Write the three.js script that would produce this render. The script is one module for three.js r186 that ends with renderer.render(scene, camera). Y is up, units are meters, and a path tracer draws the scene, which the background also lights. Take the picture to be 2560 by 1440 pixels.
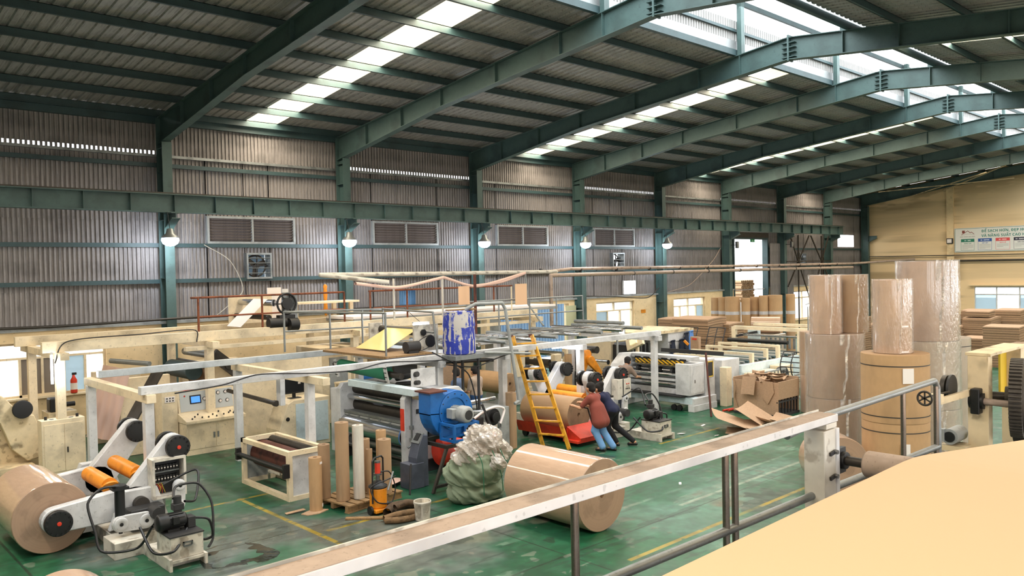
import * as THREE from 'three';
import { mergeGeometries } from 'three/addons/utils/BufferGeometryUtils.js';
import { RoundedBoxGeometry } from 'three/addons/geometries/RoundedBoxGeometry.js';
import { RectAreaLightUniformsLib } from 'three/addons/lights/RectAreaLightUniformsLib.js';
import { MarchingCubes } from 'three/addons/objects/MarchingCubes.js';

// ---------------------------------------------------------------- camera, sky, daylight, exposure
const scene = new THREE.Scene();
const camera = new THREE.PerspectiveCamera(39.42, 2560 / 1440, 0.1, 400);
camera.position.set(0, 4.3, 0);
camera.up.set(0.0302141, 0.9995429, -0.0009987);
camera.lookAt(0.6813326, 4.3 - 0.0213263, -0.7316632);
const renderer = new THREE.WebGLRenderer({ antialias: true });
renderer.toneMapping = THREE.LinearToneMapping;
renderer.toneMappingExposure = 0.76;
renderer.shadowMap.enabled = true;
RectAreaLightUniformsLib.init();
const SKY = 7.5;
scene.background = new THREE.Color().setRGB(0.93 * SKY, 0.97 * SKY, 1.0 * SKY);

const RIDGE_Z = -10.9, WALL_Z = -24.6, SLOPE = 0.11;
const roofY = (z) => 9.2 + SLOPE * (RIDGE_Z - Math.abs(z - RIDGE_Z) - WALL_Z);   // underside of the roof sheet
const COLS = []; for (let k = -3; k <= 8; k++) COLS.push(8.72 + 6 * k);
const SKYLIGHTS = [-0.2, 11.85, 23.95, 36.45, 48.2];
// daylight coming through the ridge monitor and the translucent roof strips
function dayPanel(x, y, z, w, l, rx, color, k) {
  const a = new THREE.RectAreaLight(color, k, w, l);
  a.position.set(x, y, z); a.rotation.set(-Math.PI / 2 + rx, 0, 0); scene.add(a); return a;
}
const WARM = new THREE.Color().setRGB(1.0, 0.86, 0.66), DAY = new THREE.Color().setRGB(0.93, 0.96, 1.0);
for (const x of SKYLIGHTS) for (const s of [-1, 1]) {
  const zc = RIDGE_Z + s * 8.0;
  dayPanel(x, roofY(zc) - 0.02, zc, 1.02, 10.9, s * Math.atan(SLOPE), WARM, 32.0);
}
dayPanel(23.7, 11.7, RIDGE_Z, 65.5, 3.0, 0, DAY, 7.0);
// daylight through the open window bays of the near side wall, behind the photographer
for (let k = 0; k < 10; k++) { const a = new THREE.RectAreaLight(DAY, 1.6, 4.8, 2.6); a.position.set(-6.28 + 6 * k, 3.9, 2.75); a.lookAt(-6.28 + 6 * k, 3.9, -10); scene.add(a); }

// ---------------------------------------------------------------- helpers
let seed = 7;
const rnd = () => { seed = (seed * 1664525 + 1013904223) >>> 0; return seed / 4294967296; };
const rr = (a, b) => a + (b - a) * rnd();
const V = (x, y, z) => new THREE.Vector3(x, y, z);
const hash = (x, y, s) => { let h = (x * 374761393 + y * 668265263 + s * 2147483647) | 0; h = Math.imul(h ^ (h >>> 13), 1274126177); h ^= h >>> 16; return (h >>> 0) / 4294967296; };
function vnoise(x, y, px, py, s) {
  const xi = Math.floor(x), yi = Math.floor(y); let fx = x - xi, fy = y - yi;
  fx = fx * fx * (3 - 2 * fx); fy = fy * fy * (3 - 2 * fy);
  const m = (a, b) => ((a % b) + b) % b;
  const x0 = m(xi, px), x1 = m(xi + 1, px), y0 = m(yi, py), y1 = m(yi + 1, py);
  const a = hash(x0, y0, s), b = hash(x1, y0, s), c = hash(x0, y1, s), d = hash(x1, y1, s);
  return a + (b - a) * fx + (c - a) * fy + (a - b - c + d) * fx * fy;
}
function fbm(u, v, p, oct, s, sy = 1) { let t = 0, w = 0.5, n = 0, f = p; for (let i = 0; i < oct; i++) { t += w * vnoise(u * f, v * f * sy, f, f * sy, s + i); n += w; w *= 0.5; f *= 2; } return t / n; }
function tex(n, fn, srgb = true, m = n) {
  const d = new Uint8Array(n * m * 4);
  for (let j = 0; j < m; j++) for (let i = 0; i < n; i++) { const c = fn((i + 0.5) / n, (j + 0.5) / m), o = (j * n + i) * 4; for (let k = 0; k < 3; k++) d[o + k] = Math.max(0, Math.min(255, c[k] * 255)); d[o + 3] = 255; }
  const t = new THREE.DataTexture(d, n, m, THREE.RGBAFormat); t.wrapS = t.wrapT = THREE.RepeatWrapping; t.magFilter = THREE.LinearFilter; t.minFilter = THREE.LinearFilter;
  if (srgb) t.colorSpace = THREE.SRGBColorSpace; t.needsUpdate = true; return t;
}
const rep = (t, a, b = a) => { const c = t.clone(); c.repeat.set(a, b); c.needsUpdate = true; return c; };
const lerp = (a, b, t) => a + (b - a) * t, sm = (a, b, x) => { const t = Math.max(0, Math.min(1, (x - a) / (b - a))); return t * t * (3 - 2 * t); };
const mix3 = (a, b, t) => [lerp(a[0], b[0], t), lerp(a[1], b[1], t), lerp(a[2], b[2], t)];
const C3 = (h) => [((h >> 16) & 255) / 255, ((h >> 8) & 255) / 255, (h & 255) / 255];

// geometry makers, all in world metres
let boxCount = 0;
function bx(x0, x1, y0, y1, z0, z1, b = 0) {
  const e = 0.0002 * (boxCount++ % 5); if (Math.abs(x1 - x0) > 0.02 && Math.abs(y1 - y0) > 0.02 && Math.abs(z1 - z0) > 0.02) { x0 += Math.sign(x1 - x0) * e; x1 -= Math.sign(x1 - x0) * e; y0 += e; y1 -= e; z0 += Math.sign(z1 - z0) * e; z1 -= Math.sign(z1 - z0) * e; }   // keeps touching faces from lying in one plane
  const w = Math.abs(x1 - x0), h = Math.abs(y1 - y0), d = Math.abs(z1 - z0);
  const g = b > 0 ? new RoundedBoxGeometry(w, h, d, 1, Math.min(b, w / 2.01, h / 2.01, d / 2.01)) : new THREE.BoxGeometry(w, h, d);
  return g.translate((x0 + x1) / 2, (y0 + y1) / 2, (z0 + z1) / 2);
}
const cb = (x, y, z, w, h, d, b = 0) => bx(x - w / 2, x + w / 2, y - h / 2, y + h / 2, z - d / 2, z + d / 2, b);
function along(g, a, b) {   // turn a geometry made along +y at the origin so that it runs from a to b
  const d = V(...b).sub(V(...a)), q = new THREE.Quaternion().setFromUnitVectors(V(0, 1, 0), d.clone().normalize());
  return g.applyQuaternion(q).translate(...a);
}
function cyl(a, b, r, n = 16, r2 = r, open = false) {
  const L = V(...b).distanceTo(V(...a));
  return along(new THREE.CylinderGeometry(r2, r, L, n, 1, open).translate(0, L / 2, 0), a, b);
}
function lathe(a, b, prof, n = 24) { // prof: [radius, distance from a towards b]
  return along(new THREE.LatheGeometry(prof.map(([r, h]) => new THREE.Vector2(Math.max(r, 1e-4), h)), n), a, b);
}
function bar(a, b, w, h, up = [0, 1, 0], e = 0) {   // a box of section w x h running from a to b
  const A = V(...a), B = V(...b), d = B.clone().sub(A), L = d.length() + 2 * e; d.normalize();
  let s = new THREE.Vector3().crossVectors(V(...up), d); if (s.lengthSq() < 1e-6) s = V(1, 0, 0); s.normalize();
  const u = new THREE.Vector3().crossVectors(d, s);
  const g = new THREE.BoxGeometry(w, h, L); g.applyMatrix4(new THREE.Matrix4().makeBasis(s, u, d)); const m = A.add(B).multiplyScalar(0.5);
  return g.translate(m.x, m.y, m.z);
}
function tube(pts, r, n = 24, m = 8, closed = false) { return new THREE.TubeGeometry(new THREE.CatmullRomCurve3(pts.map((p) => V(...p)), closed, 'catmullrom', 0.4), n, r, m, closed); }
function pipe(pts, r, m = 10) { const g = []; for (let i = 0; i < pts.length - 1; i++) { g.push(cyl(pts[i], pts[i + 1], r, m)); if (i) g.push(new THREE.SphereGeometry(r, m, 6).translate(...pts[i])); } return g; }
function ext(pts, axis, d0, d1, holes = [], bev = 0) {   // polygon extruded along an axis: z -> (x,y), x -> (z,y), y -> (x,z)
  const s = new THREE.Shape(pts.map((p) => new THREE.Vector2(...p)));
  for (const h of holes) s.holes.push(new THREE.Path(h.map((p) => new THREE.Vector2(...p))));
  const L = Math.abs(d1 - d0), lo = Math.min(d0, d1);
  const g = new THREE.ExtrudeGeometry(s, { depth: L - 2 * bev, bevelEnabled: bev > 0, bevelThickness: bev, bevelSize: bev, bevelOffset: -bev, bevelSegments: 1, curveSegments: 6 });
  g.translate(0, 0, bev);
  if (axis === 'z') return g.translate(0, 0, lo);
  if (axis === 'x') return g.applyMatrix4(new THREE.Matrix4().makeBasis(V(0, 0, 1), V(0, 1, 0), V(-1, 0, 0))).translate(lo + L, 0, 0);
  return g.applyMatrix4(new THREE.Matrix4().makeBasis(V(1, 0, 0), V(0, 0, 1), V(0, -1, 0))).translate(0, lo + L, 0);
}
const circ = (cx, cy, r, n = 16) => Array.from({ length: n }, (_, i) => [cx + r * Math.cos(i / n * 2 * Math.PI), cy + r * Math.sin(i / n * 2 * Math.PI)]);
function boxUV(g) {
  const p = g.attributes.position, n = g.attributes.normal, uv = new Float32Array(p.count * 2);
  for (let i = 0; i < p.count; i++) {
    const ax = Math.abs(n.getX(i)), ay = Math.abs(n.getY(i)), az = Math.abs(n.getZ(i));
    const x = p.getX(i), y = p.getY(i), z = p.getZ(i);
    if (ax >= ay && ax >= az) { uv[2 * i] = z; uv[2 * i + 1] = y; } else if (ay >= az) { uv[2 * i] = x; uv[2 * i + 1] = z; } else { uv[2 * i] = x; uv[2 * i + 1] = y; }
  }
  g.setAttribute('uv', new THREE.BufferAttribute(uv, 2)); return g;
}
function flat(list, keepUV) {
  const out = (Array.isArray(list) ? list.flat(3) : [list]).map((g) => { const q = g.index ? g.toNonIndexed() : g; for (const k of Object.keys(q.attributes)) if (!['position', 'normal', 'uv'].includes(k)) q.deleteAttribute(k); if (!q.attributes.normal) q.computeVertexNormals(); if (!keepUV || !q.attributes.uv) boxUV(q); return q; });
  return out.length === 1 ? out[0] : mergeGeometries(out);
}
const taken = {};
const numbered = (n) => { const k = taken[n] = (taken[n] ?? -1) + 1; return k ? n + '_' + String(k).padStart(3, '0') : n; };
function finish(m) { m.castShadow = m.receiveShadow = true; return m; }
function part(name, geos, mat, t, label, keepUV) {    // geometry in world metres -> a child of t
  const g = flat(geos, keepUV); let r = t; const off = V(0, 0, 0);
  while (r) { off.add(r.position); r = r.parent && r.parent !== scene ? r.parent : null; }
  g.translate(-off.x, -off.y, -off.z);
  const m = finish(new THREE.Mesh(g, mat)); m.name = name; if (label) m.userData.label = label; t.add(m); return m;
}
function thing(name, label, category, pos = [0, 0, 0], group) {
  const o = new THREE.Group(); o.name = numbered(name); o.position.set(...pos); scene.add(o); o.userData = { label, category }; if (group) o.userData.group = group; return o;
}
function solo(name, geos, mat, label, category, group, pos = [0, 0, 0], keepUV) {
  const g = flat(geos, keepUV); g.translate(-pos[0], -pos[1], -pos[2]); const m = finish(new THREE.Mesh(g, mat)); m.position.set(...pos); m.name = numbered(name); scene.add(m); m.userData = { label, category }; if (group) m.userData.group = group; return m;
}
function struct(name, geos, mat, label, category, keepUV) { const m = solo(name, geos, mat, label, category, null, [0, 0, 0], keepUV); m.userData.kind = 'structure'; return m; }
function sthing(name, label, category, pos) { const t = thing(name, label, category, pos); t.userData.kind = 'structure'; return t; }
function copy(src, dx, dy, dz, label) { const c = src.clone(); c.name = numbered(src.name.replace(/_\d{3}$/, '')); c.position.x += dx; c.position.y += dy; c.position.z += dz; c.userData = { ...src.userData }; if (label) c.userData.label = label; scene.add(c); return c; }

// ---------------------------------------------------------------- materials
const grime = tex(512, (u, v) => { const n = fbm(u, v, 4, 5, 11), f = fbm(u, v, 24, 3, 31), s = fbm(u, v, 60, 2, 57); let k = 1 - 0.13 * sm(0.5, 0.8, n) - 0.07 * f; if (s > 0.79) k -= 0.1; return [k, k * 0.993, k * 0.98]; });
const dirty = tex(512, (u, v) => { const n = fbm(u, v, 5, 5, 91), f = fbm(u, v, 20, 3, 131), s = fbm(u, v, 9, 5, 231); let k = 1 - 0.26 * sm(0.5, 0.75, n) - 0.1 * f; const st = sm(0.64, 0.72, s) * 0.3; return mix3([k, k * 0.985, k * 0.95], [0.4, 0.33, 0.26], st); });
const streak = tex(512, (u, v) => { const n = fbm(u, v, 3, 4, 41), st = fbm(u, v * 0.06, 64, 3, 77), f = fbm(u, v, 40, 2, 5); const k = 0.95 - 0.14 * sm(0.45, 0.75, n) - 0.16 * sm(0.5, 0.8, st) - 0.06 * f; return [k, k, k]; });
const fine = tex(256, (u, v) => { const k = 0.86 + 0.14 * fbm(u, v, 32, 3, 3); return [k, k, k]; });
const bumpT = tex(256, (u, v) => { const k = fbm(u, v, 16, 4, 19); return [k, k, k]; }, false);
function mat(hex, rough = 0.6, metal = 0, map = null, r = 1, extra = {}) { const m = new THREE.MeshPhysicalMaterial({ color: hex, roughness: rough, metalness: metal, ...extra }); if (map) m.map = rep(map, r); return m; }
const M = {
  white: mat(0xd2d3d6, 0.45, 0, grime, 0.6), whiteDirty: mat(0xd2cfc9, 0.55, 0, dirty, 0.7), cream: mat(0xebdabb, 0.5, 0, grime, 0.5), creamDirty: mat(0xe2d0ae, 0.55, 0, dirty, 0.6),
  bluewhite: mat(0xcfe0e8, 0.4, 0, grime, 0.6), grayPaint: mat(0x9b9f9f, 0.5, 0, grime, 0.8), slate: mat(0x4a5060, 0.5, 0, grime, 1), dark: mat(0x2a2a2c, 0.55, 0, grime, 1), black: mat(0x141415, 0.5, 0, fine, 2), rubber: mat(0x17171a, 0.42, 0),
  steel: mat(0x8d8e8f, 0.35, 0.9, fine, 2), chrome: mat(0xd5d7da, 0.16, 1, fine, 3), darkSteel: mat(0x4c4844, 0.5, 0.7, grime, 1.5), galv: mat(0x8f9496, 0.45, 0.6, grime, 1.2),
  green: mat(0x465f5e, 0.55, 0, grime, 0.5), greenDark: mat(0x31494d, 0.55, 0, grime, 0.5), rust: mat(0x8a4f35, 0.75, 0.1, dirty, 1.4), rustDark: mat(0x5a2f26, 0.75, 0.1, dirty, 1.4),
  blue: mat(0x1766b5, 0.42, 0, grime, 1.1), blueCloth: mat(0x2b4f86, 0.9), red: mat(0xd63a22, 0.45, 0, grime, 1), orange: mat(0xe8921e, 0.45, 0, grime, 1), ladder: mat(0xd9a12a, 0.5, 0, dirty, 0.8), yellow: mat(0xd9b52e, 0.5),
  kraft: mat(0xb9987a, 0.85, 0, fine, 1.5), kraft2: mat(0xab8a6a, 0.85, 0, fine, 1.5), kraftEnd: mat(0x92714f, 0.9, 0, fine, 3), board: mat(0x8f745a, 0.9, 0, fine, 3), paper: mat(0xd8b08c, 0.85), whitePaper: mat(0xe4dcd8, 0.8), pinkPaper: mat(0xd8b5a6, 0.8),
  wood: mat(0x9a7a52, 0.85, 0, streak, 1), dustTop: mat(0xa9978a, 0.9, 0, grime, 1.5), greenCloth: mat(0x1d6b4c, 0.8), concrete: mat(0x9a9690, 0.9, 0, grime, 0.3),
};
// ---------------------------------------------------------------- the building shell
M.wallSheet = mat(0x97918f, 0.75, 0, streak, 0.5); M.roofSheet = mat(0xa3a29f, 0.55, 0.2, streak, 0.6); M.plaster = mat(0xebd2a8, 0.88, 0, grime, 0.25);
{ // plaster of the gable: yellow paint with sooty smears creeping from the roof line and the pilaster
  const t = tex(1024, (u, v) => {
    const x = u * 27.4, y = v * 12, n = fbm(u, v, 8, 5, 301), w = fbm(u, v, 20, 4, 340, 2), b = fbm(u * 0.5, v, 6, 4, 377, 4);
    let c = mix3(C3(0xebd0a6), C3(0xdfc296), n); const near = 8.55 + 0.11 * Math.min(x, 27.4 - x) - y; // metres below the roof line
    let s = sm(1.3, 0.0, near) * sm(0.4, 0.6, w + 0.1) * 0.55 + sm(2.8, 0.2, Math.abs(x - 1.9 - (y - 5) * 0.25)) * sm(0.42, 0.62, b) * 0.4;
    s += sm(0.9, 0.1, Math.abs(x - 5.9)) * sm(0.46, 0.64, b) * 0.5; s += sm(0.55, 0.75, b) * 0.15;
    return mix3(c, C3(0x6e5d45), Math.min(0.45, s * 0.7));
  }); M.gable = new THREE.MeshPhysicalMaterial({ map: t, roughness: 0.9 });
}
const bricks = M.plaster;
function corrugated(u0, u1, v0, v1, pitch, depth, place, notch = 0) {   // trapezoid sheet; place(u, v, d) -> [x,y,z]
  const P = [], prof = [[0, 0], [0.42, 0], [0.52, 1], [0.9, 1], [1, 0]];
  for (let u = u0; u < u1 - 1e-4; u += pitch) for (let k = 0; k < 4; k++) {
    const [a, da] = prof[k], [b, db] = prof[k + 1], ua = Math.min(u1, u + a * pitch), ub = Math.min(u1, u + b * pitch); if (ub - ua < 1e-5) continue;
    const vv = notch && k === 2 ? v0 + notch : v0;
    const q = [place(ua, vv, da * depth), place(ub, vv, db * depth), place(ub, v1, db * depth), place(ua, v1, da * depth)];
    P.push(...q[0], ...q[1], ...q[2], ...q[0], ...q[2], ...q[3]);
  }
  const g = new THREE.BufferGeometry(); g.setAttribute('position', new THREE.Float32BufferAttribute(P, 3)); g.computeVertexNormals(); return g;
}
// floor: worn green paint, bare patches, joints and yellow lane lines
{
  const N = 2048, S = 26, yl = [[5.0, 7.35, -14.92, 'x'], [6.8, 9.9, -12.0, 'x'], [15.9, 18.6, -11.9, 'x'], [9.2, 14.8, -7.48, 'x'], [-15, -10.8, 6.62, 'z'], [11.0, 13.2, -9.2, 'w'], [14.8, 19.0, -9.1, 'w'], [12.0, 16.5, -8.55, 'w']];
  const at = (u, v) => {
    const x = u * S, z = -v * S, n = fbm(u, v, 10, 5, 601), p = fbm(u, v, 26, 4, 655), w = fbm(u + 0.06 * n, v, 16, 5, 701), f = fbm(u, v, 200, 2, 801), sc = fbm(u, v, 12, 4, 900, 8);
    const bl = (cx, cz, r, q = 0.6) => sm(r, r * q, Math.hypot(x - cx, z - cz) + 1.6 * (w - 0.5) * r + 0.6 * (p - 0.5) * r);
    let c = mix3(C3(0x155c3e), C3(0x257850), n), ro = 0.3 + 0.18 * f;
    const bare = Math.max(bl(6.3, -12.2, 2.4), bl(7.6, -10.6, 2.2), bl(7.0, -17.4, 2.4) * 0.9, bl(5.6, -18.6, 1.8) * 0.8, bl(11.5, -12.6, 2.0) * 0.7, bl(17.0, -12.5, 1.6) * 0.5, bl(4.2, -14.0, 1.3) * 0.9);
    c = mix3(c, mix3(C3(0x868b8a), C3(0x6a655d), p), bare * sm(0.28, 0.5, w) * 0.95); ro += bare * 0.06;
    const grey = Math.max(bl(12.2, -8.6, 2.6), bl(15.5, -9.8, 3), bl(8.6, -15.6, 1.5));
    c = mix3(c, mix3(C3(0x5d9484), C3(0x7c9a86), p), grey * sm(0.4, 0.6, w + 0.08) * 0.85);
    const peel = sm(0.69, 0.74, w * 0.7 + p * 0.34 + 0.22 * Math.max(bl(8.7, -7.6, 1.3), bl(8.7, -10.3, 1.6), bl(12.9, -7.4, 2.0) * 0.8, bl(14.7, -9.1, 1.0) * 0.8) * 0.5); c = mix3(c, mix3(C3(0x877a66), C3(0xa2967f), f), peel * 0.8); ro += peel * 0.25;
    if (sc > 0.74) { c = mix3(c, C3(0xa8aa9a), 0.22 + 0.3 * (f > 0.5)); ro += 0.06; } c = mix3(c, C3(0x6f8f80), 0.14 * sm(0.45, 0.65, p));
    if (p > 0.74) c = mix3(c, C3(0x2d3a30), 0.5);
    const jx = Math.abs(((x - 2.72) % 6 + 6) % 6), jz = Math.abs(((z + 12.4) % 4.1 + 4.1) % 4.1); if (jx < 0.03 || jz < 0.025) c = mix3(c, C3(0x1d2c22), 0.65);
    const oil = bl(5.15, -12.15, 0.6, 0.75); if (oil > 0.3 && p > 0.36) { c = mix3(c, C3(0x1b1d1e), 0.85); ro = 0.07; }
    for (const [a, b, k, d] of yl) { const s = d === 'z' ? z : x, t = d === 'z' ? x : z; if (s > a && s < b && Math.abs(t - k) < 0.045) { const wear = sm(0.36, 0.5, w) * 0.9 + 0.1; c = mix3(c, d === 'w' ? C3(0xc5c4b2) : C3(0xc7a132), (d === 'w' ? 0.75 : 0.95) * (f > 0.3 ? 1 : 0.3) * (1 - 0.7 * (1 - wear))); } }
    const g1 = fbm(u, v, 160, 3, 1501, 1), g2 = fbm(u * 0.25 + 0.3 * v, v, 96, 3, 1600, 2), fl = fbm(u, v, 110, 2, 1700); const kk = 0.66 + 0.34 * g1 + 0.16 * (g2 - 0.5); if (fl > 0.8 || (fl > 0.72 && w > 0.56)) { c = mix3(c, C3(0x9d9080), 0.6); ro += 0.15; } if (g2 > 0.7) c = mix3(c, C3(0x22302a), 0.35); const wet = Math.max(bl(5.6, -12.6, 1.5), bl(6.6, -11.6, 1.2)) * 0.8; ro = lerp(ro, 0.14, wet * sm(0.35, 0.6, w)); return [[c[0] * kk * 0.84, c[1] * kk * 0.88, c[2] * kk * 0.86], Math.max(0.06, Math.min(0.8, ro))];
  };
  const R = new Float32Array(1024 * 1024);
  const t = tex(N, (u, v) => { const [c, r] = at(u, v); const i = Math.floor(u * 1024), j = Math.floor(v * 1024); R[j * 1024 + i] = r; return c; });
  const rt = tex(1024, (u, v) => { const r = R[Math.floor(v * 1024) * 1024 + Math.floor(u * 1024)]; return [r, r, r]; }, false);
  for (const q of [t, rt]) { q.wrapS = q.wrapT = THREE.MirroredRepeatWrapping; }
  const g = bx(-9.5, 56.6, -0.2, 0, -24.75, 3); boxUV(g); const uv = g.attributes.uv; for (let i = 0; i < uv.count; i++) uv.setXY(i, uv.getX(i) / S, -uv.getY(i) / S);
  M.floor = new THREE.MeshPhysicalMaterial({ map: t, roughness: 1, roughnessMap: rt, bumpMap: rep(bumpT, 12), bumpScale: 0.002 });
  struct('floor', g, M.floor, 'worn green painted concrete floor with yellow lane lines', 'floor', true);
  struct('ground_outside', bx(-60, 110, -0.5, -0.25, -110, 60), M.concrete, 'pale paved yard outside the factory wall', 'ground');
}
// side wall: rendered plinth with openings, corrugated sheets above
const OPEN = [[4.4, 7.05, 1.2, 2.66, 'w'], [21.5, 26.2, 0.0, 2.8, 'o'], [28.05, 30.85, 0.9, 2.74, 'w'], [34.05, 36.9, 0.9, 2.7, 'w'], [39.8, 43.35, 0, 2.95, 'd'], [46.5, 49.1, 0.9, 2.66, 'w']];
{
  const g = []; let x = -9.5; const z0 = -24.75, z1 = -24.45;
  for (const [a, b, y0, y1] of OPEN) { g.push(bx(x, a, 0, 2.95, z0, z1)); if (y0 > 0) g.push(bx(a, b, 0, y0, z0, z1)); if (y1 < 2.95) g.push(bx(a, b, y1, 2.95, z0, z1)); x = b; }
  g.push(bx(x, 56.6, 0, 2.95, z0, z1));
  const w = sthing('wall_back', 'long side wall of corrugated sheet above a yellow plinth', 'wall');
  part('plinth', g, bricks, w, 'yellow rendered plinth');
  part('capping', [bx(-9.5, 39.75, 2.95, 3.03, -24.72, -24.4), bx(43.4, 56.6, 2.95, 3.03, -24.72, -24.4)], M.grayPaint, w);
  for (let k = 0; k < COLS.length - 1; k++) {
    const a = COLS[k], b = COLS[k + 1], pl = (u, v, d) => [u, v, WALL_Z - d];
    const holes = []; // openings in this bay: louvre band and fan
    const lo = [];
    const cut = []; if (a > 8 && a < 28) cut.push([a + 1.33, a + 4.29, 5.34, 6.2]); if (Math.abs(a - 8.72) < 0.1 || Math.abs(a - 26.72) < 0.1 || Math.abs(a - 44.72) < 0.1) cut.push([a + 2.55, a + 3.4, 4.24, 5.03]);
    if (Math.abs(a - 38.72) < 0.1) cut.push([39.8, 43.35, 2.95, 5.82]); if (Math.abs(a - 50.72) < 0.1) cut.push([a + 2.1, a + 4.6, 5.45, 6.25]);
    if (Math.abs(a - 14.72) < 0.1) cut.push([17.16, 17.94, 3.1, 3.65]);
    const xs = [...new Set([a, b, ...cut.flatMap((c) => [c[0], c[1]])])].sort((p, q) => p - q);
    for (let i = 0; i < xs.length - 1; i++) {
      const m = (xs[i] + xs[i + 1]) / 2, hs = cut.filter((c) => m > c[0] && m < c[1]).sort((p, q) => p[2] - q[2]); let y = 2.9;
      for (const h of hs) { if (h[2] > y + 0.02) lo.push(corrugated(xs[i], xs[i + 1] + 0.06, y, h[2], 0.12, 0.035, pl)); y = h[3]; }
      lo.push(corrugated(xs[i], xs[i + 1] + 0.06, y, 7.93, 0.12, 0.035, pl));
    }
    part('cladding_sheet', lo, M.wallSheet, w);
    part('cladding_sheet', corrugated(a, b, 7.95, 9.1, 0.12, 0.035, pl, SKYLIGHTS.some((q) => q > a && q < b) ? 0 : 0.13), M.wallSheet, w);
    part('flashing', [bx(a, b, 7.88, 7.96, -24.6, -24.5)], M.galv, w);
  }
  for (const y of [4.21, 5.28, 7.64]) part('girt', COLS.slice(0, -1).flatMap((c) => y < 5.8 && Math.abs(c - 38.72) < 0.1 ? [bx(c, 39.7, y - 0.06, y + 0.06, -24.56, -24.47), bx(43.45, c + 6, y - 0.06, y + 0.06, -24.56, -24.47)] : [bx(c, c + 6, y - 0.06, y + 0.06, -24.56, -24.47)]), M.greenDark, w);
  part('eave_beam', bx(-9.5, 56.6, 8.86, 9.06, -24.58, -24.45), M.greenDark, w);
}
M.louvre = mat(0x6a5f5a, 0.7, 0, streak, 0.5);
// louvre vents, each slat its own piece
COLS.filter((a) => a > 8 && a < 28).forEach((a, i) => {
  const x0 = a + 1.33, x1 = a + 4.29, t = sthing('wall_vent', 'grey slatted louvre vent under the crane girder, ' + ['first', 'second', 'third', 'fourth'][i] + ' from the left', 'vent', [x0, 5.34, -24.55]);
  part('frame', [bx(x0, x1, 5.34, 5.41, -24.66, -24.48), bx(x0, x1, 6.13, 6.2, -24.66, -24.48), bx(x0, x0 + 0.07, 5.41, 6.13, -24.66, -24.48), bx(x1 - 0.07, x1, 5.41, 6.13, -24.66, -24.48), bx((x0 + x1) / 2 - 0.03, (x0 + x1) / 2 + 0.03, 5.41, 6.13, -24.66, -24.5)], M.grayPaint, t);
  for (let k = 0; k < 8; k++) for (const [p, q] of [[x0 + 0.07, (x0 + x1) / 2 - 0.03], [(x0 + x1) / 2 + 0.03, x1 - 0.07]]) part('slat', bar([p, 5.46 + k * 0.09, -24.57], [q, 5.46 + k * 0.09, -24.57], 0.13, 0.012, [0, 1, -0.9]), M.louvre, t);
});
function fanUnit(x0, label) {
  const x1 = x0 + 0.86, y0 = 4.22, y1 = 5.05, t = sthing('exhaust_fan', label, 'fan', [x0, y0, -24.5]), cx = (x0 + x1) / 2, cy = (y0 + y1) / 2;
  part('frame', [bx(x0, x1, y0, y0 + 0.06, -24.8, -24.4), bx(x0, x1, y1 - 0.06, y1, -24.8, -24.4), bx(x0, x0 + 0.06, y0, y1, -24.8, -24.4), bx(x1 - 0.06, x1, y0, y1, -24.8, -24.4)], M.galv, t);
  for (let k = 0; k < 4; k++) part('slat', bar([x0 + 0.06, y0 + 0.18 + k * 0.16, -24.43], [x1 - 0.06, y0 + 0.18 + k * 0.16, -24.43], 0.05, 0.012, [0, 1, -0.4]), M.galv, t);
  part('shroud', new THREE.TorusGeometry(0.34, 0.03, 8, 24).translate(cx, cy, -24.7), M.darkSteel, t);
  const bl = [cyl([cx, cy, -24.78], [cx, cy, -24.6], 0.08, 14)]; for (let k = 0; k < 3; k++) { const a = k * 2.094 + 0.4; bl.push(bar([cx + 0.06 * Math.cos(a), cy + 0.06 * Math.sin(a), -24.7], [cx + 0.31 * Math.cos(a), cy + 0.31 * Math.sin(a), -24.7], 0.16, 0.01, [0.3 * Math.sin(a), 0, 1])); }
  part('fan_blades', bl, M.darkSteel, t);
  part('added_dark_screen', [bx(x0 - 0.3, x1 + 0.3, y0 - 0.4, y1 + 0.3, -25.6, -25.55), bx(x0 - 0.3, x1 + 0.3, y1 + 0.25, y1 + 0.3, -25.6, -24.7)], mat(0x6f8aa0, 0.6), t); part('motor_bracket', [bx(x0 + 0.05, x1 - 0.05, cy - 0.02, cy + 0.02, -24.62, -24.58), bx(cx - 0.02, cx + 0.02, y0 + 0.05, y1 - 0.05, -24.62, -24.58)], M.dark, t);  // screen sheets added outside the wall to darken the view through the fan
}
fanUnit(11.25, 'square slatted exhaust fan in the wall above the rusty railing'); fanUnit(29.25, 'square slatted exhaust fan in the wall near the square floodlight'); fanUnit(47.28, 'small slatted exhaust fan behind the steel bracing near the far corner');
{ const t = sthing('door_1', 'tall bright doorway in the side wall beyond the paper stacks', 'door', [41.5, 0, -24.5]);
  part('door_frame', [bx(39.7, 39.8, 0, 5.9, -24.75, -24.4), bx(43.35, 43.45, 0, 5.9, -24.75, -24.4), bx(39.7, 43.45, 5.82, 5.92, -24.75, -24.4)], M.greenDark, t);
  part('shutter_box', bx(39.7, 43.4, 5.92, 6.2, -24.75, -24.35), M.darkSteel, t);
  part('sliding_leaf', corrugated(43.45, 46.3, 0, 5.6, 0.16, 0.03, (u, v, d) => [u, v, -24.3 - d]), M.wallSheet, t);
}
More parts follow.
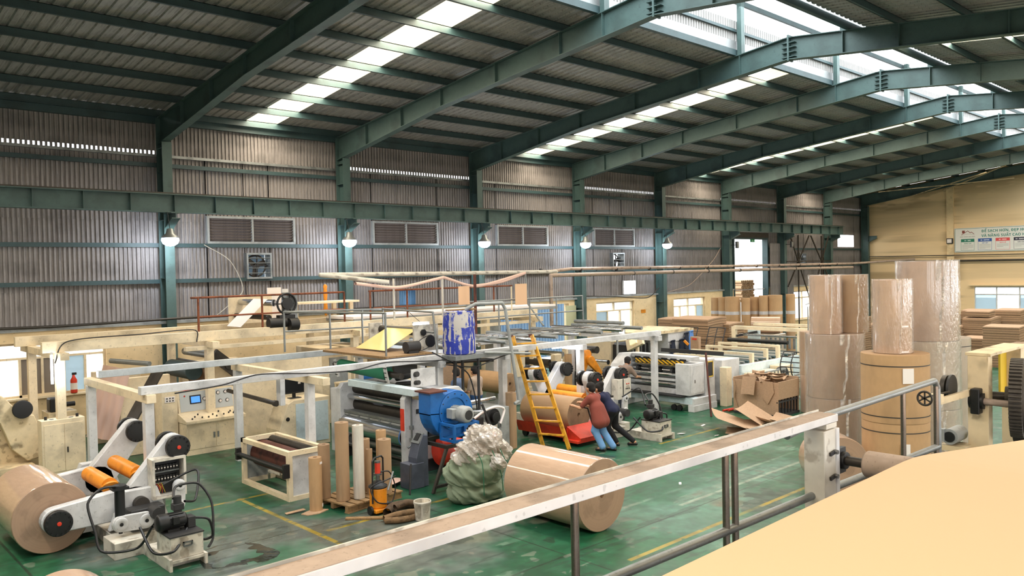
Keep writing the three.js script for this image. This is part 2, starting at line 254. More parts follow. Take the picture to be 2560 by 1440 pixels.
// windows of the plinth and the gable
const glass = new THREE.MeshPhysicalMaterial({ color: 0xffffff, roughness: 0.03, transmission: 1, thickness: 0, ior: 1.45 }), frost = new THREE.MeshPhysicalMaterial({ color: 0xb9c6cc, roughness: 0.45, transmission: 0.9, thickness: 0 });
const film = new THREE.MeshPhysicalMaterial({ color: 0x8f8478, roughness: 0.4, transmission: 0.35, thickness: 0 });
function windowUnit(n, label, x0, x1, y0, y1, kinds) {
  const t = sthing('window_' + n, label, 'window', [(x0 + x1) / 2, y0, -24.6]), f = 0.06, ty = y1 - 0.42, z0 = -24.66, z1 = -24.56, k = kinds.length, w = (x1 - x0) / k;
  const fr = [bx(x0, x1, y0, y0 + f, z0, z1), bx(x0, x1, y1 - f, y1, z0, z1), bx(x0, x0 + f, y0, y1, z0, z1), bx(x1 - f, x1, y0, y1, z0, z1), bx(x0, x1, ty - f / 2, ty + f / 2, z0, z1)];
  for (let i = 1; i < k; i++) fr.push(bx(x0 + i * w - f / 2, x0 + i * w + f / 2, y0, ty, z0, z1)); fr.push(bx((x0 + x1) / 2 - f / 2, (x0 + x1) / 2 + f / 2, ty, y1, z0, z1));
  part('window_frame', fr, M.cream, t); part('window_sill', bx(x0 - 0.05, x1 + 0.05, y0 - 0.05, y0, -24.7, -24.38), M.cream, t);
  const xm = (x0 + x1) / 2; for (const [a, b] of [[x0 + f, xm - f / 2], [xm + f / 2, x1 - f]]) part('pane', bx(a, b, ty + f / 2, y1 - f, -24.615, -24.609), glass, t);
  kinds.forEach((m, i) => m && part('pane', bx(x0 + i * w + f / 2, x0 + (i + 1) * w - f / 2, y0 + f, ty - f / 2, -24.615, -24.609), m, t));
}
windowUnit(1, 'cream framed window with film over two sashes behind the cream reel stand', 4.4, 7.05, 1.2, 2.66, [glass, film, film, frost, glass]);
windowUnit(2, 'bright cream framed window beside the orange notice on the plinth', 28.05, 30.85, 0.9, 2.74, [frost, null, glass]);
windowUnit(3, 'bright cream framed window behind the stacked board sheets', 34.05, 36.9, 0.9, 2.7, [glass, null, glass, frost]);
windowUnit(4, 'narrow window behind the far steel bracing', 46.5, 49.1, 0.9, 2.66, [glass, glass]);
// gable end wall
{
  const gx = 56.6, t = sthing('wall_end', 'tall yellow gable wall with dark sooty smears', 'wall');
  const top = (z) => roofY(z) - 0.02, pts = [[-24.75, 0], [3, 0], [3, top(3)], [RIDGE_Z, top(RIDGE_Z)], [-24.75, top(-24.75)]];
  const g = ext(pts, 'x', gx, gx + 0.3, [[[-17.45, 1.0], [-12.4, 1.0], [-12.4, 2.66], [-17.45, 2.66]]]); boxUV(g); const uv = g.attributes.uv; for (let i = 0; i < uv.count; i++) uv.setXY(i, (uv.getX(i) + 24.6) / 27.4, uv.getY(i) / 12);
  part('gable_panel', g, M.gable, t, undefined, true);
  part('pilaster', bx(gx - 0.12, gx, 0, top(-18.8) - 0.1, -19.02, -18.6), M.plaster, t); part('pilaster', bx(gx - 0.12, gx, 0, top(-10.8) - 0.1, -11, -10.6), M.plaster, t);
  const w = sthing('window_5', 'long low window in the gable wall behind stacks of board', 'window', [gx, 1, -15]);
  const fr = [bx(gx + 0.05, gx + 0.15, 1.0, 1.07, -17.45, -12.4), bx(gx + 0.05, gx + 0.15, 2.59, 2.66, -17.45, -12.4), bx(gx + 0.05, gx + 0.15, 2.12, 2.2, -17.45, -12.4)]; const zz = [-17.45, -16.19, -14.93, -13.66, -12.4];
  for (const z of zz) fr.push(bx(gx + 0.05, gx + 0.15, 1, 2.66, z - 0.04, z + 0.04)); part('window_frame', fr, M.white, w);
  for (let i = 0; i < 4; i++) { part('pane', bx(gx + 0.1, gx + 0.106, 2.2, 2.59, zz[i] + 0.04, zz[i + 1] - 0.04), glass, w); part('pane', bx(gx + 0.1, gx + 0.106, 1.07, 2.12, zz[i] + 0.04, zz[i + 1] - 0.04), i % 2 ? glass : frost, w); }
  part('window_ledge', bx(gx - 0.25, gx, 2.72, 2.78, -17.7, -12.2), M.plaster, w);
  const L = sthing('wall_left', 'near gable wall behind the photographer', 'wall'); part('cladding_sheet', ext(pts, 'x', -9.7, -9.5), M.wallSheet, L);
  const F = sthing('wall_front', 'side wall behind the photographer with open window bays', 'wall'); part('panel', [bx(-9.5, 56.6, 0, 2.6, 2.8, 3.0), bx(-9.5, 56.6, 5.2, roofY(2.8), 2.8, 3.0), ...COLS.slice(0, -1).flatMap((c) => [bx(c - 0.6, c + 0.6, 2.6, 5.2, 2.8, 3.0)])], M.plaster, F); part('mullion', COLS.slice(0, -1).flatMap((c) => [bx(c + 2.2, c + 2.26, 2.6, 5.2, 2.87, 2.93), bx(c + 3.8, c + 3.86, 2.6, 5.2, 2.87, 2.93)]), M.greenDark, F);
}
// roof: sheets bay by bay with translucent strips, purlins, tapered rafters, columns
const skyl = new THREE.MeshPhysicalMaterial({ color: 0xf4e2b8, roughness: 1, transmission: 0.6, thickness: 0 }), skylMon = new THREE.MeshPhysicalMaterial({ color: 0xf0f3f3, roughness: 1, transmission: 0.7, thickness: 0 });
{
  const ceil = sthing('ceiling', 'corrugated sheet roof over green steel purlins', 'ceiling');
  for (let k = 0; k < COLS.length - 1; k++) for (const s of [-1, 1]) {
    const a = COLS[k], b = COLS[k + 1], c = SKYLIGHTS.find((q) => q > a && q < b), sp = c ? [[a, c - 0.53], [c + 0.53, b]] : [[a, b]];
    const zA = s < 0 ? -24.85 : -9.15, zB = s < 0 ? -12.65 : 3.0;
    part('roof_sheet', sp.map(([p, q]) => corrugated(p, q, zA, zB, 0.25, 0.03, (u, v, d) => [u, roofY(v) + d, v])), M.roofSheet, ceil);
  }
  const PZ = [-24.3, -22.85, -21.33, -19.81, -18.29, -16.77, -15.25, -13.73];
  SKYLIGHTS.forEach((c, i) => { for (const s of [-1, 1]) {
    const t = sthing('skylight', 'translucent warm roof strip ' + (s < 0 ? 'above the side wall' : 'beyond the ridge') + ', number ' + (i + 1) + ' along the roof', 'skylight'); const ez = [-24.85, ...PZ.slice(1), -12.65];
    for (let j = 0; j < ez.length - 1; j++) { const za = s < 0 ? ez[j] : 2 * RIDGE_Z - ez[j], zb = s < 0 ? ez[j + 1] : 2 * RIDGE_Z - ez[j + 1]; const lo = Math.min(za, zb), hi = Math.max(za, zb); part('skylight_panel', corrugated(c - 0.55, c + 0.55, lo, hi, 0.25, 0.03, (u, v, d) => [u, roofY(v) + d + 0.006, v]), skyl, t); }
  } });
  for (const z of PZ.flatMap((z) => [z, 2 * RIDGE_Z - z])) { const y = roofY(z); struct('roof_purlin', [bx(-9.5, 56.6, y - 0.2, y, z - 0.008, z + 0.008), bx(-9.5, 56.6, y - 0.012, y, z - 0.06, z + 0.008), bx(-9.5, 56.6, y - 0.2, y - 0.188, z - 0.008, z + 0.06)], M.greenDark, 'green steel purlin running the length of the roof', 'purlin').userData.group = 'roof purlins'; }
  // ridge monitor
  for (const s of [-1, 1]) {
    const z = RIDGE_Z + s * 1.65, t = sthing('ridge_monitor_side', 'corrugated upstand of the ridge vent on the ' + (s < 0 ? 'wall' : 'near') + ' side', 'roof vent');
    part('edge_beam', [bx(-9.5, 56.6, 10.33, 10.5, z - 0.06, z + 0.06)], M.greenDark, t); part('flashing', bx(-9.5, 56.6, 10.5, 10.76, z - 0.02, z + 0.02), M.galv, t);
    part('cladding_sheet', corrugated(-9.5, 56.6, 10.72, 11.38, 0.12, 0.03, (u, v, d) => [u, v, z + s * (0.04 + d)]), M.roofSheet, t); part('top_rail', bx(-9.5, 56.6, 11.02, 11.1, z - 0.03, z + 0.03), M.greenDark, t);
    part('eave_purlin', bx(-9.5, 56.6, 11.84, 11.98, z - 0.04, z + 0.04), M.greenDark, t);
  }
  const mt = sthing('ridge_monitor_roof', 'translucent raised roof along the ridge', 'roof vent');
  for (let k = 0; k < COLS.length - 1; k++) for (const s of [-1, 1]) part('roof_panel', corrugated(COLS[k], COLS[k + 1] - 0.01, Math.min(RIDGE_Z, RIDGE_Z + s * 2.3), Math.max(RIDGE_Z, RIDGE_Z + s * 2.3), 0.25, 0.03, (u, v, d) => [u, 12.2 - 0.11 * Math.abs(v - RIDGE_Z) + d, v]), skylMon, mt);
  part('ridge_purlin', bx(-9.5, 56.6, 12.04, 12.18, RIDGE_Z - 0.04, RIDGE_Z + 0.04), M.greenDark, mt);
}
function rafter(x, k) {
  const t = sthing('roof_rafter', 'tapered green steel roof rafter, ' + ['first', 'second', 'third', 'fourth', 'fifth', 'sixth', 'seventh', 'eighth', 'ninth', 'tenth', 'eleventh', 'twelfth'][k] + ' frame counting from the near gable', 'rafter');
  const top = (z) => roofY(z) - 0.2, dep = (z) => { const q = 13.7 - Math.abs(z - RIDGE_Z); return q < 6 ? lerp(0.78, 0.52, q / 6) : lerp(0.52, 0.6, (q - 6) / 7.7); };
  const zs = [-24.4, -22, -18.6, -14.8, -10.9]; for (const s of [-1, 1]) {
    const Z = (z) => (s < 0 ? z : 2 * RIDGE_Z - z), up = zs.map((z) => [Z(z), top(Z(z))]), dn = zs.map((z) => [Z(z), top(Z(z)) - dep(Z(z))]);
    part('web', ext([...up, ...dn.slice().reverse()], 'x', x - 0.01, x + 0.01), M.green, t);
    part('flange', [bar([x, top(Z(-24.4)) - 0.01, Z(-24.4)], [x, top(RIDGE_Z) - 0.01, RIDGE_Z], 0.24, 0.02)], M.green, t);
    part('flange', dn.slice(0, -1).map((p, i) => bar([x, p[1], p[0]], [x, dn[i + 1][1], dn[i + 1][0]], 0.24, 0.02, [0, 1, 0], 0.005)), M.green, t);
    for (const z of [-22.6, -20.6, -18.6, -16.2, -13.8, -12.4]) { const q = Z(z); part('stiffener', [bx(x - 0.11, x + 0.11, top(q) - dep(q) + 0.01, top(q) - 0.02, q - 0.008, q + 0.008)], M.green, t); }
    part('ridge_post', bx(x - 0.09, x + 0.09, top(RIDGE_Z + s * 1.6) - 0.02, 11.98, RIDGE_Z + s * 1.5 - 0.07, RIDGE_Z + s * 1.5 + 0.07), M.green, t);
  }
  const gs = [bx(x - 0.13, x + 0.13, 9.86, 10.56, RIDGE_Z - 0.025, RIDGE_Z + 0.025)]; for (let j = 0; j < 5; j++) gs.push(...[-1, 1].map((s) => ext([[RIDGE_Z, 9.95 + j * 0.13], [RIDGE_Z + s * 0.2, 9.95 + j * 0.13 + 0.004], [RIDGE_Z, 9.95 + j * 0.13 + 0.025]], 'x', x - 0.12, x + 0.12)));
  part('splice_plate', gs, M.green, t);
}
COLS.slice(0, -1).forEach((x, k) => rafter(x, k)); rafter(56.2, 11);
function column(x, k) {
  const t = sthing('steel_column', 'green steel wall column, ' + ['first', 'second', 'third', 'fourth', 'fifth', 'sixth', 'seventh', 'eighth', 'ninth', 'tenth', 'eleventh', 'twelfth'][k] + ' counting from the near gable', 'column', [x, 0, -24.2]);
  const top = roofY(-24.3) - 0.2;
  part('web', bx(x - 0.01, x + 0.01, 0, top - 0.77, -24.43, -24.0), M.green, t); part('knee_plate', bx(x - 0.012, x + 0.012, top - 0.77, top - 0.05, -24.43, -24.4), M.green, t); part('flange', bx(x - 0.14, x + 0.14, 0, top - 0.76, -24.0, -23.98), M.green, t); part('flange', bx(x - 0.14, x + 0.14, 0, top, -24.45, -24.43), M.green, t);
  for (const y of [1.2, 2.6, 4.3, 6.0, 7.4, 8.1]) part('stiffener', bx(x - 0.12, x + 0.12, y - 0.01, y + 0.01, -24.43, -24.0), M.green, t);
  part('base_plate', bx(x - 0.2, x + 0.2, 0, 0.03, -24.55, -23.9), M.green, t);
  part('crane_bracket', [ext([[-24.0, 6.18], [-23.42, 6.18], [-23.42, 6.02], [-24.0, 5.75]], 'x', x - 0.01, x + 0.01), bx(x - 0.13, x + 0.13, 6.16, 6.18, -24, -23.42), bar([x, 6.02, -23.42], [x, 5.75, -24], 0.24, 0.02)], M.green, t);
}
COLS.slice(0, -1).forEach((x, k) => column(x, k)); column(56.3, 11);
{ // crane runway girder
  const t = sthing('crane_girder', 'long green steel crane girder along the side wall', 'girder', [20, 6.2, -23.6]);
  part('web', bx(-9.4, 51.5, 6.2, 6.7, -23.61, -23.59), M.green, t); part('flange', bx(-9.4, 51.5, 6.68, 6.71, -23.76, -23.44), M.green, t); part('flange', bx(-9.4, 51.5, 6.18, 6.205, -23.73, -23.47), M.green, t);
  for (let x = -9.28; x < 51.5; x += 1.2) part('stiffener', bx(x - 0.006, x + 0.006, 6.2, 6.68, -23.72, -23.48), M.green, t);
  part('crane_rail', bx(-9.4, 51.5, 6.71, 6.76, -23.63, -23.57), M.darkSteel, t);
}
// ---------------------------------------------------------------- paper reels
const stripe = tex(256, (u, v) => { const b = fbm(0.37, v, 24, 3, 12), f = fbm(u, v, 40, 2, 13), n = fbm(u, v, 5, 3, 15); const k = 0.9 + 0.05 * b + 0.04 * f - 0.06 * sm(0.5, 0.8, n); return [k, k, k * 0.99]; });
const endT = tex(512, (u, v) => { const r = Math.hypot(u - 0.5, v - 0.5) * 2, a = fbm(r * 0.999, 0.5, 40, 3, 22), n = fbm(u, v, 6, 4, 23); const k = 0.9 + 0.06 * a - 0.08 * sm(0.5, 0.75, n); return [k, k, k]; });
function reelMats(hex, wrapped) {
  const side = new THREE.MeshPhysicalMaterial({ color: hex, map: rep(stripe, 2, 1), roughness: wrapped ? 0.5 : 0.85, clearcoat: wrapped ? 1 : 0, clearcoatRoughness: 0.08 });
  if (wrapped) { side.clearcoatNormalMap = null; side.bumpMap = rep(bumpT, 4, 2); side.bumpScale = 0.006; }
  const c = new THREE.Color(hex).multiplyScalar(0.78); const end = new THREE.MeshPhysicalMaterial({ color: c, map: endT, roughness: 0.9 }); return [side, end];
}
const RM = { film: reelMats(0xc2a085, true), film2: reelMats(0xb39884, true), plain: reelMats(0xbd9870, false), plain2: reelMats(0xae8e6e, false), grey: reelMats(0xb5a594, true), white: reelMats(0xded7cd, true) };
const endGeo = (a, b, r, core, at) => { const g = new THREE.RingGeometry(core, r, 48, 1); g.rotateX(at ? -Math.PI / 2 : Math.PI / 2); const L = V(...a).distanceTo(V(...b)); g.translate(0, at ? L : 0, 0); const uv = g.attributes.uv, p = g.attributes.position; for (let i = 0; i < p.count; i++) uv.setXY(i, 0.5 + p.getX(i) / r / 2, 0.5 + p.getZ(i) / r / 2); return along(g, a, b); };
function reel(name, label, a, b, r, kind, opt = {}) {   // a roll of paper lying or standing along a -> b
  const m = RM[kind], core = opt.core ?? 0.05, e = Math.min(0.012, r * 0.04), L = V(...a).distanceTo(V(...b));
  const t = thing(name, label, opt.cat ?? 'paper reel', [...a], opt.group);
  part('paper_body', lathe(a, b, [[r - e, 0], [r, e], [r, L - e], [r - e, L]], 64), m[0], t, undefined, true);
  part('end_face', endGeo(a, b, r - e, core, 0), m[1], t, undefined, true); part('end_face', endGeo(a, b, r - e, core, 1), m[1], t, undefined, true);
  if (core > 0.01) part('core', [cyl(a, b, core, 20, core, true), cyl(a, b, core * 0.8, 20, core * 0.8, true)], M.kraft2, t);
  const d = V(...b).sub(V(...a)).normalize();
  for (const s of opt.bands ?? []) { const p = V(...a).addScaledVector(d, s), q = p.clone().addScaledVector(d, 0.018); part('strap', cyl(p.toArray(), q.toArray(), r + 0.004, 64, r + 0.004, true), M.dark, t, 'dark strapping band'); }
  return t;
}
function tag(t, x, y, z, w, h, ny, m = M.whitePaper, name = 'paper_label') { part(name, along(new THREE.BoxGeometry(w, h, 0.006).rotateX(0).applyMatrix4(new THREE.Matrix4().makeRotationY(ny)), [x, y, z], [x, y + 1, z]), m, t, 'white paper label'); }

// ---------------------------------------------------------------- front reel stands (two alike)
function disc(c, dir, r, th, n = 24) { const b = V(...c).addScaledVector(V(...dir), th).toArray(); return lathe(c, b, [[0, 0], [r * 0.96, 0], [r, th * 0.15], [r, th * 0.85], [r * 0.94, th], [0, th]], n); }
function arm(t, pv, c, z0, z1, m) {   // tapered arm plate from pivot pv to chuck centre c
  const d = Math.atan2(c[1] - pv[1], c[0] - pv[0]), pts = []; const R1 = 0.2, R0 = 0.26;
  for (let i = 0; i <= 10; i++) { const a = d - Math.PI / 2 + Math.PI * i / 10; pts.push([c[0] + R1 * Math.cos(a), c[1] + R1 * Math.sin(a)]); }
  for (let i = 0; i <= 6; i++) { const a = d + Math.PI / 2 + Math.PI * i / 6; pts.push([pv[0] + R0 * Math.cos(a), pv[1] + R0 * Math.sin(a)]); }
  part('arm', ext(pts, 'z', z0, z1, [], 0.015), m, t);
}
function chuck(t, c, z, s, dot) {   // s: +1 towards the viewer
  const g = [disc([c[0], c[1], z], [0, 0, s], 0.16, 0.1), disc([c[0], c[1], z + s * 0.1], [0, 0, s], 0.2, 0.1, 28)]; for (let k = 0; k < 14; k++) { const a = k * 0.449; g.push(cyl([c[0] + 0.17 * Math.cos(a), c[1] + 0.17 * Math.sin(a), z + s * 0.19], [c[0] + 0.17 * Math.cos(a), c[1] + 0.17 * Math.sin(a), z + s * 0.225], 0.018, 6)); }
  const k = part('brake_disc', g, M.black, t); if (dot) part('hub_cap', disc([c[0], c[1], z + s * 0.2], [0, 0, s], 0.032, 0.02), M.red, k, 'red hub cap');
}
function reelStand(ox, label, tips, m) {
  const t = thing('reel_stand', label, 'reel stand', [ox + 4.4, 0, -14.9]), X = (x) => ox + x, pv = [X(4.42), 0.62];
  part('base', [bx(X(3.8), X(4.3), 0, 0.26, -13.66, -13.1, 0.01), bx(X(3.95), X(4.95), 0, 0.22, -16.9, -13.5, 0.01), bx(X(4.05), X(4.8), 0.2, 0.5, -14.05, -13.75, 0.01), bx(X(4.05), X(4.8), 0.2, 0.5, -16.5, -16.15, 0.01), bx(X(3.7), X(5.1), 0.1, 0.36, -15.4, -14.6, 0.01)], M.whiteDirty, t);
  part('pivot_shaft', cyl([pv[0], pv[1], -16.6], [pv[0], pv[1], -13.7], 0.12, 20), M.darkSteel, t);
  part('side_plate', ext([[X(3.95), 0.26], [X(4.9), 0.26], [X(4.7), 0.85], [X(4.2), 0.85]], 'z', -13.95, -13.82, [], 0.01), m, t); part('side_plate', ext([[X(3.95), 0.26], [X(4.9), 0.26], [X(4.7), 0.9], [X(4.2), 0.9]], 'z', -16.45, -16.25, [], 0.01), m, t);
  for (const [c, f, b] of tips) { arm(t, pv, [X(c[0]), c[1]], -14.16, -13.98, m); chuck(t, [X(c[0]), c[1]], -13.98, 1, true); chuck(t, [X(c[0]), c[1]], -14.16, -1, false); arm(t, pv, [X(c[0]), c[1]], -16.2, -16.0, m); chuck(t, [X(c[0]), c[1]], -16.0, 1, false); chuck(t, [X(c[0]), c[1]], -16.2, -1, false); }
  for (const [x, y, z0, z1] of [[4.12, 0.87, -15.5, -14.35], [4.62, 0.95, -15.75, -14.5]]) part('shaft_sleeve', [cyl([X(x), y, z0], [X(x), y, z1], 0.13, 24), cyl([X(x), y, z1], [X(x), y - 0.02, z1 + 0.02], 0.135, 24)], M.orange, t, 'yellow cylinder sleeve');
  part('lift_cylinder', [cyl([X(4.0), 0.5, -13.45], [X(4.0), 1.02, -13.45], 0.075, 20), disc([X(4.0), 1.02, -13.45], [0, 1, 0], 0.1, 0.05), cyl([X(4.0), 0.3, -13.45], [X(4.0), 0.5, -13.45], 0.03, 10), bx(X(3.88), X(4.12), 1.0, 1.04, -13.55, -13.35)], M.black, t, 'black hydraulic cylinder');
  const guard = (a, b, r, z, w) => { const d = Math.atan2(b[1] - a[1], b[0] - a[0]), pts = []; for (let i = 0; i <= 10; i++) { const q = d + Math.PI / 2 + Math.PI * i / 10; pts.push([a[0] + r * Math.cos(q), a[1] + r * Math.sin(q)]); } for (let i = 0; i <= 10; i++) { const q = d - Math.PI / 2 + Math.PI * i / 10; pts.push([b[0] + r * 1.05 * Math.cos(q), b[1] + r * 1.05 * Math.sin(q)]); }
    const p = part('belt_guard', ext(pts, 'z', z, z + w, [], 0.008), M.white, t); for (const c of [a, b]) { part('pulley_cover', [lathe([...c, z + w], [...c, z + w + 0.04], [[0.03, 0], [0.03, 0.03], [r * 0.8, 0.03], [r * 0.86, 0]], 24)], M.white, p); part('shaft_end', disc([...c, z + w], [0, 0, 1], 0.028, 0.036), M.black, p); } };
  guard([X(3.98), 0.47], [X(4.36), 0.45], 0.125, -13.42, 0.07); guard([X(5.02), 0.82], [X(5.0), 0.5], 0.1, -13.75, 0.07);
  part('bevel_gearbox', [bx(X(4.15), X(4.7), 0.3, 0.62, -13.75, -13.45, 0.03), cyl([X(4.5), 0.55, -13.45], [X(4.5), 0.55, -13.2], 0.1, 16)], M.dark, t);
  return t;
}
function hydraulicUnit(ox, label) {
  const t = thing('hydraulic_unit', label, 'hydraulic unit', [ox + 4.5, 0, -12.3]), X = (x) => ox + x;
  part('tray', [bx(X(4.22), X(4.26), 0, 0.18, -13.1, -11.98), bx(X(4.26), X(4.78), 0, 0.06, -13.1, -12.2), bx(X(4.74), X(4.78), 0, 0.16, -13.1, -11.98), bx(X(4.22), X(4.78), 0.1, 0.14, -13.1, -12.02)], M.whiteDirty, t);
  const k = part('tank', [bx(X(4.26), X(4.75), 0.14, 0.47, -12.62, -12.05, 0.012)], M.whiteDirty, t); part('tank_lid', bx(X(4.25), X(4.76), 0.47, 0.49, -12.63, -12.04), M.dark, t);
  part('tank_handle', [bx(X(4.44), X(4.58), 0.37, 0.385, -12.05, -12.02), bx(X(4.44), X(4.455), 0.33, 0.385, -12.05, -12.02), bx(X(4.565), X(4.58), 0.33, 0.385, -12.05, -12.02), bx(X(4.45), X(4.57), 0.31, 0.33, -12.05, -12.03)], M.steel, k);
  const mo = part('motor', [lathe([X(4.18), 0.63, -12.4], [X(4.62), 0.63, -12.4], [[0, 0], [0.1, 0.01], [0.13, 0.04], [0.13, 0.16], [0.115, 0.17], [0.115, 0.4], [0.09, 0.44], [0, 0.44]], 24), bx(X(4.32), X(4.5), 0.49, 0.53, -12.5, -12.3), bx(X(4.38), X(4.48), 0.6, 0.72, -12.3, -12.24, 0.01)], M.black, t);
  const fins = []; for (let i = 0; i < 12; i++) { const a = i * Math.PI / 6; fins.push(bar([X(4.36), 0.63 + 0.12 * Math.cos(a), -12.4 + 0.12 * Math.sin(a)], [X(4.57), 0.63 + 0.12 * Math.cos(a), -12.4 + 0.12 * Math.sin(a)], 0.008, 0.02, [0, Math.cos(a), Math.sin(a)])); } part('cooling_fins', fins, M.black, mo);
  part('valve_block', [bx(X(4.62), X(4.74), 0.49, 0.66, -12.48, -12.3, 0.01), cyl([X(4.56), 0.49, -12.55], [X(4.56), 0.95, -12.55], 0.06, 14), bx(X(4.48), X(4.64), 0.74, 0.84, -12.62, -12.48, 0.01)], M.dark, t);
  for (const p of [[[4.5, 0.92, -12.55], [4.62, 1.05, -12.75], [4.98, 1.02, -12.8], [5.15, 0.7, -12.7], [5.1, 0.2, -12.55], [5.0, 0.06, -12.5]], [[4.7, 0.62, -12.4], [4.95, 0.55, -12.35], [5.05, 0.25, -12.45], [4.95, 0.18, -12.6], [4.85, 0.4, -12.6]], [[4.2, 0.55, -12.6], [4.05, 0.2, -12.85], [3.6, 0.22, -13.0], [3.55, 0.5, -13.15], [3.5, 0.9, -13.3], [3.7, 1.08, -13.35], [3.98, 1.06, -13.42]], [[4.6, 0.5, -12.3], [4.3, 0.3, -12.0], [4.1, 0.25, -12.3], [4.05, 0.55, -12.7]], [[4.72, 0.9, -13.6], [5.2, 1.1, -13.4], [5.05, 0.7, -13.1], [4.8, 0.75, -12.9]]]) part('hose', tube(p.map((q) => [X(q[0]), q[1], q[2]]), 0.02, 40, 8), M.rubber, t);
  return t;
}
function standCabinet(ox, label, open) {
  const t = thing('control_box', label, 'control box', [ox + 4.88, 0.5, -13.95]), X = (x) => ox + x, x0 = X(4.6), x1 = X(5.15), z1 = -13.72, z0 = -13.95;
  part('stem', [bx(X(4.72), X(4.84), 0.3, 0.66, -13.98, -13.86)], M.grayPaint, t);
  if (open) {
    part('body', [bx(x0, x1, 0.64, 0.68, z0, z1), bx(x0, x1, 1.26, 1.3, z0, z1), bx(x0, x0 + 0.04, 0.68, 1.26, z0, z1), bx(x1 - 0.04, x1, 0.68, 1.26, z0, z1), bx(x0, x1, 0.64, 1.3, z0 - 0.02, z0)], M.whiteDirty, t);
    part('mounting_plate', bx(x0 + 0.04, x1 - 0.04, 0.68, 1.26, z0, z0 + 0.02), M.dark, t);
    for (const y of [1.1, 0.92]) { part('din_rail', bx(x0 + 0.05, x1 - 0.06, y - 0.06, y - 0.035, z0 + 0.02, z0 + 0.07), M.galv, t); for (let k = 0; k < 8; k++) { const c = part('breaker', bx(x0 + 0.07 + k * 0.05, x0 + 0.11 + k * 0.05, y - 0.02, y + 0.07, z0 + 0.02, z0 + 0.1), M.black, t); part('toggle', bx(x0 + 0.08 + k * 0.05, x0 + 0.1 + k * 0.05, y + 0.015, y + 0.035, z0 + 0.1, z0 + 0.115), M.whitePaper, c); } }
    for (let k = 0; k < 4; k++) part('wire', tube([[x0 + 0.1 + k * 0.03, 0.88, z0 + 0.06], [x0 + 0.14 + k * 0.02, 0.8, z0 + 0.12], [x0 + 0.1 + k * 0.05, 0.7, z0 + 0.07]], 0.005, 12, 5), k % 2 ? M.yellow : M.red, t);
  } else {
    part('body', bx(x0, x1, 0.8, 1.34, z0, z1, 0.01), M.whiteDirty, t); part('door_gap', bx(x0 + 0.2, x0 + 0.235, 0.8, 1.34, z1 - 0.01, z1 + 0.004), M.black, t);
    for (const [x, y, m] of [[0.36, 1.2, M.red], [0.44, 1.2, M.red], [0.33, 1.07, M.black], [0.39, 1.07, M.black], [0.46, 1.07, M.black]]) part('button', disc([x0 + x, y, z1], [0, 0, 1], 0.016, 0.02, 12), m, t);
  }
  return t;
}
reelStand(0, 'white reel stand holding a big kraft reel at the lower left', [[[3.22, 0.56]], [[5.06, 1.44]]], M.white);
reelStand(11.8, 'white reel stand with both arm pairs raised behind the two pushing women', [[[4.0, 1.42]], [[5.06, 1.44]]], M.white);
hydraulicUnit(0, 'white oil tank with black motor and hoses beside the open breaker box'); hydraulicUnit(11.85, 'dirty white oil tank with greasy motor behind the woman in navy');
standCabinet(0, 'open white breaker box showing two rows of switches', true); standCabinet(11.95, 'closed white control box with red and black buttons', false);
reel('paper_reel', 'big kraft reel wrapped in film, held low by the lower left reel stand', [3.22, 0.56, -15.95], [3.22, 0.56, -14.22], 0.56, 'film', { core: 0.06 });
reel('paper_reel', 'top of a kraft reel at the bottom edge of the picture, below the handrail', [2.3, 0.55, -9.9], [2.3, 0.55, -8.4], 0.55, 'film');
reel('paper_reel', 'large film wrapped kraft reel lying on the green floor behind the handrail', [9.94, 0.6, -10.35], [9.94, 0.6, -8.62], 0.6, 'film', { core: 0.045 });
reel('paper_reel', 'kraft reel on the red cart pushed by the two women', [14.86, 0.66, -15.3], [14.86, 0.66, -13.6], 0.43, 'plain2', { core: 0.05 });

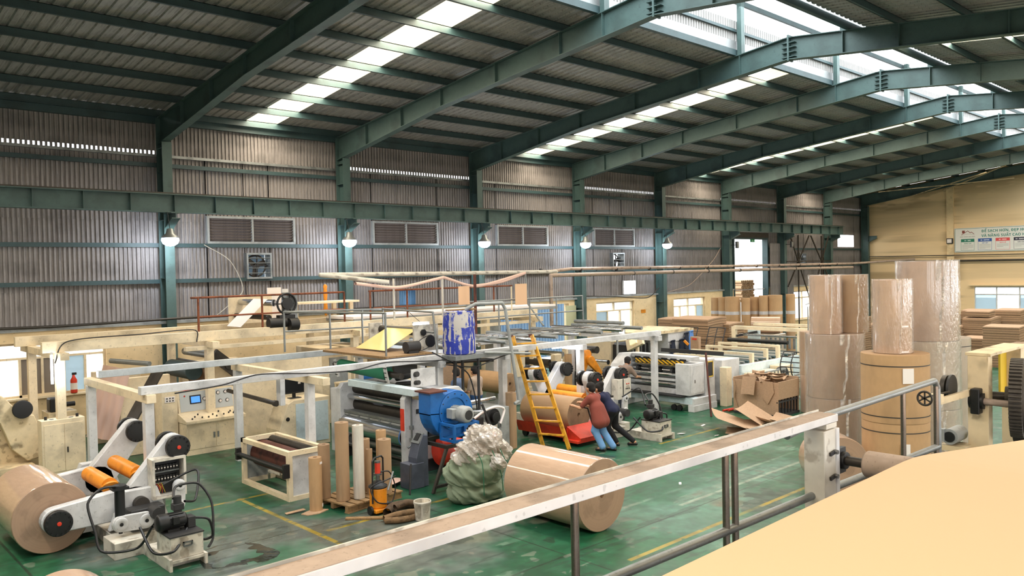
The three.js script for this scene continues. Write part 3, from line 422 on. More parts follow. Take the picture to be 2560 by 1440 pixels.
// ---------------------------------------------------------------- front gantry
{
  M.steelBeam = mat(0xc2cad2, 0.3, 0.35, grime, 0.8); const t = thing('gantry', 'long white steel gantry carrying the front machine walkway', 'gantry', [12, 0, -16.4]);
  part('long_beam', bx(4.75, 19.7, 2.27, 2.41, -14.78, -14.62, 0.006), M.white, t); part('long_beam', bx(5.0, 19.7, 2.27, 2.41, -18.08, -17.92, 0.006), M.steelBeam, t, 'bright steel beam');
  for (const x of [4.9, 8.05, 11.35, 13.35, 16.2, 19.5]) {
    const z1 = x === 19.5 ? -14.5 : x === 8.05 ? -14.05 : -14.55, m = x < 9 ? M.cream : M.white;
    part('cross_beam', bx(x - 0.08, x + 0.08, 2.12, 2.27, -18.3, z1, 0.006), m, t); part('post', bx(x - 0.08, x + 0.08, 0, 2.12, -18.2, -18.04, 0.006), M.white, t); part('post', bx(x - 0.08, x + 0.08, 0, 2.12, -14.82, -14.66, 0.006), M.white, t);
  }
  part('hanger', bx(8.5, 8.62, 1.35, 2.12, -17.1, -16.9, 0.006), M.white, t);
  part('roller_shaft', [cyl([8.45, 1.45, -19.6], [8.45, 1.4, -17.05], 0.05, 16), cyl([8.45, 1.4, -17.1], [8.45, 1.4, -17.0], 0.07, 12)], M.darkSteel, t);
  for (let k = 0; k < 9; k++) part('conveyor_roller', cyl([11.9 + k * 0.92, 2.5, -17.85], [11.9 + k * 0.92, 2.5, -15.0], 0.055, 12), k % 2 ? M.chrome : M.galv, t);
  for (const z of [-17.0, -16.6, -16.1, -15.7]) part('web_slat', bar([11.9, 2.57, z], [19.3, 2.5, z + 0.1], 0.12, 0.015), z === -16.6 ? M.chrome : M.galv, t);
  part('end_roller', [cyl([20.0, 2.56, -18.4], [20.0, 2.56, -16.3], 0.06, 16)], M.galv, t);
  part('deck', [bx(10.0, 11.3, 2.41, 2.46, -17.6, -14.85)], M.wood, t, 'plank deck'); part('deck_edge', bx(9.98, 11.3, 2.36, 2.42, -14.86, -14.8), M.slate, t);
}
{ // walkway railing of galvanised tube along the back of the front gantry
  const t = thing('walkway_railing', 'galvanised tube railing round the plank deck, in front of the rusty railing', 'railing', [10.5, 2.41, -17]);
  part('top_rail', [...pipe([[9.2, 2.45, -18], [9.2, 3.42, -18], [12.05, 3.36, -18]], 0.025), ...pipe([[9.2, 3.42, -18], [10.1, 3.42, -15.0], [10.1, 2.46, -15.0]], 0.025), ...pipe([[12.05, 3.36, -18], [11.35, 3.38, -14.9], [11.35, 2.3, -14.75]], 0.025)], M.galv, t); part('mid_rail', [cyl([9.2, 2.95, -18], [12.05, 2.9, -18], 0.02, 8), cyl([12.05, 2.9, -18], [11.35, 2.9, -14.9], 0.02, 8)], M.galv, t);
  for (const x of [10.45, 11.4, 12.05]) part('post', cyl([x, 2.41, -18], [x, 3.4, -18], 0.025, 10), M.galv, t);
  const r = thing('walkway_railing', 'galvanised tube railing above the ladder, with two hanging boards', 'railing', [17.5, 2.41, -18]);
  part('top_rail', pipe([[14.95, 2.45, -18], [14.95, 3.42, -18], [19.95, 3.42, -18], [19.98, 2.42, -18]], 0.025), M.galv, r); part('mid_rail', cyl([14.95, 2.93, -18], [19.97, 2.93, -18], 0.02, 8), M.galv, r); for (const x of [16.2, 17.5, 18.7]) part('post', cyl([x, 2.41, -18], [x, 3.4, -18], 0.024, 10), M.galv, r);
}
{ // roller stand in the white box frame
  const t = thing('roller_box', 'white open box frame holding a brown roller, on the green floor', 'machine', [7.6, 0, -15.06]), a = 7.18, b = 8.0, z0 = -16.1, z1 = -14.04, h = 0.95, w = 0.09;
  const bars = []; for (const x of [a, b - w]) { bars.push(bx(x, x + w, h - w, h, z0, z1), bx(x, x + w, 0, w, z0, z1)); for (const z of [z0, z1 - w]) bars.push(bx(x, x + w, 0, h, z, z + w)); }
  for (const y of [0, h - w]) for (const z of [z0, z1 - w]) bars.push(bx(a, b, y, y + w, z, z + w)); part('frame', bars, M.cream, t);
  part('side_panel', bx(a + w, b - w, w, h - w, z1 - 0.04, z1 - 0.02), M.white, t); part('side_panel', bx(a + w, b - w, w, h - w, z0 + 0.03, z0 + 0.05), M.grayPaint, t);
  part('roller', cyl([7.62, 0.58, z0 + 0.06], [7.62, 0.58, z1 - 0.06], 0.27, 32), M.rustDark, t, 'brown coated roller'); part('roller', cyl([7.84, 0.83, z0 + 0.06], [7.84, 0.83, z1 - 0.06], 0.09, 20), M.darkSteel, t);
  part('front_bar', [cyl([7.12, 0.62, z0 - 0.08], [7.12, 0.62, z1 - 0.02], 0.045, 16), bx(7.08, 7.2, 0.5, 0.74, z0 - 0.06, z0 + 0.02), bx(7.08, 7.2, 0.46, 0.72, z1 - 0.06, z1 + 0.02)], M.black, t);
  part('linkage', [bar([7.5, 0.15, -15.5], [7.4, 0.35, -15.3], 0.05, 0.05), bar([7.4, 0.35, -15.3], [7.45, 0.34, -14.9], 0.05, 0.05)], M.whiteDirty, t);
}
{ // single facer: two side frames and stacked chrome rollers
  const t = thing('single_facer', 'white corrugating machine with chrome rollers beside the blue blower', 'machine', [10.6, 0, -15.2]), x0 = 9.85, x1 = 11.5, zf = -14.0, zb = -16.75;
  for (const z of [zb, zf - 0.16]) {
    const holes = z > -15 ? [[[10.45, 0.55], [11.2, 0.55], [11.2, 1.2], [10.45, 1.2]]] : [];
    part('side_frame', ext([[x0, 0.25], [x1, 0.25], [x1, 1.6], [x1 - 0.15, 1.74], [x0 + 0.1, 1.74], [x0, 1.62]], 'z', z, z + 0.16, holes, 0.01), M.white, t);
    part('base_block', bx(x0 + 0.05, x1 + 0.2, 0, 0.25, z - 0.02, z + 0.2), M.dark, t);
  }
  part('warning_stripe', bx(x0 - 0.006, x0, 0.95, 1.42, zf - 0.15, zf - 0.01), M.red, t, 'orange red painted stripe');
  part('suction_duct', [bx(x0 - 0.02, x0 + 0.22, 1.72, 1.87, -16.2, zf + 0.35, 0.01)], M.bluewhite, t, 'pale blue square duct'); part('duct_outlet', [cyl([10.1, 1.72, zf], [10.12, 1.72, zf + 0.32], 0.12, 20)], M.creamDirty, t); part('duct_sleeve', cyl([10.12, 1.72, zf + 0.32], [10.14, 1.72, zf + 0.55], 0.125, 20), M.orange, t, 'ochre duct sleeve');
  part('roller', [cyl([10.05, 0.78, zb + 0.1], [10.05, 0.78, zf - 0.16], 0.24, 36)], M.chrome, t, 'wide chrome roller'); part('roller_end', disc([10.05, 0.78, zf - 0.19], [0, 0, 1], 0.245, 0.03), M.blue, t, 'blue roller end plate');
  part('roller', cyl([10.1, 1.42, zb + 0.1], [10.1, 1.42, zf - 0.16], 0.06, 18), M.chrome, t); part('roller', cyl([10.35, 1.2, zb + 0.1], [10.35, 1.2, zf - 0.16], 0.16, 28), M.darkSteel, t); part('roller', cyl([10.5, 0.85, zb + 0.1], [10.5, 0.85, zf - 0.16], 0.2, 28), M.darkSteel, t); part('roller', cyl([10.15, 0.4, zb + 0.1], [10.15, 0.4, zf - 0.16], 0.11, 24), M.steel, t); part('roller', cyl([10.3, 1.58, zb + 0.1], [10.3, 1.58, zf - 0.16], 0.12, 24), M.darkSteel, t);
  const sh = part('clamp_shaft', cyl([9.98, 1.02, zb + 0.1], [9.98, 1.02, zf - 0.16], 0.03, 12), M.grayPaint, t); for (let k = 0; k < 6; k++) part('clamp_ring', cyl([9.98, 1.02, -16.4 + k * 0.42], [9.98, 1.02, -16.34 + k * 0.42], 0.05, 14), M.galv, sh);
  part('drip_tray', [bx(9.95, 10.3, 1.08, 1.1, zb + 0.12, zf - 0.18), bx(9.94, 9.96, 1.06, 1.12, zb + 0.12, zf - 0.18)], M.galv, t);
  for (let k = 0; k < 5; k++) part('lower_bar', cyl([9.95 + k * 0.09, 0.3 - k * 0.045, zb + 0.1], [9.95 + k * 0.09, 0.3 - k * 0.045, zf - 0.16], 0.025, 10), M.darkSteel, t);
  part('drive_housing', [cyl([10.85, 0.95, zf], [10.85, 0.95, zf + 0.22], 0.2, 24), cyl([10.62, 0.72, zf], [10.62, 0.72, zf + 0.2], 0.17, 24), cyl([10.62, 0.72, zf + 0.2], [10.62, 0.72, zf + 0.3], 0.08, 16), bx(10.4, 11.25, 0.5, 1.25, zf - 0.12, zf - 0.1)], M.black, t, 'greasy black gear housing');
  part('steam_pipe', [...pipe([[9.98, 1.7, zf + 0.06], [9.98, 0.66, zf + 0.06], [9.88, 0.6, zf + 0.06]], 0.022), cyl([9.98, 0.98, zf + 0.06], [9.98, 1.06, zf + 0.06], 0.05, 12), cyl([9.98, 0.72, zf + 0.06], [9.98, 0.8, zf + 0.06], 0.05, 12)], M.galv, t); for (const [a, b, c, d] of [[10.15, 10.24, 1.28, 1.38], [10.0, 10.12, 0.3, 0.42], [10.7, 10.85, 0.3, 0.4]]) part('nameplate', bx(a, b, c, d, zf, zf + 0.006), M.dark, t);
  part('back_housing', bx(10.9, 11.48, 1.0, 1.7, zb + 0.16, zf - 0.2), M.white, t); part('left_housing', bx(9.86, 10.6, 0.1, 1.6, zb - 0.3, zb - 0.02, 0.01), M.white, t);
}
{ // web guide with green cloth roll above the single facer
  const t = thing('web_guide', 'green cloth covered roller on two drilled white arms above the chrome rollers', 'machine', [10.2, 1.9, -15.6]);
  part('cloth_roller', [cyl([10.15, 2.12, -17.0], [10.15, 2.05, -15.0], 0.14, 24)], M.greenCloth, t, 'green cloth roll'); part('spindle', cyl([10.15, 2.13, -17.3], [10.15, 2.04, -14.5], 0.07, 14), M.darkSteel, t);
  for (const z of [-17.05, -14.95]) { const p = part('arm', bar([10.0, 2.27, z], [10.05, 1.85, z + 0.08], 0.1, 0.03, [1, 0, 0]), M.white, t); for (let k = 0; k < 4; k++) part('hole', cyl([10.0 + k * 0.012, 2.2 - k * 0.1, z + 0.07], [10.0 + k * 0.012, 2.2 - k * 0.1, z - 0.03], 0.014, 8), M.black, p); }
  part('air_cylinder', [cyl([10.3, 1.95, -14.9], [10.36, 2.1, -14.2], 0.06, 14), cyl([10.3, 1.82, -14.9], [10.36, 1.92, -14.15], 0.05, 14)], M.dark, t); part('guide_plate', bx(10.25, 10.9, 1.8, 2.2, -14.3, -14.27), M.white, t);
}
// ---------------------------------------------------------------- blower, drum, ladder, floor goods round the single facer
{
  const cx = 10.42, cy = 1.42, z0 = -13.42, z1 = -13.02, t = thing('blower', 'blue centrifugal blower with grey motor on a blue stand', 'blower', [10.3, 0.88, -13.2]), pts = [];
  for (let i = 0; i <= 30; i++) { const a = Math.PI * 0.98 - i / 30 * Math.PI * 1.72, r = 0.44 - 0.006 * i; pts.push([cx + r * Math.cos(a), cy + r * Math.sin(a)]); }
  // volute with an upward outlet on its left side
  const vol = [[cx - 0.62, 1.86], [cx - 0.62, cy - 0.02]]; for (let i = 0; i <= 26; i++) { const a = Math.PI + i / 26 * Math.PI * 1.55, r = 0.62 - 0.2 * (i / 26); vol.push([cx + r * Math.cos(a), cy + r * Math.sin(a)]); } vol.push([cx - 0.28, cy + 0.36], [cx - 0.28, 1.86]);
  part('volute', ext(vol, 'z', z0, z1, [], 0.01), M.blue, t);
  part('outlet_flange', [bx(cx - 0.68, cx - 0.22, 1.85, 1.88, z0 - 0.05, z1 + 0.05)], M.rustDark, t); const rim = part('side_rim', lathe([cx, cy, z1], [cx, cy, z1 + 0.02], [[0.28, 0.02], [0.4, 0.02], [0.4, 0], [0.28, 0]], 40), M.blue, t); for (let k = 0; k < 12; k++) part('bolt', cyl([cx + 0.36 * Math.cos(k * 0.524), cy + 0.36 * Math.sin(k * 0.524), z1 + 0.01], [cx + 0.36 * Math.cos(k * 0.524), cy + 0.36 * Math.sin(k * 0.524), z1 + 0.035], 0.012, 6), M.dark, rim);
  const m = part('motor', [lathe([cx - 0.05, cy - 0.02, z1], [cx - 0.05, cy - 0.02, z1 + 0.52], [[0, 0], [0.12, 0], [0.15, 0.05], [0.15, 0.28], [0.175, 0.29], [0.175, 0.46], [0.15, 0.5], [0.11, 0.52], [0, 0.52]], 28)], M.grayPaint, t, 'grey electric motor'); part('fan_grille', disc([cx - 0.05, cy - 0.02, z1 + 0.52], [0, 0, 1], 0.1, 0.006), M.dark, m); part('terminal_box', bx(cx - 0.3, cx - 0.16, cy - 0.1, cy + 0.1, z1 + 0.1, z1 + 0.3, 0.015), M.grayPaint, m); const fg = []; for (let k = 0; k < 18; k++) { const a = k * 0.349; fg.push(bar([cx - 0.05 + 0.155 * Math.cos(a), cy - 0.02 + 0.155 * Math.sin(a), z1 + 0.05], [cx - 0.05 + 0.155 * Math.cos(a), cy - 0.02 + 0.155 * Math.sin(a), z1 + 0.28], 0.02, 0.008, [Math.cos(a), Math.sin(a), 0])); } part('cooling_fins', fg, M.grayPaint, m);
  const st = []; const [a, b, c, d] = [cx - 0.42, cx + 0.24, z1 + 0.02, z1 + 0.5], y0 = 0.88, y1 = 1.24, w = 0.05; for (const y of [y0, y1 - w]) { st.push(bx(a, b, y, y + w, c, c + w), bx(a, b, y, y + w, d - w, d), bx(a, a + w, y, y + w, c, d), bx(b - w, b, y, y + w, c, d)); } for (const x of [a, b - w]) for (const z of [c, d - w]) st.push(bx(x, x + w, y0, y1, z, z + w)); part('motor_stand', st, M.blue, t, 'blue angle stand');
}
{
  const t = thing('blower_trestle', 'dark steel trestle under the blue blower', 'stand', [10.5, 0, -13]); const y = 0.87; part('top_frame', [bx(9.76, 10.7, y - 0.06, y + 0.01, -13.45, -13.38), bx(9.76, 10.7, y - 0.06, y + 0.01, -12.55, -12.48), bx(9.76, 9.83, y - 0.06, y + 0.01, -13.45, -12.48), bx(10.63, 10.7, y - 0.06, y + 0.01, -13.45, -12.48)], M.darkSteel, t);
  for (const [x, z, dx, dz] of [[9.8, -12.52, -0.4, 0.05], [10.66, -12.52, 0.2, 0.12], [9.8, -13.41, -0.1, -0.1], [10.66, -13.41, 0.16, -0.1]]) part('leg', bar([x, y - 0.05, z], [x + dx, 0, z + dz], 0.055, 0.055), M.darkSteel, t); part('tie_bar', bar([9.45, 0.12, -12.46], [10.8, 0.12, -12.42], 0.05, 0.05), M.darkSteel, t);
}
{ const t = thing('glue_barrel', 'orange red barrel lying on its side behind the blower trestle', 'barrel', [11.2, 0, -13.7]); part('barrel_shell', lathe([10.5, 0.45, -13.72], [11.9, 0.45, -13.55], [[0, 0], [0.28, 0], [0.31, 0.04], [0.31, 0.4], [0.325, 0.43], [0.31, 0.46], [0.31, 0.92], [0.325, 0.95], [0.31, 0.98], [0.31, 1.36], [0.28, 1.41], [0, 1.41]], 36), M.red, t); for (const x of [10.8, 11.6]) part('cradle', bx(x - 0.05, x + 0.05, 0, 0.2, -13.9, -13.4), M.dark, t); }
{ const t = thing('operator_pedestal', 'dark grey pedestal with a sloping grey panel beside the blower trestle', 'control stand', [9.55, 0, -13.1]); part('column', [ext([[9.42, 0], [9.72, 0], [9.72, 1.02], [9.6, 1.05], [9.5, 0.85], [9.42, 0.6]], 'z', -13.3, -13.02, [], 0.01)], M.slate, t); part('cabinet', bx(9.25, 9.6, 0.0, 0.5, -13.35, -13.0, 0.01), M.slate, t); part('panel', bar([9.49, 0.88, -13.16], [9.63, 1.07, -13.16], 0.26, 0.02), M.galv, t); part('panel_insert', bar([9.51, 0.935, -13.16], [9.6, 1.06, -13.16], 0.13, 0.02), M.black, t); part('stay', [cyl([9.2, 0.55, -12.9], [9.05, 0, -12.75], 0.02, 8)], M.dark, t); }
{ // blue drum on its platform
  const paint = tex(512, (u, v) => { const r = fbm(u, v * 0.1, 40, 4, 71), n = fbm(u, v, 40, 4, 75), w = fbm(u, v, 12, 3, 79); const k = sm(0.5, 0.56, r * 0.6 + n * 0.25 + w * 0.2 - (v > 0.93 ? 0.3 : 0)); return mix3(C3(0x26379c), C3(0xb9b3ad), k); });
  M.drumBlue = new THREE.MeshPhysicalMaterial({ map: paint, roughness: 0.5 });
  const c = [11.83, 2.4, -14.55], t = thing('storage_drum', 'blue plastic drum streaked with dried white glue on the gantry', 'drum', c), g = lathe(c, [c[0], c[1] + 1, c[2]], [[0.0, 0], [0.36, 0], [0.385, 0.03], [0.39, 0.3], [0.39, 0.34], [0.385, 0.37], [0.37, 0.6], [0.385, 0.66], [0.36, 0.9], [0.345, 0.96], [0.35, 0.98], [0.345, 1.0], [0.3, 0.98], [0.3, 0.93], [0, 0.93]], 40);
  part('drum_shell', g, M.drumBlue, t, undefined, true); part('lid_board', bar([11.6, 3.415, -14.7], [12.2, 3.43, -14.4], 0.3, 0.025), M.wood, t);
  const p = thing('drum_platform', 'dark steel platform under the blue drum', 'platform', [11.9, 2.3, -14.5]); part('plate', bx(11.35, 13.3, 2.3, 2.4, -14.6, -14.1), M.galv, p); part('bracket', bar([11.5, 2.3, -14.3], [11.5, 1.0, -14.4], 0.06, 0.06), M.dark, p);
  const f = thing('hose_frame', 'grey tube frame hung with a hose beside the blue drum', 'pipe frame', [12.8, 2.4, -14.2]); part('tube', pipe([[11.9, 3.42, -14.4], [12.1, 3.55, -14.25], [12.75, 3.55, -14.05], [12.85, 3.4, -14.05], [13.1, 1.2, -13.9], [12.95, 1.15, -13.9]], 0.04), M.grayPaint, f); part('cross_bar', cyl([12.2, 2.42, -14.1], [13.5, 2.3, -13.9], 0.03, 8), M.grayPaint, f);
  for (const [x, z] of [[11.75, -14.35], [12.1, -14.2]]) part('support_post', cyl([x, 0.05, z], [x, 2.3, z], 0.035, 10), M.dark, f);
}
{ // ladder
  const t = thing('step_ladder', 'yellow steel ladder leaning on the front gantry', 'ladder', [13.85, 0, -13.4]), A = [13.76, 0, -13.78], B = [13.96, 0, -13.1], top = [0.13, 2.62, -1.28];
  const P = (b, s) => [b[0] + top[0] * s, b[1] + top[1] * s, b[2] + top[2] * s]; const A1 = [13.98, 2.62, -15.02], B1 = [14.5, 2.62, -14.86];
  const L = (a, b, s) => [lerp(a[0], b[0], s), lerp(a[1], b[1], s), lerp(a[2], b[2], s)];
  for (const [a, b] of [[A, A1], [B, B1]]) { part('stile', bar(a, b, 0.035, 0.11, [0, 0.45, 1]), M.ladder, t); part('hook', bar(b, [b[0] + 0.02, b[1] - 0.02, b[2] - 0.12], 0.03, 0.08), M.rustDark, t); }
  for (let k = 1; k <= 8; k++) { const s = k / 8.6; part('rung', bar(L(A, A1, s), L(B, B1, s), 0.12, 0.03, [0, 1, 0]), M.ladder, t); }
}
{ // red reel cart
  const c = 14.86, t = thing('reel_cart', 'red low cart carrying a kraft reel', 'cart', [c, 0, -14.2]); part('cradle', [ext([[c - 0.5, 0.14], [c + 0.5, 0.14], [c + 0.58, 0.42], [c + 0.32, 0.26], [c, 0.2], [c - 0.32, 0.26], [c - 0.58, 0.42]], 'z', -15.3, -13.5, [], 0.008)], M.red, t); part('nose', ext([[-13.55, 0.14], [-13.1, 0.14], [-13.1, 0.2], [-13.55, 0.44]], 'x', c - 0.5, c + 0.5), M.red, t); part('side_rail', bx(c - 0.6, c + 0.55, 0.08, 0.15, -13.6, -13.1, 0.01), M.red, t);
  for (const [x, z] of [[c - 0.42, -13.3], [c + 0.42, -13.3], [c - 0.42, -15.1], [c + 0.42, -15.1]]) part('wheel', cyl([x - 0.04, 0.09, z], [x + 0.04, 0.09, z], 0.09, 18), M.rubber, t); part('push_handle', pipe([[c + 0.1, 0.35, -13.2], [c - 0.2, 0.9, -13.12], [c - 0.5, 0.98, -13.12]], 0.018), M.dark, t);
}
{ // sack of film scrap
  const wrinkle = (g, amp, f, s, ridge = 0) => { g = g.index ? g : g; const p = g.attributes.position, v = V(0, 0, 0); for (let i = 0; i < p.count; i++) { v.fromBufferAttribute(p, i); const n = fbm((v.x + 9) * 0.11 + v.z * 0.05, (v.y + 3) * 0.11 + v.z * 0.07, f, 4, s) - 0.5, m = fbm((v.x + 5) * 0.1, (v.y * 2 + v.z) * 0.1, f * 2, 3, s + 9) - 0.5; const q = V(v.x, v.y * 0.5, v.z).normalize(), rg = ridge ? 0.9 * (0.5 - Math.abs(fbm((v.x + 7) * 0.13 + v.y * 0.06, (v.z + 4) * 0.13 + v.y * 0.09, ridge, 3, s + 77) - 0.5) * 4) : 0; v.addScaledVector(q, amp * (n * 1.4 + m + rg)); p.setXYZ(i, v.x, v.y, v.z); } g.computeVertexNormals(); return g; };
  const sack = new THREE.LatheGeometry([[0, 0], [0.38, 0], [0.5, 0.05], [0.55, 0.15], [0.54, 0.27], [0.48, 0.36], [0.52, 0.44], [0.56, 0.58], [0.54, 0.74], [0.46, 0.88], [0.42, 0.96], [0.2, 1.0], [0, 1.0]].map((p) => new THREE.Vector2(...p)), 64); const fineS = new THREE.LatheGeometry(new THREE.SplineCurve(sack.parameters.points).getPoints(60), 72);
  const t = thing('scrap_sack', 'green woven sack bursting with clear film scrap, tied with cord', 'sack', [9.75, 0, -11.6]); M.sack = mat(0x7d8a72, 0.85, 0, fine, 3); part('sack_bag', wrinkle(fineS, 0.11, 20, 515, 30).scale(1.05, 0.88, 0.85).translate(9.75, 0, -11.6), M.sack, t);
  M.clearFilm = new THREE.MeshPhysicalMaterial({ color: 0xd8d0c6, roughness: 0.2, clearcoat: 1, clearcoatRoughness: 0.1, transmission: 0.55, thickness: 0 });
  for (const [x, y, z, r] of [[9.95, 0.98, -11.6, 0.36], [9.55, 0.88, -11.55, 0.28], [10.2, 0.85, -11.5, 0.28], [10.0, 1.14, -11.7, 0.24], [9.9, 0.72, -11.15, 0.18]]) part('film_scrap', wrinkle(new THREE.IcosahedronGeometry(r, 14), 0.2 * r / 0.4, 24, 900 + Math.round(x * 10), 44).scale(1, 0.85, 0.9).translate(x, y, z), M.clearFilm, t, 'crumpled clear film');
  for (const [a, b] of [[-0.3, 0.2], [0.05, 0.5], [0.25, 0.9]]) part('tie_cord', tube([[9.75 + a, 0.98, -11.16], [9.75 + a + 0.05, 0.8, -11.1], [9.75 + a + b * 0.3, 0.5, -11.08], [9.75 + a + b * 0.4, 0.2, -11.1]], 0.008, 20, 5), M.greenCloth, t);
}
{ // pallet with upright rolls
  const t = thing('wooden_pallet', 'rough wooden pallet under the upright paper rolls', 'pallet', [8.15, 0, -13.1]), T = new THREE.Matrix4().makeRotationY(0.12); const R = (g) => g.translate(-8.15, 0, 13.1).applyMatrix4(T).translate(8.15, 0, -13.1);
  for (let k = 0; k < 7; k++) part('plank', R(bx(7.5 + k * 0.19, 7.64 + k * 0.19, 0.12, 0.145, -13.6, -12.6)), M.wood, t); for (const z of [-13.55, -13.1, -12.68]) part('stringer', R(bx(7.5, 8.78, 0.02, 0.12, z - 0.04, z + 0.04)), M.wood, t); for (const z of [-13.55, -12.68]) part('bottom_plank', R(bx(7.5, 8.78, 0, 0.02, z - 0.06, z + 0.06)), M.wood, t);
  const up = (label, x, z, r, h, k, y = 0.147) => reel('paper_roll', label, [x, y, z], [x, y + h, z], r, k, { cat: 'paper roll', core: 0.035, group: 'upright rolls on the pallet' });
  up('tall kraft roll standing beside the white roll on the pallet', 7.7, -12.95, 0.125, 1.44, 'plain2'); up('tall off white roll standing on the pallet', 7.98, -12.85, 0.105, 1.36, 'white'); up('mid height kraft roll behind the grease pump', 8.52, -12.8, 0.13, 1.02, 'plain2'); up('brown roll squeezed behind the tall kraft roll', 7.55, -13.35, 0.11, 1.0, 'plain2'); up('thin roll behind the off white roll', 8.28, -12.95, 0.06, 0.85, 'plain2'); up('kraft roll end peeping over the mid height roll', 8.75, -13.25, 0.1, 1.1, 'plain'); up('narrow roll left of the mid height roll', 8.35, -13.2, 0.09, 1.0, 'plain2');
  const b = reel('paper_roll', 'short orange brown kraft roll standing on the floor in front of the roller box', [7.27, 0, -13.18], [7.27, 0.98, -13.18], 0.118, 'plain', { cat: 'paper roll', core: 0.04 }); tag(b, 7.33, 0.88, -13.075, 0.07, 0.04, 0.5); tag(b, 7.36, 0.1, -13.1, 0.05, 0.06, 0.8);
  solo('cardboard_scrap', [ext([[6.95, -13.15], [7.3, -13.3], [7.45, -13.05], [7.2, -12.95], [7.0, -13.0]], 'y', 0, 0.015), bar([6.75, 0.02, -13.35], [7.1, 0.04, -13.3], 0.1, 0.008)], M.kraft, 'torn cardboard scrap under the short kraft roll', 'cardboard scrap', null, [7.1, 0, -13.1]);
}
{ // grease pump
  const t = thing('grease_pump', 'yellow drum grease pump with red air motor on wheels', 'pump', [8.0, 0, -12.25]), c = [8.0, -12.25]; part('drum', lathe([c[0], 0.1, c[1]], [c[0], 0.46, c[1]], [[0, 0], [0.15, 0], [0.155, 0.02], [0.155, 0.33], [0.165, 0.35], [0, 0.36]], 28), M.orange, t); part('lid', lathe([c[0], 0.46, c[1]], [c[0], 0.58, c[1]], [[0.17, 0], [0.17, 0.03], [0.1, 0.07], [0.06, 0.12], [0, 0.12]], 24), M.black, t); part('air_motor', [cyl([c[0], 0.7, c[1]], [c[0], 0.9, c[1]], 0.05, 18)], M.red, t, 'red air motor'); part('pump_neck', [cyl([c[0], 0.56, c[1]], [c[0], 0.7, c[1]], 0.035, 14), cyl([c[0], 0.68, c[1]], [c[0], 0.71, c[1]], 0.075, 16)], M.steel, t); part('motor_cap', cyl([c[0], 0.9, c[1]], [c[0], 0.93, c[1]], 0.055, 16), M.steel, t);
  part('handle', pipe([[c[0] - 0.17, 0.2, c[1] + 0.08], [c[0] - 0.14, 0.95, c[1] + 0.05], [c[0] - 0.08, 1.0, c[1] + 0.03], [c[0] + 0.1, 1.0, c[1] - 0.03], [c[0] + 0.15, 0.95, c[1] - 0.05], [c[0] + 0.17, 0.2, c[1] - 0.08]], 0.016), M.black, t); for (const s of [-1, 1]) part('wheel', cyl([c[0] + s * 0.2 - 0.02, 0.08, c[1] - 0.05 * s], [c[0] + s * 0.2 + 0.02, 0.08, c[1] - 0.05 * s], 0.08, 16), M.rubber, t); part('foot', [bx(c[0] - 0.17, c[0] + 0.17, 0.03, 0.1, c[1] - 0.12, c[1] + 0.18, 0.02)], M.orange, t); part('hose', tube([[c[0] + 0.04, 0.72, c[1]], [c[0] + 0.22, 0.7, c[1] + 0.05], [c[0] + 0.34, 0.4, c[1] + 0.05], [c[0] + 0.22, 0.16, c[1] + 0.1], [c[0] - 0.15, 0.25, c[1] + 0.2], [c[0] - 0.22, 0.5, c[1] + 0.1], [c[0] + 0.05, 0.6, c[1] + 0.18], [c[0] + 0.3, 0.62, c[1] + 0.12]], 0.012, 50, 6), M.rubber, t); part('grease_gun', [cyl([c[0] + 0.08, 0.42, c[1] + 0.2], [c[0] + 0.24, 0.72, c[1] + 0.14], 0.018, 10)], M.galv, t);
}
{ // dirty rags and hoses heap, bucket
  const t = thing('rag_heap', 'heap of filthy brown rags and felt on the floor beside the bucket', 'rags', [8.2, 0, -11.75]); M.rag = mat(0x5b4a3a, 0.95, 0, dirty, 2); M.rag2 = mat(0x7a6146, 0.95, 0, dirty, 2);
  const snake = (p, r, m) => part('rag', tube(p, r, 28, 10), m, t); snake([[7.95, 0.07, -11.9], [8.2, 0.1, -12.05], [8.5, 0.1, -11.95], [8.62, 0.08, -11.7], [8.4, 0.08, -11.55]], 0.085, M.rag); snake([[7.75, 0.05, -11.7], [8.0, 0.08, -11.65], [8.3, 0.07, -11.6], [8.5, 0.06, -11.45]], 0.06, M.rag2); snake([[7.7, 0.05, -11.6], [7.85, 0.06, -11.45], [8.1, 0.05, -11.4], [8.3, 0.05, -11.42]], 0.055, M.rag2); snake([[8.05, 0.16, -11.8], [8.3, 0.2, -11.8], [8.45, 0.15, -11.75]], 0.06, M.rag);
  const b = thing('paint_bucket', 'dirty white plastic bucket with an ochre rim in front of the rags', 'bucket', [8.18, 0, -11.3]); part('bucket_body', lathe([8.28, 0, -11.3], [8.28, 0.34, -11.3], [[0, 0], [0.12, 0], [0.125, 0.01], [0.145, 0.28], [0.155, 0.29], [0.155, 0.32], [0.15, 0.34], [0.14, 0.33], [0.12, 0.03], [0, 0.03]], 32), M.whiteDirty, b); part('dried_paint', cyl([8.28, 0.25, -11.3], [8.28, 0.26, -11.3], 0.13, 24), M.creamDirty, b);
  solo('plank_offcut', bar([7.35, 0.02, -12.3], [7.85, 0.02, -11.85], 0.1, 0.03), M.wood, 'loose plank offcut lying beside the pallet', 'plank');
  const w = new THREE.PlaneGeometry(0.8, 0.4, 24, 12).rotateX(-Math.PI / 2), p = w.attributes.position; for (let i = 0; i < p.count; i++) p.setY(i, 0.03 + 0.16 * Math.pow(fbm((p.getX(i) + 3) * 0.2, (p.getZ(i) + 2) * 0.2, 10, 3, 61), 2)); w.computeVertexNormals(); solo('crumpled_paper', w.rotateY(0.4).translate(9.1, 0, -13.6), M.pinkPaper, 'crumpled brown paper on the floor in front of the chrome rollers', 'paper');
}
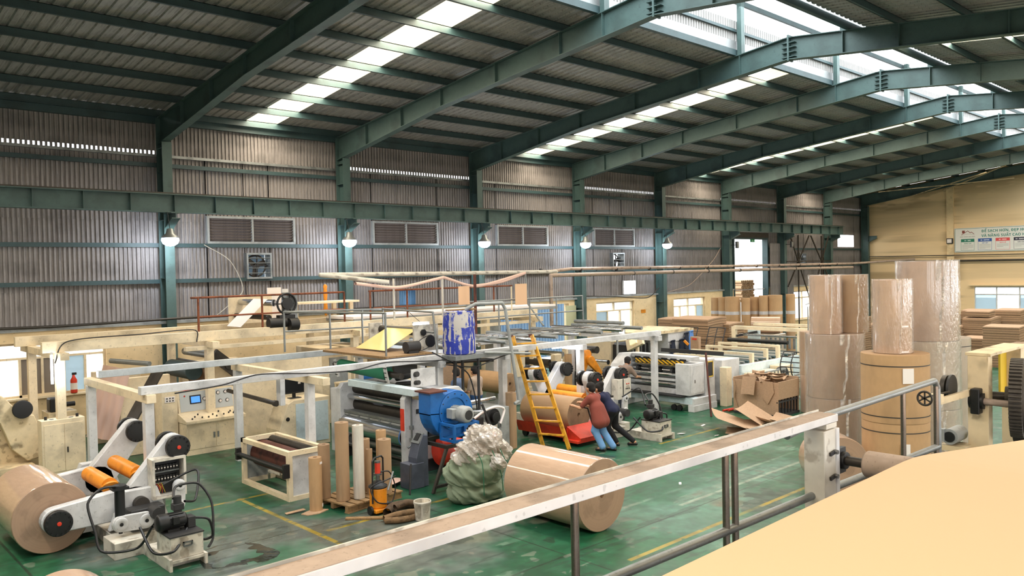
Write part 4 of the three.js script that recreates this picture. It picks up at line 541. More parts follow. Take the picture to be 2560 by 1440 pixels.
// ---------------------------------------------------------------- second line, cream painted
{
  const t = thing('cream_gantry', 'long cream gantry of the rear machine line, rusty railing on top', 'gantry', [12, 0, -21]);
  for (const z of [-22.4, -19.85]) part('long_beam', bx(4.4, z < -20 ? 20 : 19.6, 2.72, 2.96, z - 0.08, z + 0.08, 0.006), M.cream, t); part('long_beam', bx(7.5, 19.6, 2.5, 2.6, -19.93, -19.77, 0.006), M.cream, t);
  for (const x of [4.75, 8.1, 12.3, 16.4, 19.4]) { part('cross_beam', bx(x - 0.09, x + 0.09, 2.56, 2.72, -23.1, -19.4, 0.006), M.cream, t); for (const z of [-22.4, -19.85]) part('post', bx(x - 0.09, x + 0.09, 0, 2.56, z - 0.09, z + 0.09, 0.006), M.cream, t); }
  part('conveyor_bed', bx(12.5, 21, 2.98, 3.06, -21.7, -20.2), M.whitePaper, t, 'pale board web on the bridge'); part('bed_side', [bx(12.5, 21, 2.9, 3.0, -21.75, -21.7), bx(12.5, 21, 2.9, 3.0, -20.2, -20.15)], M.grayPaint, t);
  const r = thing('rusty_railing', 'rusty brown tube railing above the rear gantry, left section', 'railing', [10, 2.9, -19.9]); part('top_rail', cyl([7.7, 3.8, -19.9], [12.03, 3.8, -19.9], 0.028, 10), M.rust, r); part('mid_rail', cyl([7.88, 3.32, -19.9], [12.03, 3.32, -19.9], 0.024, 10), M.rust, r); for (const x of [7.88, 9.56, 12.03]) part('post', cyl([x, 2.9, -19.9], [x, 3.8, -19.9], 0.028, 10), M.rust, r);
  const q = thing('rusty_railing', 'rusty brown tube railing above the rear gantry, right section', 'railing', [15, 2.9, -19.9]); part('top_rail', cyl([12.85, 3.8, -19.9], [18.53, 3.8, -19.9], 0.028, 10), M.rust, q); part('mid_rail', cyl([13, 3.3, -19.9], [17.7, 3.3, -19.9], 0.022, 10), M.rust, q); for (const x of [12.89, 14.2, 17.7]) part('post', cyl([x, 2.9, -19.9], [x, 3.8, -19.9], 0.028, 10), M.rust, q); part('post', cyl([18.5, 2.5, -19.9], [18.5, 3.8, -19.9], 0.022, 10), M.cream, q);
}
{ // web rising over a motor driven roller on the rear gantry
  const t = thing('web_lifter', 'rear gantry roller with white web, black motor and hand wheel', 'machine', [10.3, 2.96, -20.6]); part('side_plate', [bx(9.6, 10.9, 2.96, 3.75, -22.1, -22.05)], M.cream, t); part('side_plate', bx(10.15, 10.6, 2.96, 3.85, -19.98, -19.94), M.galv, t); part('roller', cyl([9.95, 3.58, -22.05], [9.95, 3.58, -20.0], 0.09, 20), M.chrome, t); part('roller', cyl([9.8, 3.2, -22.05], [9.8, 3.2, -20.0], 0.07, 16), M.darkSteel, t);
  part('paper_web', bar([9.15, 2.97, -20.75], [9.93, 3.68, -20.75], 0.85, 0.006, [0, 1, 0]), M.whitePaper, t, 'white web'); part('hand_wheel', [new THREE.TorusGeometry(0.27, 0.03, 8, 28).translate(10.25, 3.55, -19.88), disc([10.25, 3.55, -19.9], [0, 0, 1], 0.16, 0.08), ...[0, 1, 2].map((k) => bar([10.25 - 0.26 * Math.cos(k * 1.05), 3.55 - 0.26 * Math.sin(k * 1.05), -19.88], [10.25 + 0.26 * Math.cos(k * 1.05), 3.55 + 0.26 * Math.sin(k * 1.05), -19.88], 0.03, 0.03))], M.black, t); part('motor', [cyl([9.7, 3.05, -19.85], [10.25, 3.05, -19.85], 0.14, 20), cyl([10.2, 3.0, -19.7], [10.45, 3.0, -19.7], 0.17, 20), bx(10.0, 10.45, 2.96, 3.25, -20.0, -19.8)], M.black, t);
}
{ const t = thing('aluminium_panel', 'protective film covered metal panels leaning on the rear gantry', 'panel', [11.2, 3.0, -22.6]); part('sheet', bx(11.05, 11.5, 2.98, 3.95, -22.66, -22.63), M.whitePaper, t); part('sheet', bx(11.55, 11.75, 2.98, 3.9, -22.7, -22.67), M.white, t); }
solo('wrapped_post', [lathe([13.1, 3.0, -22.8], [13.1, 4.0, -22.8], [[0.03, 0], [0.07, 0.2], [0.05, 0.5], [0.07, 0.7], [0.05, 0.85], [0.07, 0.93], [0.03, 1.0], [0, 1]], 12)], M.orange, 'ochre cloth wrapped post beside the leaning panels', 'post');
{ const t = thing('side_table', 'cream trestle table on the rear gantry right of the panels', 'table', [12.5, 2.96, -22]); part('table_top', bx(11.5, 13.6, 3.44, 3.5, -22.3, -21.6), M.cream, t); for (const x of [11.6, 12.9, 13.5]) part('leg', bx(x - 0.06, x + 0.06, 2.96, 3.44, -22.0, -21.9), M.cream, t); }
{ // cream reel stand and cabinets, far left
  const t = thing('cream_reel_stand', 'cream reel stand with curved arms and black chuck at the left edge', 'reel stand', [3.9, 0, -20.6]);
  const armC = (pts, z0, z1) => part('arm', ext(pts, 'z', z0, z1, [], 0.015), M.creamDirty, t);
  armC([[3.35, 1.85], [3.55, 1.95], [3.8, 1.75], [4.1, 1.35], [4.35, 1.3], [4.55, 0.75], [4.5, 0.35], [4.2, 0.3], [3.9, 0.6], [3.7, 1.2], [3.4, 1.6]], -20.7, -20.45); part('base', [bx(3.1, 4.5, 0, 0.8, -22.8, -20.8, 0.02), bx(3.3, 4.3, 0.0, 0.25, -20.8, -20.2, 0.02)], M.creamDirty, t); part('drum', cyl([3.5, 0.95, -22.6], [3.5, 0.95, -20.8], 0.45, 28), M.creamDirty, t);
  part('chuck', [disc([4.1, 1.48, -20.45], [0, 0, 1], 0.17, 0.1), disc([4.1, 1.48, -20.35], [0, 0, 1], 0.2, 0.08)], M.black, t); part('chuck', [disc([3.6, 1.6, -22.2], [0, 0, 1], 0.25, 0.2)], M.black, t); part('lever', bar([3.35, 0.75, -20.3], [3.65, 1.1, -20.3], 0.07, 0.05), M.rustDark, t);
  const m = thing('cream_motor_unit', 'cream box with a greasy black motor under the window', 'machine', [5.5, 0, -22.9]); part('body', bx(5.1, 5.75, 0, 1.0, -23.2, -22.5, 0.01), M.creamDirty, m); part('motor', [bx(5.15, 5.5, 1.0, 1.35, -22.9, -22.55, 0.04), cyl([5.5, 1.15, -22.7], [5.75, 1.15, -22.7], 0.06, 12)], M.black, m);
  const c = thing('electric_cabinet', 'cream two door switch cabinet with knobs on top, left of the gantry post', 'cabinet', [4.75, 0, -19.85]); part('body', bx(4.33, 5.2, 0, 1.24, -20.1, -19.75, 0.01), M.cream, c); for (const [a, b] of [[4.38, 4.77], [4.78, 5.15]]) { const d = part('door', bx(a, b, 0.1, 1.14, -19.75, -19.735), M.cream, c); if (a > 4.5) part('latch', bx(4.82, 4.845, 0.5, 0.62, -19.735, -19.72), M.black, d); } for (const [x, z] of [[4.45, -19.9], [5.08, -19.9]]) part('knob', cyl([x, 1.24, z], [x, 1.31, z], 0.03, 10), M.black, c); for (const x of [4.56, 4.95]) part('dial', disc([x, 1.24, -19.88], [0, 1, 0], 0.045, 0.012), M.galv, c);
}
{ // control console
  const t = thing('control_console', 'cream control console with a small lit screen, gauges and buttons', 'console', [8.05, 0, -19.9]), a = 7.35, b = 8.78; M.panelGray = mat(0xb9bdbd, 0.45);
  part('body', ext([[-20.25, 0], [-19.5, 0], [-19.5, 0.78], [-20.25, 0.78]], 'x', a, b, [], 0.01), M.cream, t); part('sloping_desk', ext([[-20.25, 0.78], [-19.4, 0.78], [-19.4, 0.84], [-19.95, 0.98], [-20.25, 0.98]], 'x', a - 0.03, b + 0.03), M.cream, t); const up = part('upright', ext([[-20.25, 0.98], [-19.95, 0.98], [-20.05, 1.5], [-20.25, 1.5]], 'x', a, b), M.cream, t);
  const pt = (y) => -19.95 - 0.1 * (y - 0.98) / 0.52 + 0.004; part('instrument_panel', bar([(a + b) / 2, 1.0, pt(1.0)], [(a + b) / 2, 1.47, pt(1.47)], b - a - 0.1, 0.008, [0, 0.2, 1]), M.panelGray, up); const scr = new THREE.MeshPhysicalMaterial({ color: 0x1133aa, emissive: new THREE.Color(0.15, 0.55, 1.3), roughness: 0.3 });
  const sc = part('screen_bezel', bar([7.78, 1.17, pt(1.2) + 0.01], [7.78, 1.38, pt(1.4) + 0.01], 0.28, 0.02, [0, 0.2, 1]), M.black, t); part('display', bar([7.78, 1.2, pt(1.2) + 0.022], [7.78, 1.35, pt(1.37) + 0.022], 0.22, 0.006, [0, 0.2, 1]), scr, sc, 'lit blue screen');
  for (const [x, y] of [[8.0, 1.27], [8.18, 1.27], [8.36, 1.38], [8.55, 1.38], [8.4, 1.17], [8.58, 1.17]]) { const g = part('gauge', cyl([x, y, pt(y)], [x, y, pt(y) + 0.025], 0.045, 16), M.dark, t); part('gauge_face', cyl([x, y, pt(y) + 0.022], [x, y, pt(y) + 0.028], 0.034, 14), M.whitePaper, g); } part('indicator', disc([7.52, 1.38, pt(1.38)], [0, 0, 1], 0.02, 0.02, 10), M.red, t);
  for (const [x, z] of [[7.6, -19.6], [7.72, -19.72], [7.75, -19.52], [7.9, -19.5], [8.05, -19.62], [8.1, -19.5], [8.25, -19.75], [8.45, -19.6], [8.52, -19.68], [8.6, -19.62], [8.55, -19.55], [8.66, -19.58], [7.5, -19.5], [8.3, -19.55]]) { const y = 0.84 + (-19.4 - z) * 0.14 / 0.55; part('button', cyl([x, y, z], [x, y + 0.035, z + 0.006], 0.018, 10), M.black, t); }
  for (const [p, q] of [[a + 0.06, 8.06], [8.08, b - 0.06]]) { const d = part('door', bx(p, q, 0.14, 0.72, -19.5, -19.488), M.cream, t); part('latch', bx(p < 8 ? 8.0 : 8.1, p < 8 ? 8.04 : 8.14, 0.36, 0.5, -19.488, -19.47), M.galv, d); }
  solo('red_cloth', [ext([[7.5, -20.2], [7.9, -20.22], [8.05, -20.1], [7.85, -20.03], [7.6, -20.06]], 'y', 1.5, 1.53)], M.red, 'red cloth lying on top of the control console', 'cloth');
  const s = thing('cream_side_cabinet', 'narrow cream cabinet with a socket plate left of the control console', 'cabinet', [7.1, 0, -20.3]); part('body', bx(6.95, 7.33, 0, 1.55, -20.45, -19.95, 0.01), M.cream, s); const sp = part('socket_plate', bx(7.02, 7.26, 1.28, 1.42, -19.95, -19.93, 0.004), M.whitePaper, s); for (let k = 0; k < 6; k++) part('socket', disc([7.07 + (k % 3) * 0.07, 1.32 + (k > 2 ? 0.06 : 0), -19.93], [0, 0, 1], 0.018, 0.006, 10), M.black, sp);
}
{ // light blue machine cabinet with monitor on top
  const t = thing('drive_cabinet', 'tall cream partition with a pale blue door cabinet in front', 'cabinet', [10, 0, -19.3]); part('partition', bx(8.9, 11.3, 0, 2.2, -20.1, -19.95, 0.01), M.cream, t); part('blue_cabinet', ext([[9.15, 0], [10.55, 0], [10.55, 1.2], [9.55, 1.2], [9.4, 1.12], [9.15, 0.5]], 'z', -19.0, -18.3, [], 0.01), M.cream, t); part('door', bx(9.6, 10.5, 0.1, 1.1, -18.3, -18.285), M.bluewhite, t, 'pale blue door'); part('vent_knob', disc([9.38, 0.75, -18.3], [0, 0, 1], 0.05, 0.02), M.black, t);
  const m = thing('desktop_monitor', 'black computer monitor on top of the pale blue cabinet', 'monitor', [9.75, 1.2, -18.6]); part('housing', bx(9.42, 10.08, 1.32, 1.75, -18.66, -18.62, 0.008), M.black, m); part('screen', bx(9.46, 10.04, 1.36, 1.71, -18.62, -18.617), mat(0x15181c, 0.15), m, 'dark glossy screen'); part('stand', [bx(9.71, 9.79, 1.2, 1.36, -18.68, -18.64), bx(9.6, 9.9, 1.2, 1.22, -18.74, -18.54, 0.005)], M.black, m); part('sticker', bx(9.85, 9.92, 1.55, 1.6, -18.617, -18.615), M.whitePaper, m);
}
{ // rear reel rack with kraft web and rollers (behind the console)
  const t = thing('rear_single_facer', 'rear cream machine with a kraft web running over dark rollers', 'machine', [8.9, 0, -21]); for (const z of [-22.3, -20.5]) part('side_frame', bx(8.3, 9.9, 0, 2.0, z - 0.08, z + 0.08, 0.02), M.cream, t); part('roller', cyl([8.4, 2.3, -22.2], [8.4, 2.3, -20.2], 0.1, 18), M.galv, t); part('roller', cyl([8.75, 1.45, -22.2], [8.75, 1.45, -20.2], 0.13, 18), M.darkSteel, t); part('roller', cyl([8.2, 2.05, -22.2], [8.2, 2.05, -20.2], 0.08, 18), M.dark, t); part('paper_web', bar([8.15, 2.1, -21.2], [8.65, 0.9, -21.2], 1.6, 0.006, [1, 0, 0]), M.kraft, t, 'kraft web'); part('bracket', [bar([8.3, 2.35, -20.1], [8.9, 1.85, -20.1], 0.12, 0.3), disc([8.7, 2.05, -20.1], [0, 0, 1], 0.13, 0.1)], M.darkSteel, t); part('green_cover', [cyl([8.0, 1.9, -22.1], [8.0, 1.9, -20.6], 0.22, 18)], M.greenDark, t);
  reel('paper_reel', 'kraft reel low behind the control console', [9.2, 0.9, -21.6], [9.2, 0.9, -20.2], 0.35, 'plain'); 
  const u = thing('web_press', 'large dark roller with a printed kraft web behind the narrow cream cabinet', 'machine', [6.9, 0, -21.6]); part('side_frame', bx(6.2, 7.4, 0, 1.9, -20.75, -20.6, 0.02), M.cream, u); part('side_frame', bx(6.2, 7.4, 0, 1.9, -22.9, -22.75, 0.02), M.cream, u); part('roller', cyl([6.85, 1.1, -22.75], [6.85, 1.1, -20.75], 0.5, 36), M.dark, u); part('roller', cyl([6.7, 1.65, -22.75], [6.7, 1.65, -20.75], 0.16, 24), M.chrome, u); part('paper_web', new THREE.CylinderGeometry(0.56, 0.56, 1.5, 32, 1, true, 0.2, 2.2).rotateX(Math.PI / 2).translate(6.95, 1.25, -21.6), M.pinkPaper, u, 'pale printed web');
  const v = thing('pink_web', 'pale pink paper web draped down over the rear rollers', 'paper web', [5.9, 0.6, -21]); const g = new THREE.PlaneGeometry(0.62, 1.75, 16, 12), p = g.attributes.position; for (let i = 0; i < p.count; i++) { const x = p.getX(i), y = p.getY(i); p.setZ(i, 0.03 * Math.sin(x * 34) * (0.6 - y / 3)); } g.computeVertexNormals(); part('sheet', g.rotateX(0.15).rotateY(-0.5).applyMatrix4(new THREE.Matrix4().makeRotationZ(-0.28)).translate(5.95, 1.35, -20.6), M.pinkPaper, v); part('top_roller', cyl([6.2, 2.3, -21.2], [6.75, 2.25, -20.1], 0.06, 14), M.galv, v);
  solo('walkway_ramp', bar([5.95, 1.0, -19.2], [6.7, 2.2, -19.3], 0.5, 0.03, [0, 1, 0]), M.darkSteel, 'grey sloping plate behind the front gantry beams', 'plate');
}
{ // tall cream cabinets and machine blocks behind the deck
  const t = thing('rear_machine_block', 'cream machine housings with doors behind the plank deck', 'machine', [13.5, 0, -21.4]); part('housing', bx(11.6, 13.2, 0, 2.2, -22, -20.6, 0.02), M.cream, t); part('housing', bx(13.4, 14.6, 0, 1.9, -21.8, -20.4, 0.02), M.cream, t); part('panel', bx(11.9, 12.5, 0.4, 1.9, -20.6, -20.58), M.grayPaint, t); part('panel', bx(13.6, 14.4, 0.8, 1.7, -20.4, -20.38), M.greenDark, t); for (let k = 0; k < 4; k++) part('roller', cyl([10.6 + k * 0.22, 1.6 - (k % 2) * 0.4, -22], [10.6 + k * 0.22, 1.6 - (k % 2) * 0.4, -20.4], 0.1, 16), k % 2 ? M.chrome : M.darkSteel, t);
  const d = thing('gold_web', 'shiny golden paper web rising over rollers on the plank deck', 'machine', [11.3, 2.46, -16.3]); M.gold = mat(0xd9c27a, 0.28, 0.15); part('paper_web', bar([10.55, 2.5, -16.35], [11.5, 2.95, -16.35], 1.25, 0.006, [0, 1, 0]), M.gold, d, 'glossy golden web'); part('side_plate', bx(11.05, 11.75, 2.46, 3.08, -15.3, -15.24), M.whiteDirty, d); part('side_plate', bx(11.2, 11.6, 2.46, 3.05, -17.4, -17.34), M.whiteDirty, d); part('roller', cyl([11.55, 2.88, -17.4], [11.55, 2.88, -15.3], 0.1, 18), M.darkSteel, d); part('pulley', [disc([11.5, 2.68, -15.24], [0, 0, 1], 0.14, 0.05), disc([11.3, 2.9, -15.24], [0, 0, 1], 0.08, 0.05, 7)], M.black, d); part('motor', [cyl([10.7, 2.6, -15.1], [11.05, 2.6, -15.1], 0.13, 18), bx(10.72, 11.0, 2.46, 2.6, -15.2, -15.0)], M.dark, d); part('drive_belt', tube([[11.05, 2.72, -15.06], [11.5, 2.83, -15.2], [11.62, 2.66, -15.2], [11.45, 2.55, -15.2], [11.05, 2.5, -15.06]], 0.01, 30, 6, true), M.rubber, d);
}
// ---------------------------------------------------------------- slitter scorer
const hazard = tex(256, (u, v) => ((u * 8 + v * 1.2) % 1 < 0.42 ? C3(0x1a1a1a) : C3(0xe0ad1c)), true, 64);
{
  const t = thing('slitter_scorer', 'white slitting machine with black and yellow striped guard and chrome shafts', 'machine', [20.6, 0, -15]), zf = -13.8, zb = -16.1;
  part('end_housing', [bx(19.92, 20.72, 0.48, 1.42, zf - 0.5, zf, 0.02)], M.white, t); const d = part('door', bx(19.98, 20.66, 0.54, 1.36, zf, zf + 0.012), M.white, t); part('latch', bx(20.18, 20.2, 0.84, 0.94, zf + 0.012, zf + 0.022), M.black, d);
  part('drive_tower', bx(20.74, 21.25, 0, 1.5, zf - 0.55, zf + 0.02, 0.02), M.white, t); part('tower_window', bx(20.86, 21.12, 0.98, 1.4, zf + 0.02, zf + 0.03), M.dark, t); part('window_border', [bx(20.83, 21.15, 1.4, 1.43, zf + 0.02, zf + 0.034), bx(20.83, 21.15, 0.95, 0.98, zf + 0.02, zf + 0.034), bx(20.83, 20.86, 0.95, 1.43, zf + 0.02, zf + 0.034), bx(21.12, 21.15, 0.95, 1.43, zf + 0.02, zf + 0.034)], M.yellow, t);
  part('base_carriage', [bx(19.98, 21.2, 0, 0.2, zf - 0.1, zf + 0.12, 0.01), bx(20.0, 21.2, 0.2, 0.4, zf - 0.4, zf + 0.1, 0.01)], M.white, t); part('lower_beam', bx(20.0, 20.3, 0.22, 0.42, zb, zf + 0.05, 0.01), M.bluewhite, t); part('rail', bx(19.8, 20.1, 0.42, 0.47, zb, zf - 0.2), M.dark, t); part('wheel', [cyl([19.95, 0.09, -14.2], [20.02, 0.09, -14.2], 0.09, 16)], M.black, t); part('wheel', cyl([19.95, 0.09, -14.4], [20.02, 0.09, -14.4], 0.09, 16), M.black, t);
  part('top_beam', bx(20.1, 20.5, 1.5, 1.62, zb, zf - 0.02, 0.01), M.white, t); const hz = new THREE.MeshPhysicalMaterial({ map: rep(hazard, 1.15, 1), roughness: 0.5 }); const g = bx(20.06, 20.09, 1.36, 1.48, zb + 0.2, zf - 0.3); { const uv = g.attributes.uv, p = g.attributes.position; for (let i = 0; i < uv.count; i++) uv.setXY(i, p.getZ(i) / 1.6, (p.getY(i) - 1.36) / 0.12); } part('striped_guard', g, hz, t, 'black and yellow striped guard', true);
  for (let k = 0; k < 6; k++) part('cutter_head', bx(20.08, 20.2, 1.48, 1.54, -15.95 + k * 0.34, -15.72 + k * 0.34, 0.01), M.black, t);
  part('apron', bar([20.0, 1.3, -15.1], [20.12, 1.38, -15.1], 1.9, 0.01, [1, 0, 0]), M.chrome, t);
  part('cross_shaft', cyl([20.15, 1.16, zb], [20.15, 1.16, zf - 0.4], 0.05, 16), M.chrome, t); part('cross_shaft', cyl([20.0, 1.06, zb], [20.0, 1.06, zf - 0.3], 0.065, 16), M.chrome, t); part('cross_shaft', cyl([20.05, 0.76, zb], [20.05, 0.76, zf - 0.5], 0.07, 16), M.chrome, t); part('back_panel', [bx(20.3, 20.36, 0.5, 1.5, zb, zf - 0.4)], M.grayPaint, t); part('mid_beam', bx(20.02, 20.12, 0.86, 0.94, zb, zf - 0.3), M.white, t); part('lower_panel', bx(20.04, 20.1, 0.48, 0.64, zb, zf - 0.3), M.white, t);
  for (let k = 0; k < 5; k++) part('knife_collar', [cyl([20.12, 1.14, -15.85 + k * 0.4 + (k % 2) * 0.1], [20.12, 1.14, -15.77 + k * 0.4 + (k % 2) * 0.1], 0.12, 18)], M.dark, t);
  part('far_housing', ext([[19.3, 0], [21.0, 0], [21.0, 1.55], [20.1, 1.6], [19.7, 1.3], [19.3, 0.8]], 'z', zb - 0.5, zb, [], 0.02), M.white, t);
  part('black_cover', bar([20.6, 1.72, -15.3], [22.4, 1.5, -14.2], 0.05, 0.12), M.black, t);
}
{ // crosscut sheeter with roller tables behind it
  const t = thing('sheeter', 'white crosscut sheeter with a long roller table behind the slitting machine', 'machine', [24.5, 0, -15.3]);
  part('front_housing', bx(21.6, 22.6, 0.15, 1.4, -14.6, -13.75, 0.02), M.white, t); part('guard_column', bx(21.45, 21.75, 0, 1.2, -13.75, -13.5, 0.015), M.cream, t); part('painted_gap_shade', bx(21.3, 21.55, 0.1, 1.1, -15.5, -14.1), M.black, t);  // black block paints the shade into the gap between the two machines
  part('side_wall', bx(22.6, 27.2, 0.3, 1.15, -13.8, -13.68, 0.01), M.bluewhite, t); part('side_wall', bx(22.0, 27.2, 0.3, 1.2, -16.25, -16.15, 0.01), M.white, t); part('drive_cover', [bx(22.7, 24.2, 0.2, 0.9, -13.66, -13.1, 0.01), bx(24.3, 25.0, 0.5, 1.0, -13.66, -13.2, 0.01)], M.cream, t); part('pulley_guard', cyl([24.25, 0.7, -13.1], [24.25, 0.7, -13.3], 0.28, 24), M.dark, t);
  for (let k = 0; k < 16; k++) part('table_roller', cyl([22.4 + k * 0.28, 1.2, -16.15], [22.4 + k * 0.28, 1.2, -13.8], 0.045, 10), k % 3 ? M.galv : M.greenDark, t);
  for (const [x, y] of [[22.5, 1.32], [23.5, 1.38], [24.4, 1.45], [25.2, 1.5]]) { part('cross_bar', bx(x - 0.05, x + 0.05, y, y + 0.08, -16.15, -13.8), M.cream, t); for (const z of [-16.1, -13.85]) part('bracket', bx(x - 0.06, x + 0.06, 1.1, y + 0.08, z - 0.06, z + 0.06), M.cream, t); }
  part('dark_roller', cyl([25.8, 1.62, -16.15], [25.8, 1.62, -13.8], 0.07, 14), M.black, t);
  for (const z of [-16.3, -13.7]) part('stacker_post', bx(26.4, 26.55, 0, 2.05, z - 0.08, z + 0.08), M.cream, t); part('stacker_beam', bx(26.4, 26.55, 1.95, 2.08, -16.3, -12.2), M.cream, t); part('stacker_beam', bx(27.3, 27.45, 2.05, 2.15, -16.0, -12.2), M.cream, t); part('stacker_bar', cyl([26.6, 1.75, -16.15], [26.6, 1.75, -12.4], 0.04, 10), M.chrome, t); part('stacker_plate', bx(26.9, 26.95, 1.4, 1.9, -16.0, -15.5), M.bluewhite, t); part('arm', bar([26.45, 1.7, -16.2], [26.9, 1.85, -15.6], 0.06, 0.08), M.dark, t);
  for (let k = 0; k < 16; k++) part('stop_finger', bx(26.75, 26.8, 1.3, 1.68, -15.2 + k * 0.18, -15.12 + k * 0.18, 0.01), M.galv, t);
}
{ // curved guard cages of steel strip
  const cage = (x, z0, z1, y0, y1, bulge, label, pos) => { const t = thing('strip_cage', label, 'cage', pos); const f = (s) => [x - bulge * Math.sin(s * Math.PI), lerp(y0, y1, s)]; for (const z of [z0, (z0 + z1) / 2, z1]) part('upright', tube([0, 0.25, 0.5, 0.75, 1].map((s) => [...f(s), z]), 0.02, 20, 6), M.dark, t); for (let k = 0; k <= 6; k++) { const p = f(k / 6); part('strip', cyl([...p, z0], [...p, z1], 0.016, 6), M.dark, t); } };
  cage(25.9, -18.3, -17.5, 0, 2.0, 0.3, 'black curved strip cage before the board stacks, left one', [25.6, 0.9, -17.6]); cage(26.2, -17.2, -16.5, 0, 2.0, 0.3, 'black curved strip cage before the board stacks, right one', [25.6, 0.9, -16.2]); cage(23.3, -12.6, -11.9, 0.7, 1.6, 0.25, 'black curved strip cage beside the film wrapped reels', [23.3, 0.7, -12.2]);
  const st = thing('notice_box', 'beige box with red lettering band in front of the black strip cages', 'box', [24.9, 0, -16.9]); part('body', bx(24.8, 24.95, 1.15, 1.75, -17.1, -16.75), M.kraft, st); part('red_print', bx(24.79, 24.8, 1.64, 1.7, -17.02, -16.83), M.red, st); part('stem', cyl([24.87, 0, -16.9], [24.87, 1.15, -16.9], 0.03, 8), M.dark, st); part('valve', bar([24.75, 1.45, -17.15], [24.7, 1.6, -17.3], 0.08, 0.08), M.orange, st);
}
{ // second line beyond: control pulpit, grey machine with coats
  const t = thing('grey_machine', 'grey machine housing with a row of levers behind the slitting machine', 'machine', [25.5, 0, -18.6]); part('housing', bx(24.2, 25.75, 0, 1.95, -19.6, -17.65, 0.02), M.white, t); part('top', bx(22.6, 25.75, 1.9, 2.0, -19.7, -17.6), M.creamDirty, t); part('bay', bx(22.9, 24.15, 0.3, 1.5, -19.6, -18.4), M.dark, t); for (let k = 0; k < 5; k++) part('lever', [bx(23.0 + k * 0.24, 23.06 + k * 0.24, 1.2, 1.6, -18.4, -18.34, 0.01)], M.galv, t); part('panel_seam', bx(24.2, 25.75, 1.55, 1.58, -17.65, -17.64), M.grayPaint, t);
  const coat = (x, y, w, h, m, label) => { const z = -17.6, g = new THREE.CylinderGeometry(w * 0.28, w * 0.52, h, 20, 10), p = g.attributes.position; for (let i = 0; i < p.count; i++) { const a = Math.atan2(p.getZ(i), p.getX(i)), s = 0.5 - p.getY(i) / h; p.setXYZ(i, p.getX(i) * (1 + 0.14 * Math.sin(a * 6) * s), p.getY(i) + 0.04 * Math.sin(a * 3), p.getZ(i) * 0.3 * (1 + 0.3 * Math.sin(a * 5) * s)); } g.computeVertexNormals(); const o = thing('hanging_jacket', label, 'jacket', [x, y - h / 2, z + 0.06]); part('jacket', g.translate(x, y, z + 0.06), m, o); part('sleeve', [cyl([x - w * 0.3, y + h * 0.3, z + 0.07], [x - w * 0.42, y - h * 0.3, z + 0.1], 0.06, 8)], m, o); part('collar', new THREE.TorusGeometry(0.07, 0.03, 6, 12).rotateX(1.2).translate(x, y + h * 0.5, z + 0.05), m, o); };
  const navy = mat(0x1d2436, 0.9); coat(24.35, 1.3, 0.34, 0.6, navy, 'dark jacket hanging first from the left on the grey machine'); coat(24.9, 1.3, 0.34, 0.62, navy, 'dark jacket hanging in the middle of the grey machine'); coat(25.2, 1.48, 0.34, 0.7, navy, 'tall dark jacket beside the light blue coat'); coat(25.5, 1.4, 0.4, 0.95, mat(0x5b86c4, 0.9), 'light blue coat hanging at the end of the grey machine');
  const c = thing('touch_panel', 'cream operator panel with a lit screen on a bracket behind the gantry post', 'control panel', [22.7, 1.4, -17.8]); part('panel_box', bar([22.5, 1.5, -17.8], [22.6, 1.85, -17.95], 0.75, 0.12, [1, 0, 0]), M.cream, c); part('screen', bar([22.45, 1.62, -17.85], [22.5, 1.78, -17.92], 0.3, 0.1, [1, 0, 0]), new THREE.MeshPhysicalMaterial({ color: 0xfff2c0, emissive: new THREE.Color(0.7, 0.6, 0.35) }), c, 'lit screen'); part('bracket', bx(22.6, 22.7, 0, 1.5, -17.9, -17.8), M.cream, c);
  const m2 = thing('wall_screen', 'small grey box with a white screen under the gantry beam end', 'screen', [21.6, 1.9, -17.9]); part('housing', bx(21.4, 22.0, 1.85, 2.2, -18, -17.85, 0.02), M.grayPaint, m2); part('screen', bx(21.65, 21.92, 1.95, 2.15, -17.85, -17.84), new THREE.MeshPhysicalMaterial({ color: 0xffffff, emissive: new THREE.Color(1.2, 1.25, 1.3) }), m2); part('bracket', bx(21.6, 21.7, 2.2, 2.3, -17.95, -17.9), M.grayPaint, m2); part('stem', bx(21.6, 21.66, 0, 1.86, -17.95, -17.9), M.grayPaint, m2);
  const w = thing('far_winder', 'dark cluttered machine with cream boxes between the gantry posts', 'machine', [21.2, 0, -20]); part('frame', [bx(18.2, 23, 0.2, 0.4, -20.6, -19.2), bx(18.2, 18.4, 0, 1.9, -20.6, -19.2), bx(20.4, 20.55, 0, 1.6, -19.4, -19.2), bx(22.8, 23, 0, 1.6, -20.6, -19.2)], M.cream, w); for (let k = 0; k < 7; k++) part('roller', cyl([18.8 + k * 0.6, 0.9 + 0.25 * (k % 3), -20.6], [18.8 + k * 0.6, 0.9 + 0.25 * (k % 3), -19.0], 0.09 + 0.04 * (k % 2), 14), k % 2 ? M.darkSteel : M.chrome, w); part('gear_box', bx(20.7, 21.4, 1.0, 1.5, -19.2, -18.9, 0.02), M.dark, w); part('cream_box', bx(19.4, 19.75, 1.2, 1.45, -19.0, -18.8, 0.02), M.cream, w);
